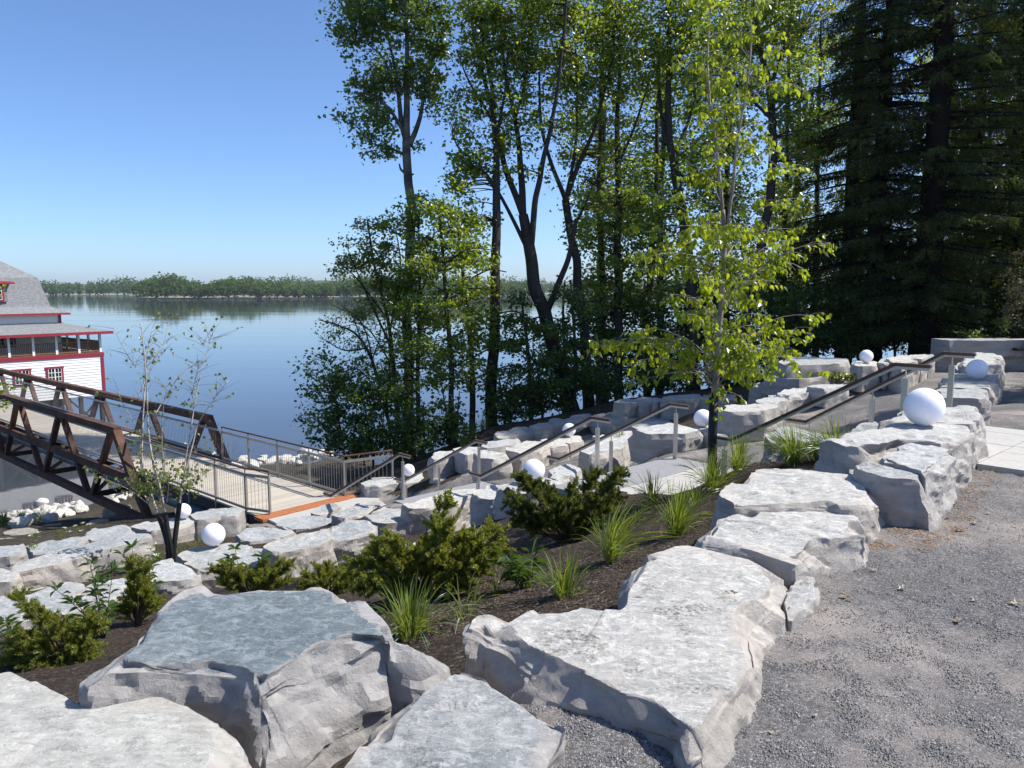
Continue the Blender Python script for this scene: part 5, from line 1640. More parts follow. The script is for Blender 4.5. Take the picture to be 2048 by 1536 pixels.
# thin dark trunks standing between
for i, (x0, x1, lab, bl) in enumerate([(1296, 1312, 'thin dark trunk between the thin maple and the crooked one', [(1300, 500, 50, 60, .9), (1310, 380, 45, 50, .8), (1290, 620, 50, 55, .9), (1320, 690, 55, 50, .8)]),
                                       (1205, 1198, 'thin dark trunk rising behind the fork-topped maple', [(1200, 500, 45, 50, .8), (1190, 620, 50, 60, .9), (1215, 700, 50, 50, .8)]),
                                       (1440, 1452, 'thin dark trunk hidden behind the birch crown', [(1440, 400, 60, 70, .9), (1450, 250, 60, 70, .9), (1430, 550, 55, 60, .9), (1440, 100, 60, 70, .9), (1420, 660, 60, 55, .9)]),
                                       (1568, 1572, 'thin dark trunk in the gap left of the spruces', [(1570, 420, 50, 70, .9), (1580, 540, 50, 60, .9), (1560, 640, 60, 50, .9), (1590, 150, 50, 60, .8)]),
                                       (1630, 1634, 'slim straight trunk close to the left spruce', [(1625, 250, 40, 70, .8), (1620, 480, 50, 60, .9), (1640, 600, 50, 50, .9)])]):
    tree('young_maple_tree', lab, 'tree', 28 + i * .7, [[(x0, 795 - i * 12, 15), (x0, 600, 13), (x1, 400, 10), (x1 + 4, 200, 7), (x1 + 8, 40, 4)]], bl, 'leafB' if i % 2 else 'leafD', .14, 40 + i, 14, .36, 1.0, 'bark', WG)
# lit trees farther back, filling the gaps
BG = 'bright trees farther back in the wood'
for i, (px, d, bl, lab) in enumerate([(1200, 36, [(1180, 330, 70, 60), (1220, 420, 80, 60), (1200, 240, 70, 60, .7)], 'bright green tree behind the fork-topped maple'),
                                      (1320, 38, [(1310, 300, 70, 70), (1290, 420, 80, 70), (1350, 180, 70, 70, .8), (1330, 540, 70, 60)], 'bright green tree behind the crooked maple'),
                                      (1450, 37, [(1450, 150, 80, 90, .9), (1430, 320, 80, 90), (1470, 440, 70, 70), (1440, 20, 80, 70, .8), (1480, 560, 70, 60)], 'bright green tree behind the top of the slim birch'),
                                      (1590, 36, [(1590, 120, 70, 90, .9), (1600, 280, 70, 80), (1580, 420, 70, 70), (1600, 540, 70, 70), (1610, 10, 80, 60, .8)], 'bright green tree in the gap left of the spruces'),
                                      (1720, 38, [(1700, 250, 60, 90, .7), (1720, 420, 70, 80), (1730, 540, 80, 60), (1690, 100, 60, 70, .6)], 'bright green tree behind the left spruce'),
                                      (1900, 37, [(1900, 300, 70, 90, .8), (1930, 430, 90, 80), (1900, 540, 90, 60), (1870, 150, 60, 70, .5)], 'bright green tree behind the great spruce'),
                                      (2040, 36, [(2030, 260, 80, 90, .8), (2040, 420, 90, 80), (2040, 540, 90, 60), (2050, 120, 80, 70, .6)], 'bright green tree at the right edge of the picture')]):
    tree('background_tree', lab, 'tree', d, [[(px, 720, 16), (px, 500, 13), (px + 8, 250, 9), (px + 4, 80, 4)]], bl, 'leafC' if i % 3 == 0 else 'leafB', .19, 60 + i, 13, .5, .62, 'bark', BG)

# saplings and shrubs of the bank, left edge of the wood
SG = 'young trees and shrubs of the bank'
tree('maple_sapling', 'young maple with layered bright leaves right of the poplar trunk', 'tree', 24.5,
     [[(905, 870, 12), (900, 700, 10), (890, 560, 8), (880, 440, 5), (878, 400, 3)]] + [[(898, y, 4), (898 + s * 40, y - 22, 3), (898 + s * 85, y - 20, 2)] for y, s in ((760, -1), (740, 1), (680, 1), (660, -1), (600, 1), (590, -1), (520, 1), (500, -1))],
     [(880, 425, 50, 30, 1.1), (905, 480, 62, 28, 1.2), (850, 500, 40, 26, 1.0), (880, 540, 85, 28, 1.1), (940, 570, 50, 26), (860, 610, 75, 28), (930, 640, 65, 26), (880, 690, 80, 26), (920, 735, 75, 26), (850, 760, 50, 26, .8)],
     'leafB', .13, 81, 17, .26, 1.25, 'bark', SG)
tree('maple_sapling', 'second young maple, its small trunk beside the straight slender maple', 'tree', 25.2,
     [[(945, 850, 13), (942, 700, 11), (930, 580, 8), (915, 460, 5)]] + [[(938, y, 4), (938 + s * 40, y - 20, 3), (938 + s * 75, y - 16, 2)] for y, s in ((720, 1), (700, -1), (650, 1), (600, -1), (560, 1))],
     [(930, 450, 45, 26), (950, 520, 50, 28), (955, 600, 45, 26), (965, 680, 55, 24), (950, 760, 45, 24, .8)],
     'leafB', .13, 82, 16, .26, 1.2, 'bark', SG)
tree('young_tree', 'yellow-green young tree at the water side, left of the poplar trunk', 'tree', 26.5,
     [[(795, 890, 12), (790, 760, 10), (775, 640, 7), (750, 540, 5), (735, 440, 3)], [(785, 700, 6), (740, 600, 4), (700, 500, 2)], [(775, 640, 5), (720, 560, 3), (680, 520, 2)], [(780, 660, 5), (800, 540, 4), (790, 460, 2)], [(790, 740, 4), (740, 660, 3), (700, 640, 2)]],
     [(735, 455, 30, 26, .9), (705, 500, 40, 28, .9), (755, 500, 45, 34, .9), (690, 545, 28, 24, .7), (730, 560, 50, 34, .8), (790, 560, 45, 60, .9), (725, 610, 35, 28, .6), (775, 455, 25, 25, .7)],
     'leafC', .12, 83, 15, .24, 1.3, 'bark', SG)
tree('young_tree', 'leafy young tree wrapped round the poplar trunk', 'tree', 26,
     [[(838, 890, 10), (835, 740, 8), (840, 600, 6), (838, 480, 4), (840, 410, 2)], [(836, 700, 4), (800, 640, 3), (770, 620, 2)], [(838, 600, 4), (865, 520, 3)]],
     [(840, 410, 40, 35, 1), (815, 460, 45, 35, 1), (850, 520, 40, 45, 1), (800, 600, 55, 50, 1), (820, 690, 60, 50, .9), (790, 760, 60, 40, .9), (850, 640, 40, 40, .8)],
     'leafB', .13, 84, 15, .28, 1.2, 'bark', SG)
def bare_shrub(label, d, limbs, blobs, seed, leaf='leafC', n_twigs=60, group=SG, size=.09):
    rng = np.random.default_rng(seed)
    root = tree('bare_shrub', label, 'shrub', d, limbs, blobs, leaf, size, seed, 10, .2, .8, 'bark', group)
    return root
tree('bare_shrub', 'half bare arching shrub with fine grey twigs over the water', 'shrub', 25.5,
     [[(790, 890, 8), (765, 800, 7), (745, 720, 6), (715, 670, 5), (675, 650, 3), (640, 640, 2)], [(750, 735, 4), (730, 650, 3), (690, 610, 2)], [(735, 695, 4), (690, 700, 3), (650, 680, 2)], [(760, 790, 4), (720, 740, 3), (680, 745, 2)], [(775, 830, 4), (780, 720, 3), (770, 640, 2)], [(720, 672, 3), (700, 630, 2), (660, 610, 1.5)], [(745, 720, 3), (760, 660, 2), (740, 600, 1.5)]],
     [(700, 650, 55, 40, .8), (660, 660, 30, 30, .6), (740, 690, 50, 40, .7), (720, 730, 45, 30, .6), (740, 620, 40, 30, .6)],
     'leafC', .085, 85, 6, .24, 2.6, 'bark', SG, twig_w=.012)
DG = 'dark shrubs at the foot of the wood'
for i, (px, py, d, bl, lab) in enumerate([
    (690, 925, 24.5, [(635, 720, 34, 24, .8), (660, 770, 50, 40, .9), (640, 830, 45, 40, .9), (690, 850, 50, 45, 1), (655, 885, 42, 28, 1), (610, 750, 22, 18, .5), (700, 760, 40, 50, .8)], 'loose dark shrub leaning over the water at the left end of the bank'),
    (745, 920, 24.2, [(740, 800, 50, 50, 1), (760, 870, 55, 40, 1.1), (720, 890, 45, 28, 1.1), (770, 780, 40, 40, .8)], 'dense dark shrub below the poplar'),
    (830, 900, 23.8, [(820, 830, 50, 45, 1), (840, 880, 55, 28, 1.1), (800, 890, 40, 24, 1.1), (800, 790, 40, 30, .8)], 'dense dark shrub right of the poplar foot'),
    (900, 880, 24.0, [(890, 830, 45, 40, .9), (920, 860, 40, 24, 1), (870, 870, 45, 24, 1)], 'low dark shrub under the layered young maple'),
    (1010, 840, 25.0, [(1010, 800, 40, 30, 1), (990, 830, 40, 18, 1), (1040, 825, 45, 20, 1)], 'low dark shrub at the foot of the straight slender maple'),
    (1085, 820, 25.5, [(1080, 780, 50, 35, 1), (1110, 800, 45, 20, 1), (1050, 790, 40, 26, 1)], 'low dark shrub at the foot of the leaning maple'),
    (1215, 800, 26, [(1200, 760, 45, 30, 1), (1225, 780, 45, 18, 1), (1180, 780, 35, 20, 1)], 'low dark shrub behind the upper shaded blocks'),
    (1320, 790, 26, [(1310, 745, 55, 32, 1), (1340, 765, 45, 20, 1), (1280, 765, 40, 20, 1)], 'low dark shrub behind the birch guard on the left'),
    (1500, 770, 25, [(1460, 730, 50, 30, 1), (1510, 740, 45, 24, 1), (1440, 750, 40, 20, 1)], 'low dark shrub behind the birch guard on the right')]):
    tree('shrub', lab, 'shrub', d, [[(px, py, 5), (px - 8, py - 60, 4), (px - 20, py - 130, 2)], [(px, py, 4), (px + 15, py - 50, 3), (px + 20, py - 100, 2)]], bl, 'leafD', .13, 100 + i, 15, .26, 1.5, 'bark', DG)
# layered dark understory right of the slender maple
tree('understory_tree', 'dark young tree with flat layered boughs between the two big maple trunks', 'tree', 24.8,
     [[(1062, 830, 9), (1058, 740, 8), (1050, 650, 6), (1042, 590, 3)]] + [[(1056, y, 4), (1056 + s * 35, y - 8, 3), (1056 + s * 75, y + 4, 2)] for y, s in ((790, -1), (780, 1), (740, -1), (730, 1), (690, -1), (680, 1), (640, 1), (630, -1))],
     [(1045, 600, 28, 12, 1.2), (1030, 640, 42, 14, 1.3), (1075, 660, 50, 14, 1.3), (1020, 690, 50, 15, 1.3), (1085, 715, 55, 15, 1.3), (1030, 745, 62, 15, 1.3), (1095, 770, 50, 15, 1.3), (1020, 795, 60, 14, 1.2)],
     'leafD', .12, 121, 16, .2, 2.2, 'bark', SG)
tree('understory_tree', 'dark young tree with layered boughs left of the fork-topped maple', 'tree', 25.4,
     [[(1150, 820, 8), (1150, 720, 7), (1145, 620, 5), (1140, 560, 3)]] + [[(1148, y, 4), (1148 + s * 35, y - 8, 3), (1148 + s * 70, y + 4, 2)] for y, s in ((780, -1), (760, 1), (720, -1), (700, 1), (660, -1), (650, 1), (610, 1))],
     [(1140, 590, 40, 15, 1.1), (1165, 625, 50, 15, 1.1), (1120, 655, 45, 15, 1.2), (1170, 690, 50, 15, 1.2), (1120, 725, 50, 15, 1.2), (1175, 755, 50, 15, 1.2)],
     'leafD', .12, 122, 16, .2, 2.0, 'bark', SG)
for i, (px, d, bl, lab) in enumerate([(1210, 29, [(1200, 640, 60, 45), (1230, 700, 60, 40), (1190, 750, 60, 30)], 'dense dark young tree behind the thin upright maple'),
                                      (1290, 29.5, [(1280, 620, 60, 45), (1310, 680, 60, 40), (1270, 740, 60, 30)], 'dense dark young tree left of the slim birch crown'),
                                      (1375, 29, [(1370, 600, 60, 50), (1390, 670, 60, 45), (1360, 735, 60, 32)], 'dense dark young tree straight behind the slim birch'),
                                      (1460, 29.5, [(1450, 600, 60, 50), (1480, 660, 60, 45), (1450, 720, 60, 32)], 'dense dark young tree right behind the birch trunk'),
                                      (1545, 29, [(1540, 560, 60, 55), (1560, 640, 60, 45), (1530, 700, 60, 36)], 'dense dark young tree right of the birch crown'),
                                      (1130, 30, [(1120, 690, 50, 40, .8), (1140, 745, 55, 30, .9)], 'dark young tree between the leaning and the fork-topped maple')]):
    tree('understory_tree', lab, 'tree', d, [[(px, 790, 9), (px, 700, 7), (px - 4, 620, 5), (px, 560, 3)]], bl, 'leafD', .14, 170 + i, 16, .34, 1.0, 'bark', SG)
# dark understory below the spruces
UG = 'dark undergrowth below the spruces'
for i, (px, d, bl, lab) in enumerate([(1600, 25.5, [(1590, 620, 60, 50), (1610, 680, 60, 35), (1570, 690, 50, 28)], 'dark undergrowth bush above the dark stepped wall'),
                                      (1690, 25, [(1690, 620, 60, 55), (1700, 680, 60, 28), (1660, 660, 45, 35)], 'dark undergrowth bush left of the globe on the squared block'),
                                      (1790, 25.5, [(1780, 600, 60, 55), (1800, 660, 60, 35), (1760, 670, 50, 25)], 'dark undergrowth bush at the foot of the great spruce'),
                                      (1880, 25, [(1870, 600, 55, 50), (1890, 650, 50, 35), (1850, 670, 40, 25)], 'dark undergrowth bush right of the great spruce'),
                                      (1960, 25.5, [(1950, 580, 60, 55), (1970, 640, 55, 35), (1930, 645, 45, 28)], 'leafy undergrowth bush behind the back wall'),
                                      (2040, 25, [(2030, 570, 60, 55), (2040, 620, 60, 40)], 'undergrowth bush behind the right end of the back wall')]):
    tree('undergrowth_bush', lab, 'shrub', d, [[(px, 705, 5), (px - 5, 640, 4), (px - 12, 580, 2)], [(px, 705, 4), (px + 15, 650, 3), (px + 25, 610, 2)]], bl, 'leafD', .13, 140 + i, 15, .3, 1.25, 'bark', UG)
tree('garden_shrub', 'small bright shrub just above the back wall', 'shrub', 21.2, [[(1938, 690, 3), (1938, 670, 2)]], [(1938, 668, 26, 12, 1.4)], 'leafB', .09, 150, 16, .12, 3, 'bark')
tree('garden_shrub', 'upright speckled shrub behind the back wall near the right edge', 'shrub', 21.5, [[(2006, 690, 3), (2004, 655, 2)]], [(2004, 655, 14, 26, 1.3)], 'leafC', .08, 151, 14, .12, 3, 'bark')
tree('garden_shrub', 'brownish cedar bush at the right edge above the back wall', 'shrub', 21.8, [[(2034, 690, 4), (2034, 600, 2)]], [(2032, 600, 26, 60, 1.0), (2030, 540, 20, 40, .9)], 'grass_dry', .08, 152, 16, .16, 2.4, 'bark')
tree('garden_shrub', 'little yellow-green shrub at the foot of the dark stepped wall', 'shrub', 16.9, [[(1672, 762, 2), (1672, 752, 1.5)]], [(1674, 752, 20, 8, 1.5)], 'leafC', .07, 153, 16, .09, 8, 'bark')

# spruces: one built, then copied with its parts
def spruce_meshes(seed, H=19.0, n_whorl=62):
    rng = np.random.default_rng(seed)
    tb = MB()
    zz = np.linspace(0, H, 14)
    tb.tube(np.c_[.05 * vnoise(np.c_[zz, zz * 0, zz * 0]), .05 * vnoise(np.c_[zz, zz * 0 + 4, zz * 0]), zz], .40 * (1 - zz / H) ** .8 + .02, 10)
    vv, ff, n0 = [], [], 0
    bv = MB()
    for k in range(n_whorl):
        z = 1.2 + (H - 1.6) * (k / n_whorl) + rng.uniform(-.15, .15)
        Lm = 3.5 * (1 - (z / H)) ** .62 * (1.0 if z > 4 else .55 + .1 * z) + .2
        for j in range(rng.integers(5, 8)):
            az = rng.uniform(0, 2 * math.pi)
            if vnoise(np.array([[math.cos(az) * 1.3, math.sin(az) * 1.3, z * .45 + seed]]))[0] > .5: continue
            L = Lm * rng.uniform(.65, 1.1)
            o = np.array([math.cos(az), math.sin(az), 0])
            a = np.array([0, 0, z]); m = a + o * L * .5 + np.array([0, 0, -.06 * L]); e = a + o * L + np.array([0, 0, -.18 * L + .05])
            line = bez(a, m, e, 7)
            bv.tube(line, np.linspace(.045, .008, 7) * (L / 2.5), 4, False)
            nt = int(10 + L * 12)
            t = rng.uniform(.18, 1, nt)
            base = a * ((1 - t) ** 2)[:, None] + m * (2 * t * (1 - t))[:, None] + e * (t ** 2)[:, None]
            side = np.cross(o, [0, 0, 1]) * rng.choice([-1, 1], nt)[:, None]
            d = side * rng.uniform(.3, 1, nt)[:, None] + o * rng.uniform(.1, .6, nt)[:, None] + np.array([0, 0, -1]) * rng.uniform(.35, 1.3, nt)[:, None]
            d = unit(d)
            tl = rng.uniform(.22, .55, nt) * (1 - .35 * t)
            per = 7
            s = np.tile(np.linspace(.1, 1, per), nt)
            ii = np.repeat(np.arange(nt), per)
            pos = base[ii] + d[ii] * (tl[ii] * s)[:, None] + rng.normal(size=(nt * per, 3)) * .015
            ax = d[ii] * .7 + rand_dirs(nt * per, rng) * .55
            Ln = rng.uniform(.09, .17, nt * per)
            v, f3, f4 = leaf_arrays(pos, ax, rand_dirs(nt * per, rng), Ln, Ln * .26, LEAF_QUAD)
            vv.append(v); ff.append(f4 + n0); n0 += len(v)
    return tb.mesh('trunk', M['bark_dark'], smooth=True), bv.mesh('branches', M['bark_dark']), np_mesh('crown', np.vstack(vv), np.vstack(ff), M['spruce'])
SPR = [spruce_meshes(5), spruce_meshes(9)]
def spruce(label, x, y, sc, rot, kind=0, wide=1.0):
    r = thing('spruce_tree', label, 'tree', (x, y, gz(x, y) - .15), 'tall dark spruces')
    for nm, me in zip(('trunk', 'branches', 'crown'), SPR[kind]):
        o = link(nm, me, r)
        if nm == 'branches': tag(o, kind='stuff')
        o.scale = (sc * wide, sc * wide, sc)
        o.rotation_euler = (0, 0, rot)
    return r
q = P(1846, 700, 24.0); spruce('great spruce with the thickest trunk in the dark group on the right', q[0], q[1], 1.05, .3, 0, 1.0)
q = P(1742, 690, 25.5); spruce('spruce with a slim dark trunk left of the great spruce', q[0], q[1], .98, 2.1, 1, .85)
q = P(1688, 690, 28.0); spruce('spruce half hidden at the left end of the spruce group', q[0], q[1], 1.0, 4.0, 0, .8)
q = P(2010, 680, 26.5); spruce('spruce at the right edge with open drooping boughs', q[0], q[1], 1.0, 1.2, 1, .95)
q = P(1925, 690, 30.0); spruce('spruce deep in the dark group between the great one and the right edge', q[0], q[1], .95, 5.1, 0, .9)
q = P(2170, 680, 23.0); spruce('spruce whose boughs reach in from beyond the right edge', q[0], q[1], 1.0, .9, 0, 1.0)
spruce('smaller spruce beyond the right edge that shades the back of the plaza', 12.3, 14.15, .39, 2.9, 1, 1.6)

# ------------------------------------------------------------------ the slim birch with its single leaves
LEAF_VAR = {}
def single_leaf_meshes(key, tmpl, mat, L, Wd, n=6, seed=0):
    if key in LEAF_VAR: return LEAF_VAR[key]
    rng = np.random.default_rng(seed)
    out = []
    for k in range(n):
        s = rng.uniform(.8, 1.15)
        v, f3, f4 = leaf_arrays(np.zeros((1, 3)), np.array([[0, 1.0, 0]]), np.array([[0, 0, 1.0]]), L * s, Wd * s * rng.uniform(.85, 1.1), tmpl)
        v = v + rng.normal(size=v.shape) * .03 * L
        out.append(np_mesh('leaf', v, [f3], M[mat]))
    LEAF_VAR[key] = out
    return out
from mathutils import Matrix
def put_leaf(me, parent, pos, axis, hint, pl):
    a = Vector(axis).normalized(); s = a.cross(Vector(hint)).normalized(); n = s.cross(a)
    o = link('leaf', me, parent)
    m = Matrix(((s.x, a.x, n.x), (s.y, a.y, n.y), (s.z, a.z, n.z)))
    o.rotation_euler = m.to_euler()
    o.location = (pos[0] - pl[0], pos[1] - pl[1], pos[2] - pl[2])
    return o

rng = np.random.default_rng(77)
DB = 8.9
base = P(1424, 962, DB); base[2] = gz(base[0], base[1]) - .1
birch = thing('birch_tree', 'slim young birch with bright yellow-green leaves and a black guard round its foot', 'tree', tuple(base))
tb = MB()
main = [(1424, 955, 15), (1426, 880, 15), (1430, 780, 14), (1436, 700, 13), (1443, 600, 11), (1448, 500, 10), (1446, 420, 8)]
lead1 = [(1446, 430, 7), (1436, 300, 6), (1424, 200, 4.5), (1422, 100, 3.5), (1430, 10, 2.5), (1436, -50, 2)]
lead2 = [(1448, 500, 7), (1462, 380, 6), (1470, 280, 5), (1484, 180, 4), (1490, 90, 3), (1482, 20, 2)]
skel = []
for pl in (main, lead1, lead2):
    p = np.array([P(a, b, DB) for a, b, c in pl]); w = np.array([c for a, b, c in pl]) * DB / F / 2
    if pl is main: p = np.vstack([base, p]); w = np.concatenate([[w[0]], w])
    if pl is lead1: p[:, 1] += np.linspace(0, .25, len(p))
    if pl is lead2: p[:, 1] -= np.linspace(0, .3, len(p))
    sp, sw = smooth_line(p, w, 30)
    tb.tube(sp, sw, 10)
    skel.append(np.c_[sp, sw])
S = np.vstack(skel)
S = S[S[:, 2] > base[2] + 1.05]
LP, LA = [], []
nbr = 130
zs = np.sort(rng.uniform(0, 1, nbr) ** 1.35)
zmin, zmax = S[:, 2].min(), S[:, 2].max()
for k in range(nbr):
    z = zmin + (zmax - zmin) * zs[k] * .97
    cand = np.argsort(np.abs(S[:, 2] - z))[:3]
    a = S[rng.choice(cand)]
    az = k * 2.399 + rng.uniform(-.5, .5)
    t = (z - zmin) / (zmax - zmin)
    L = (1.2 * (1 - t) ** .9 + .2) * rng.uniform(.4, 1.1)
    if rng.random() < .12: L *= 1.25
    o = np.array([math.cos(az), math.sin(az) * .9, 0])
    rise = rng.uniform(.3, 1.1) + .5 * t
    p0 = a[:3]
    p1 = p0 + o * L * .42 + np.array([0, 0, L * rise * .62])
    p2 = p0 + o * L * (1 - .25 * max(0, rise - .7)) + np.array([0, 0, L * (rise * .72 - rng.uniform(.1, .42))])
    line = bez(p0, p1, p2, 10)
    tb.tube(line, np.linspace(min(a[3] * .4, .0055 + .0032 * L), .0022, 10), 5, False)
    # side twigs and hanging leaves
    nt = int((4 + 7 * L) * (1.0 if t < .5 else .62))
    for q in range(nt):
        tt = rng.uniform(.18, 1.0)
        j = int(tt * 9)
        pb = line[j] + (line[min(9, j + 1)] - line[j]) * (tt * 9 - j)
        dv = unit(o * rng.uniform(.2, .9) + np.cross(o, [0, 0, 1]) * rng.uniform(-.9, .9) + np.array([0, 0, rng.uniform(-.25, .5)]))
        tl = rng.uniform(.06, .30)
        tip = pb + dv * tl + np.array([0, 0, -.35 * tl])
        tw = bez(pb, pb + dv * tl * .6, tip, 4)
        tb.tube(tw, np.linspace(.003, .0014, 4), 3, False)
        for e in range(rng.integers(4, 9)):
            u = rng.uniform(.25, 1.05)
            LP.append(pb + (tip - pb) * u + rng.normal(size=3) * .018)
            ax = np.array([rng.normal() * .42, rng.normal() * .42, -1 + rng.uniform(-.1, .45)]) + dv * .25
            LA.append(ax)
tb.build('trunk', M['bark_birch'], birch, smooth=True)
gm = MB()
gm.tube([base + np.array([0, 0, .0]), P(1425, 870, DB), P(1428, 786, DB)], [.054, .052, .052], 14)
gm.build('trunk_guard', M['guard'], birch, smooth=True)
LP, LA = np.array(LP), np.array(LA)
order = np.argsort(np.linalg.norm(LP - np.array([0, 0, CAMZ]), axis=1))
LM = single_leaf_meshes('birch', LEAF_BIRCH, 'leafBirch', .07, .058)
pick = order[:300]; rest = order[300:]
H = rand_dirs(len(LP), rng) + np.array([0, -.6, .2])
for i in pick:
    put_leaf(LM[rng.integers(6)], birch, LP[i], LA[i], H[i], base)
Ls = .07 * rng.uniform(.65, 1.2, len(rest))
v, f3, f4 = leaf_arrays(LP[rest], LA[rest], H[rest], Ls, Ls * .82, LEAF_BIRCH)
tag(link('foliage', np_mesh('foliage', v - base, [f3], M['leafBirch']), birch), kind='stuff')
print('birch leaves', len(LP))

# ------------------------------------------------------------------ the leaning three-stemmed birch on the left
DL = 11.2
base = P(338, 1106, DL); base[2] = gz(base[0], base[1]) - .05
lb = thing('birch_tree', 'sparse three-stemmed birch on the left slope with white bark and black stem guards', 'tree', tuple(base))
tb, gd = MB(), MB()
stems = [
    [(334, 1102, 9), (322, 1062, 8), (304, 1020, 7), (288, 980, 6), (272, 930, 5.5), (270, 860, 5), (272, 780, 4), (275, 710, 3), (282, 660, 2)],
    [(344, 1100, 9), (338, 1050, 8), (334, 1010, 7), (328, 970, 6.5), (316, 915, 6), (309, 850, 5), (309, 780, 4), (306, 710, 3), (302, 645, 2)],
    [(347, 1100, 9), (352, 1050, 8), (358, 1000, 6), (366, 950, 5), (382, 890, 4.5), (392, 850, 3.5), (418, 808, 2.5), (452, 762, 1.5)]]
subs = [[(275, 800, 3), (290, 750, 2.2), (306, 720, 1.5), (314, 690, 1)], [(272, 735, 2.4), (264, 700, 1.8), (256, 655, 1)], [(310, 830, 3), (325, 790, 2.5), (345, 750, 2), (366, 735, 1.2)], [(328, 960, 3), (330, 880, 2.5), (338, 820, 2), (352, 770, 1.2)],
        [(366, 950, 3), (376, 860, 3), (382, 790, 2.4), (390, 730, 1.8), (404, 675, 1)], [(384, 790, 2), (398, 750, 1.5), (408, 728, 1)], [(404, 690, 1.2), (418, 678, .8)], [(306, 720, 2), (320, 680, 1.5), (318, 640, 1)], [(300, 1010, 3), (270, 975, 2), (235, 950, 1.2)], [(290, 985, 2.5), (255, 985, 2), (225, 975, 1.2)],
        [(334, 1005, 2.5), (350, 960, 2), (365, 935, 1.2)], [(358, 995, 2.5), (385, 965, 1.8), (405, 950, 1)], [(270, 850, 2), (250, 800, 1.5), (248, 770, 1)]]
skel = []
for i, pl in enumerate(stems + subs):
    p = np.array([P(a, b, DL) for a, b, c in pl]); w = np.array([c for a, b, c in pl]) * DL / F / 2 * .74
    if i < 3:
        p = np.vstack([base + np.array([(i - 1) * .05, 0, 0]), p]); w = np.concatenate([[w[0]], w])
    p[:, 1] += np.linspace(0, 1, len(p)) * [.35, -.3, .1, .3, -.4, .5, -.3, .4, -.2, .2, .3, -.3, .4, -.4, .3, -.2][i % 16]
    sp, sw = smooth_line(p, w, 7 * len(p))
    tb.tube(sp, sw, 7)
    skel.append(np.c_[sp, sw])
    if i < 3:
        m = sp[:, 2] < P(0, [1030, 1018, 1002][i], DL)[2]
        gd_ = MB(); gd_.tube(sp[m], .036, 10); gd_.build('stem_guard', M['guard'], lb, smooth=True)
S = np.vstack(skel); S = S[S[:, 2] > P(0, 1010, DL)[2]]
LP, LA = [], []
tw_ = MB()
for k in range(430):
    a = S[rng.integers(len(S))]
    low = a[2] < P(0, 890, DL)[2]
    if not low and k % 3 == 0: continue
    dv = unit(np.array([rng.normal(), rng.normal() * .8, rng.uniform(.1, 1.0)]))
    L = rng.uniform(.1, .42)
    tip = a[:3] + dv * L
    tw_.tube(bez(a[:3], a[:3] + dv * L * .5 + np.array([0, 0, .03]), tip, 4), np.linspace(.0035, .0012, 4), 3, False)
    if rng.random() < (.95 if low else .6):
        for e in range(rng.integers(2, 7 if low else 3)):
            LP.append(tip + rng.normal(size=3) * .035); LA.append(rand_dirs(1, rng)[0] * .8 + np.array([0, 0, -.5]))
tb.build('trunk', M['bark_white'], lb, smooth=True)
tag(tw_.build('twigs', M['stem'], lb), kind='stuff')
LP, LA = np.array(LP), np.array(LA)
H = rand_dirs(len(LP), rng)
LM2 = single_leaf_meshes('birch2', LEAF_BIRCH, 'leafBirch2', .062, .052, seed=3)
for i in range(min(150, len(LP))):
    put_leaf(LM2[rng.integers(6)], lb, LP[i], LA[i], H[i], base)
v, f3, f4 = leaf_arrays(LP[150:], LA[150:], H[150:], .058 * rng.uniform(.7, 1.2, len(LP) - 150), .05, LEAF_BIRCH)
tag(link('foliage', np_mesh('foliage', v - base, [f3], M['leafBirch2']), lb), kind='stuff')

# branch reaching in at the left edge
tree('maple_sapling', 'leafy maple branch reaching in at the left edge above the bridge', 'tree', 12.5,
     [[(-150, 1120, 14), (-140, 900, 10), (-110, 780, 6), (-60, 760, 4), (-10, 765, 2.5), (45, 772, 1.2)], [(-120, 820, 5), (-60, 800, 3), (-15, 805, 2), (25, 808, 1)], [(-130, 850, 5), (-100, 650, 4), (-40, 590, 2), (0, 583, 1)]],
     [(0, 762, 24, 14, 2.2), (25, 772, 22, 8, 1.6), (0, 800, 22, 16, 2.2), (-50, 770, 40, 40, 2), (-15, 582, 14, 12, 2), (-80, 680, 50, 70, 1.5), (-60, 840, 40, 40, 1.5)],
     'leafBirch', .085, 301, 6, .10, 2.2, 'bark', None)

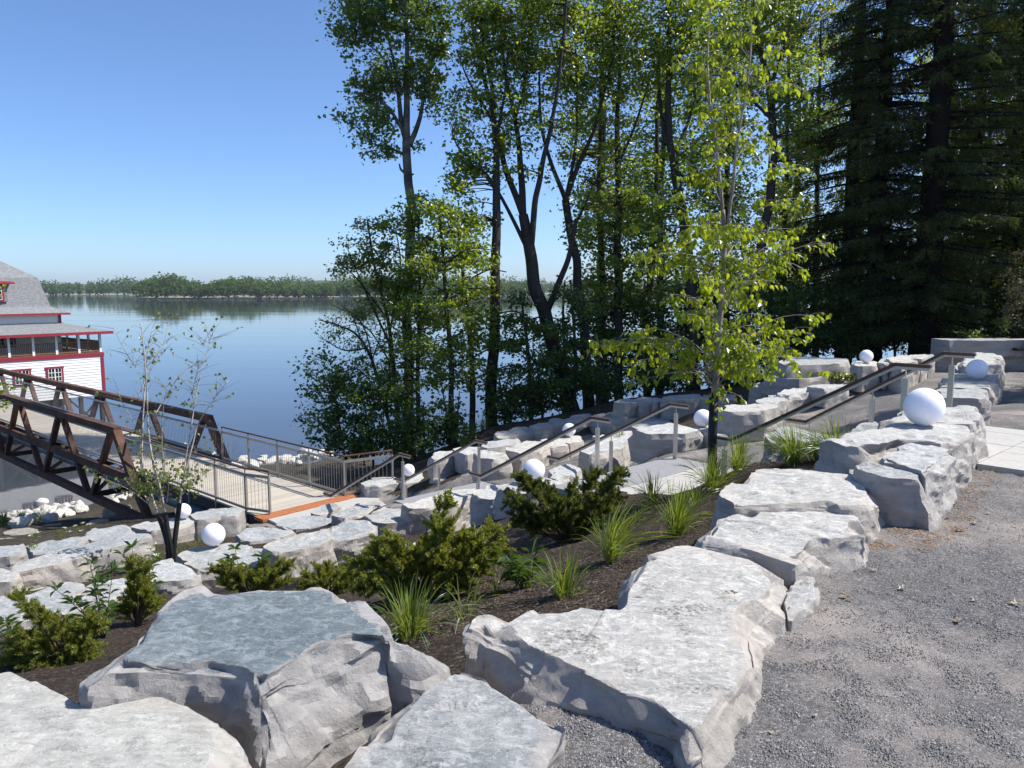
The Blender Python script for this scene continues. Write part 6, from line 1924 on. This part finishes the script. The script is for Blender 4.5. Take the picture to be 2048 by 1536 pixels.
# ------------------------------------------------------------------ yews
def yew(label, px, py, z, d_scale, arms, mat='yew', seed=1, needles=150, nlen=.024):
    """arms: (px, py, depth offset) tips in the photo seen from the foot at (px, py, z)"""
    rng = np.random.default_rng(seed)
    b = PZ(px, py, z)
    b[2] = gz(b[0], b[1]) - .03
    d = (b[1] * CP - (b[2] - CAMZ) * SP)
    tb = MB()
    vv, ff, n0 = [], [], 0
    for (ax_, ay_, dz, *wt) in arms:
        tip = P(ax_, ay_, d + dz)
        w = wt[0] if wt else 1.0
        span = np.linalg.norm(tip - b)
        mid = b * .45 + tip * .55 + np.array([0, 0, .12 * span]) + rng.normal(size=3) * .05 * span
        line = bez(b, mid, tip, 14)
        tb.tube(line, np.linspace(.012, .003, 14), 5, False)
        nb = int((10 + span * 20) * w)
        for k in range(nb):
            t = .3 + .7 * rng.random() ** .75
            j = min(12, int(t * 13))
            p0 = line[j] + (line[j + 1] - line[j]) * (t * 13 - j)
            fw = unit(line[j + 1] - line[j])
            dv = unit(fw * rng.uniform(.45, 1.1) + rand_dirs(1, rng)[0] * .8 + np.array([0, 0, .18]))
            L = rng.uniform(.05, .145) * d_scale * (1.2 - .5 * t)
            p1 = p0 + dv * L
            tb.tube(np.array([p0, (p0 + p1) / 2 + rng.normal(size=3) * .006, p1]), [.004, .003, .0018], 3, False)
            n = int(needles * L / .15)
            s = rng.uniform(0, 1.04, n)
            pos = p0 + (p1 - p0) * s[:, None] + rng.normal(size=(n, 3)) * .004
            rd = rand_dirs(n, rng)
            rd = unit(rd - (rd @ dv)[:, None] * dv * .8 + dv * .75)
            v, f3, f4 = leaf_arrays(pos, rd, rand_dirs(n, rng), nlen * rng.uniform(.7, 1.25, n) * d_scale, .0062 * d_scale, LEAF_QUAD)
            vv.append(v); ff.append(f4 + n0); n0 += len(v)
    r = thing('yew_shrub', label, 'shrub', tuple(b), 'spreading yews of the planting bed')
    tb.build('stems', M['stem'], r)
    link('foliage', np_mesh('foliage', np.vstack(vv) - b, np.vstack(ff), M[mat]), r)
    return r
rngy = np.random.default_rng(12)
def fan(lst, jit=8, n=1, dz=.35):
    out = []
    for (x, y) in lst:
        for k in range(n):
            out.append((x + rngy.normal() * jit, y + rngy.normal() * jit * .7, rngy.uniform(-dz, dz)))
    return out
yew('big dark yew in the middle of the bed, in front of a white globe', 1130, 1072, -.85, 1.25,
    fan([(1040, 950), (1022, 990), (1070, 965), (1100, 985), (1150, 975), (1190, 950), (1236, 948), (1215, 975), (1240, 990), (1180, 1000), (1030, 1035), (1060, 1050), (1120, 1000), (1160, 1015), (1210, 1020), (1090, 1030), (1020, 1010), (1140, 1040), (1185, 1050)], 5, 2, .45), 'yew_dark', 31)
yew('sprawling olive-green yew behind the tuft of grass, with one tall shoot', 850, 1180, -.62, 1.2,
    fan([(888, 1000), (900, 1045), (930, 1080), (775, 1075), (745, 1100), (725, 1130), (800, 1105), (835, 1100), (870, 1100), (920, 1100), (960, 1080), (990, 1070), (1000, 1100), (980, 1120), (770, 1130), (740, 1160), (800, 1140), (850, 1130), (900, 1140), (950, 1140), (780, 1180), (900, 1180), (860, 1100), (930, 1170), (720, 1170)], 6, 2, .4), 'yew', 32)
yew('yellow-green yew sprig climbing the stones left of the blue-topped block', 275, 1232, -1.3, 1.0,
    fan([(258, 1122), (270, 1130), (285, 1128), (265, 1150), (280, 1160), (290, 1170), (300, 1190), (310, 1205), (255, 1200), (235, 1215)], 4, 2, .15), 'yew', 33)
yew('low spreading yew in the lower left, with long yellowish arms', 130, 1318, -1.2, 1.0,
    fan([(36, 1192), (60, 1208), (75, 1225), (110, 1240), (140, 1255), (40, 1265), (10, 1290), (25, 1300), (60, 1285), (90, 1300), (170, 1270), (185, 1290), (150, 1300), (120, 1320), (60, 1330), (180, 1320), (10, 1315), (205, 1250), (190, 1230)], 4, 2, .2), 'yew', 34)
yew('low yew peeping over the back edge of the blue-topped block', 500, 1178, -1.5, 1.0,
    fan([(430, 1140), (455, 1130), (480, 1140), (505, 1150), (530, 1130), (560, 1125), (585, 1125), (550, 1150), (440, 1160), (470, 1165), (520, 1165), (575, 1160)], 4, 2, .2), 'yew', 35)
yew('small low yew right of the one peeping over the blue-topped block', 655, 1182, -1.4, 1.0,
    fan([(610, 1150), (635, 1140), (650, 1135), (680, 1145), (700, 1150), (710, 1165), (600, 1170), (640, 1165), (690, 1170), (730, 1150)], 4, 2, .2), 'yew', 36)

# ------------------------------------------------------------------ grasses and leafy plants
def grass_tuft(label, px, py, z, n, h, spread, seed, mat='grass', wid=.006, lean=(0, 0), group='clumps of ornamental grass'):
    rng = np.random.default_rng(seed)
    b = PZ(px, py, z); b[2] = gz(b[0], b[1]) - .02
    vv, ff, n0 = [], [], 0
    wid = wid * .62
    wl = rng.normal(size=2) * .10 * h
    for k in range(int(n * 1.25)):
        az = rng.uniform(0, 2 * math.pi)
        o = np.array([math.cos(az), math.sin(az), 0])
        p0 = b + o * rng.uniform(0, .10) * spread
        L = h * rng.uniform(.35, 1.15)
        out = (.05 + .95 * rng.random() ** 1.35) * spread
        p1 = p0 + o * L * out * .35 + np.array([lean[0] * .3, lean[1] * .3, L * .62])
        p2 = p0 + o * L * out * 1.15 + np.array([lean[0] + wl[0] * L / h, lean[1] + wl[1] * L / h, L * (.98 - .72 * out ** 1.3)]) + np.append(rng.normal(size=2) * .05 * h, 0)
        m = 7
        c = bez(p0, p1, p2, m)
        t = np.gradient(c, axis=0)
        s = unit(np.cross(t, o + np.array([.01, .02, .3])))
        w = wid * rng.uniform(.7, 1.3) * np.sin(np.linspace(.5, math.pi, m)) ** .7
        w[-1] = .0004
        v = np.concatenate([c - s * w[:, None], c + s * w[:, None]])
        i = np.arange(m - 1)
        vv.append(v); ff.append(np.stack([i, i + 1, m + i + 1, m + i], 1) + n0); n0 += 2 * m
    o = link('grass_clump', np_mesh('grass_clump', np.vstack(vv) - b, np.vstack(ff), M[mat], True), None, tuple(b))
    return tag(o, label, 'grass', group)
G = grass_tuft
G('bright grass clump right behind the blue-topped block', 822, 1262, -.38, 210, .37, 1.0, 1)
G('upright grass clump at the left edge of the largest slab', 1128, 1194, -.28, 100, .38, .75, 2)
G('tall dark grass clump between the big yew and the largest slab', 1222, 1122, -.4, 150, .54, .75, 3, wid=.005)
G('bright grass clump at the near end of the second flat slab', 1352, 1078, -.4, 170, .5, .8, 4, lean=(.06, 0))
G('airy dark grass clump on the crest of the bed beside the landing', 1304, 1002, -.75, 130, .42, .8, 5, wid=.0045)
G('grass clump at the foot of the birch guard', 1425, 985, -.5, 200, .50, .9, 6, wid=.005)
G('grass clump in front of the third flat slab, right of the birch', 1475, 958, -.42, 150, .46, 1.0, 7, wid=.005)
G('bright grass clump left of the dark-fronted wedge block', 1585, 925, -.1, 210, .50, 1.0, 8, wid=.0055)
G('bright grass clump in front of the dark rounded stone', 1668, 925, -.06, 230, .46, 1.1, 9, wid=.0055)
G('low grass clump between the two bright clumps by the wedge block', 1628, 925, -.08, 110, .34, 1.0, 10, wid=.005)
G('small grass clump at the edge of the third flat slab', 1390, 1010, -.5, 80, .3, .9, 11, wid=.005)
G('sparse thin grass below the birch on the mulch', 1275, 1048, -.75, 40, .3, 1.1, 12, wid=.004)
G('lone few-bladed grass beside the broad-leaved plant', 990, 1195, -.5, 14, .3, .4, 13, wid=.005)
G('arching sparse grass at the near side of the bed', 930, 1222, -.35, 26, .28, 1.2, 14, wid=.006)
G('dry straw-coloured grass beside the olive yew', 985, 1130, -.8, 26, .36, 1.1, 15, 'grass_dry', .003)
for i, (px, py, z, lab) in enumerate([(965, 860, -2.7, 'grass tuft above the flat-topped block, right one of three'), (945, 872, -2.8, 'grass tuft above the flat-topped block, middle one of three'), (925, 885, -2.9, 'grass tuft above the flat-topped block, left one of three'), (845, 905, -3.3, 'grass tuft behind the small globe'), (800, 925, -3.7, 'grass tuft left of the small globe'), (1240, 905, -2.0, 'thin grass by the low white block')]):
    G(lab, px, py, z, 70, .62, .8, 30 + i, wid=.008)
for i, (px, py, z, lab) in enumerate([(440, 1085, -2.9, 'thin weeds between the globe block and the railing end'), (560, 1030, -3.3, 'thin weeds beside the rusty plate'), (590, 1025, -3.4, 'small weeds at the edge of the rusty plate'), (640, 1028, -2.9, 'thin weeds before the small greyish block'), (360, 1095, -2.6, 'thin weeds behind the birch stems'), (395, 1075, -3.2, 'thin weeds between two squared blocks')]):
    G(lab, px, py, z, 40, .3, 1.0, 50 + i, wid=.004)
for i, (px, py, z, lab) in enumerate([(42, 1048, -7.6, 'green tuft among the white riprap'), (8, 1055, -6.8, 'green tuft at the left edge below the riprap'), (85, 1042, -7.5, 'green tuft under the riprap heap')]):
    G(lab, px, py, z, 120, .7, 1.2, 60 + i, wid=.014)

def leafy_plant(name, label, cat, px, py, z, stems, L, Wd, seed, mat='leafDog', flower=False, group=None, per=6):
    """stems: list of (tip px, tip py, depth offset); a whorl of leaves at each tip and pairs below; every leaf a part"""
    rng = np.random.default_rng(seed)
    b = PZ(px, py, z); b[2] = gz(b[0], b[1]) - .02
    d = b[1] * CP - (b[2] - CAMZ) * SP
    r = thing(name, label, cat, tuple(b), group)
    LMs = single_leaf_meshes(name + mat + str(L), LEAF_LONG, mat, L, Wd, 6, seed)
    tb = MB()
    for (x, y, dz) in stems:
        tip = P(x, y, d + dz)
        mid = (b + tip) / 2 + np.array([0, 0, .1 * np.linalg.norm(tip - b)]) + rng.normal(size=3) * .02
        line = bez(b, mid, tip, 9)
        tb.tube(line, np.linspace(.006, .0025, 9), 5, False)
        up = unit(line[-1] - line[-3])
        a0 = rng.uniform(0, 6.28)
        for k in range(per):
            a = a0 + k * 2.4
            o = np.array([math.cos(a), math.sin(a), 0])
            ax = o * rng.uniform(.6, 1) + np.array([0, 0, rng.uniform(-.15, .9)])
            put_leaf(LMs[rng.integers(6)], r, tip + o * .006, ax, np.cross(o, [0, 0, 1]) * .3 + np.array([o[1] * .2, -o[0] * .2, 0]) + np.cross(ax, np.cross(np.array([0, 0, 1.0]), ax)), b)
        for t in (3, 4, 5, 6, 7):
            for s in (-1, 1):
                a = rng.uniform(0, 6.28)
                o = np.array([math.cos(a), math.sin(a), 0])
                ax = o + np.array([0, 0, rng.uniform(-.2, .6)])
                if rng.random() < .75:
                    put_leaf(LMs[rng.integers(6)], r, line[t], ax, np.cross(ax, np.cross(np.array([0, 0, 1.0]), ax)), b)
        if flower and rng.random() < .6:
            fm = MB()
            for k in range(14):
                c = tip + np.array([rng.normal() * .02, rng.normal() * .02, .02 + rng.random() * .012])
                fm.tube([c, c + np.array([0, 0, .006])], .006, 5)
            fm.build('flower_head', M['flower'], r)
    tb.build('stems', M['stem'], r)
    return r
leafy_plant('dogwood_shrub', 'dogwood with pointed leaf whorls rising behind the lower left yew', 'shrub', 210, 1278, -1.35,
            [(112, 1180, .1), (180, 1128, 0), (226, 1142, .15), (195, 1165, -.1), (160, 1215, .1), (145, 1205, -.2), (130, 1240, -.1), (190, 1185, .2), (215, 1215, -.15), (175, 1240, .1), (210, 1240, 0)], .105, .042, 401, flower=False, group='dogwoods of the planting bed')
leafy_plant('dogwood_shrub', 'dogwood whorls above the yellow-green yew sprig', 'shrub', 285, 1215, -1.5,
            [(264, 1095, 0), (310, 1115, .1), (300, 1130, -.1), (245, 1108, .1), (308, 1170, 0)], .105, .042, 402, flower=True, group='dogwoods of the planting bed')
leafy_plant('dogwood_shrub', 'dogwood with large leaves behind the blue-topped block, below the left near globe', 'shrub', 480, 1172, -1.55,
            [(470, 1098, 0), (462, 1118, .1), (525, 1115, -.1), (448, 1130, 0), (495, 1140, .1)], .115, .046, 403, group='dogwoods of the planting bed')
leafy_plant('dogwood_shrub', 'small dogwood at the far left edge above the lower left yew', 'shrub', 40, 1300, -1.3,
            [(10, 1240, 0), (-10, 1255, .1), (70, 1270, .1), (25, 1262, -.1)], .095, .036, 404, group='dogwoods of the planting bed')
leafy_plant('dogwood_shrub', 'low dogwood in front of the veined grey block', 'shrub', 690, 1172, -1.5, [(695, 1120, 0), (680, 1135, .1), (660, 1140, 0), (715, 1145, .1)], .075, .026, 405, group='dogwoods of the planting bed')
leafy_plant('perennial_plant', 'fresh green plant with upright lance-shaped leaves on the mulch', 'plant', 1043, 1190, -.5,
            [(1022, 1120, 0), (1064, 1112, .05), (1045, 1130, -.05), (1030, 1145, .1), (1062, 1150, -.1), (1012, 1135, 0), (1050, 1150, .1)], .15, .028, 406, 'leafDog', per=4)
for i, (px, py, z, st, lab) in enumerate([(72, 1120, -2.85, [(60, 1074, 0), (75, 1068, .1), (66, 1090, -.1), (80, 1100, 0), (55, 1095, .1)], 'white-flowered plant growing between the far left blocks'),
                                         (125, 1095, -3.0, [(118, 1064, 0), (130, 1058, .1), (140, 1066, 0), (112, 1075, .1)], 'leafy plant left of the flat pale slab'),
                                         (170, 1075, -3.2, [(150, 1054, 0), (165, 1048, .1), (180, 1050, 0), (192, 1062, .1), (160, 1064, -.1)], 'leafy plant behind the flat pale slab on the left'),
                                         (15, 1118, -2.8, [(5, 1098, 0), (20, 1104, .1), (-5, 1110, 0)], 'leafy plant at the left edge before the cleft block'),
                                         (325, 1110, -2.4, [(312, 1090, 0), (335, 1095, .1), (300, 1098, 0)], 'leafy plant at the foot of the three-stemmed birch')]):
    leafy_plant('flowering_plant', lab, 'plant', px, py, z, st, .06, .03, 420 + i, 'leafB', True, 'small leafy plants of the left terrace', 5)

# ------------------------------------------------------------------ litter: chips, mulch, leaves
rng = np.random.default_rng(91)
def scatter(name, n, region, inside, size, mat, flat, label, aspect=(1, 1), seed=0):
    rng = np.random.default_rng(seed)
    pts = []
    while sum(len(p) for p in pts) < n:
        px = rng.uniform(region[0], region[2], n); py = rng.uniform(region[1], region[3], n)
        q = np.array([PZ(a, b, 0.0 if inside is plaza else -.5)[:2] for a, b in zip(px, py)])
        q = q[in_poly(q[:, 0], q[:, 1], inside)]
        pts.append(q)
    q = np.vstack(pts)[:n]
    z = ground_z(q[:, 0], q[:, 1])
    p3 = np.stack([q[:, 0], q[:, 1], np.zeros(n)], 1)
    z += 0.016 * fbm(p3 * 0.8, 3) + 0.012 * fbm(p3 * 5, 2)
    oc = np.array([[1, 0, 0], [0, 1, 0], [-1, 0, 0], [0, -1, 0], [.1, .1, 1], [0, 0, -1]], float)
    of = np.array([[0, 1, 4], [1, 2, 4], [2, 3, 4], [3, 0, 4], [1, 0, 5], [2, 1, 5], [3, 2, 5], [0, 3, 5]])
    s = rng.uniform(size[0], size[1], n) * rng.choice([.7, 1, 1.5], n, p=[.5, .4, .1])
    az = rng.uniform(0, 6.28, n)
    v = oc[None] * (1 + .35 * rng.uniform(-1, 1, (n, 6, 3)))
    v[:, :, 0] *= aspect[0]; v[:, :, 1] *= aspect[1]; v[:, :, 2] *= flat
    x = v[:, :, 0] * np.cos(az)[:, None] - v[:, :, 1] * np.sin(az)[:, None]
    y = v[:, :, 0] * np.sin(az)[:, None] + v[:, :, 1] * np.cos(az)[:, None]
    v = np.stack([x, y, v[:, :, 2] + .25 * flat], -1) * s[:, None, None] + np.c_[q, z][:, None, :]
    f = (of[None] + (np.arange(n) * 6)[:, None, None]).reshape(-1, 3)
    return tag(link(name, np_mesh(name, v.reshape(-1, 3), f, M[mat])), label, None, kind='stuff')
scatter('gravel_chips', 60000, (960, 960, 2100, 1560), plaza, (.0022, .0048), 'chip', .7, 'loose grey gravel chips on the path', seed=1)
scatter('mulch_chips', 16000, (760, 960, 1560, 1330), bed, (.006, .014), 'mulch_chip', .35, 'loose dark mulch chips in the planting bed', (1.6, .45), seed=2)

litter = [pt(1635, 1240, 0), pt(1700, 1130, 0), pt(1780, 1060, 0), pt(1890, 1050, 0), pt(1950, 930, 0), pt(2000, 940, 0), pt(1930, 1070, 0), pt(1800, 1130, 0), pt(1720, 1230, 0)]
scatter('leaf_litter', 1500, (1630, 920, 2010, 1250), litter, (.004, .012), 'dry_leaf', .3, 'brown leaf litter along the foot of the slabs', (1.5, .7), seed=7)
def dry_leaf(label, px, py, z, L, seed, mat='dry_leaf', group=None, name='fallen_leaf'):
    rng = np.random.default_rng(seed)
    b = PZ(px, py, z)
    if group: b[2] = gz(b[0], b[1]) + 0.016 * fbm(np.array([[b[0] * .8, b[1] * .8, 0]]), 3)[0] + .012 * fbm(np.array([[b[0] * 5, b[1] * 5, 0]]), 2)[0] + .008
    n = 14
    a = np.linspace(0, 2 * math.pi, n, endpoint=False)
    r = L * .5 * (.62 + .3 * np.cos(5 * a + rng.uniform(0, 6)) + .1 * rng.normal(size=n))
    rim = np.stack([r * np.cos(a) * 1.2, r * np.sin(a) * .8, .45 * r * np.cos(2 * a + rng.uniform(0, 3)) ** 2 + .1 * L * rng.random(n)], 1)
    v = np.vstack([[[0, 0, .004]], rim])
    f = [[0, 1 + i, 1 + (i + 1) % n] for i in range(n)]
    o = link(name, np_mesh(name, v, np.array(f), M[mat]), None, tuple(b))
    o.rotation_euler = (0, 0, rng.uniform(0, 6.28))
    return tag(o, label, 'leaf', group)
dry_leaf('curled brown dry leaf lying on the largest flat slab', 1462, 1188, .172, .075, 1)
GL = 'dry leaves on the gravel'
for i, (px, py, L, mt, lab) in enumerate([(1804, 1186, .075, 'dry_leaf_pale', 'curled pale dry leaf on the gravel right of the largest slab'), (1948, 1208, .05, 'dry_leaf_pale', 'small dry leaf on the gravel, second from the right edge'), (2030, 1212, .09, 'dry_leaf_pale', 'big dry leaf on the gravel at the right edge'), (1915, 1248, .06, 'dry_leaf', 'brown star-shaped dry leaf alone on the gravel'),
        (1747, 1150, .05, 'dry_leaf_pale', 'pale dry leaf beside the gap between the first two slabs'), (1790, 1018, .06, 'dry_leaf_pale', 'pale dry leaf near the tilted block on the gravel'), (1948, 1050, .07, 'dry_leaf_pale', 'pale flat dry leaf on the gravel, farther back'), (1918, 1062, .08, 'dry_leaf', 'orange brown dry leaf on the gravel behind the pale one'), (1975, 1032, .05, 'dry_leaf_pale', 'dry leaf on the gravel left of the right picture edge, far back'),
        (1895, 1040, .05, 'dry_leaf', 'brown dry leaf in the shade foot of the tilted block'), (1630, 1440, .03, 'dry_leaf_pale', 'little yellow leaf scrap on the near gravel'), (1542, 1475, .03, 'dry_leaf_pale', 'little leaf scrap close to the lower edge of the picture'), (1688, 1208, .06, 'dry_leaf', 'brown leaf litter in the hollow beside the slab corner'), (1700, 1215, .05, 'dry_leaf', 'second piece of leaf litter in the hollow beside the slab corner')]):
    dry_leaf(lab, px, py, 0.0, L, 10 + i, mt, GL)
q0, q1 = PZ(1266, 1196, .168), PZ(1288, 1197, .168)
mb = MB(); mb.tube([q0, (q0 + q1) / 2 + np.array([0, 0, .004]), q1], .0055, 6); tag(mb.build('twig', M['red_twig'], None, tuple(q0)), 'short reddish twig lying on the largest flat slab', 'twig')

# ------------------------------------------------------------------ summer haze over the river
hz, nt, out = newmat('river_haze')
t = NT(nt)
pv = t.n('ShaderNodeVolumePrincipled')
pv.inputs['Color'].default_value = (0.80, 0.87, 1.0, 1)
pv.inputs['Density'].default_value = 0.00007
pv.inputs['Anisotropy'].default_value = 0.2
t.l(pv.outputs[0], out.inputs['Volume'])
mb = MB(); mb.box((-7000, -60, WATER - 4.0), (14000, 0, 0), (0, 9500, 0), (0, 0, 90))
tag(mb.build('haze', hz), 'thin summer haze over the river', None, kind='stuff')

print('TRIS', sum(len(o.data.polygons) for o in bpy.data.objects if o.type == 'MESH'), sum(len(m.polygons) for m in bpy.data.meshes))
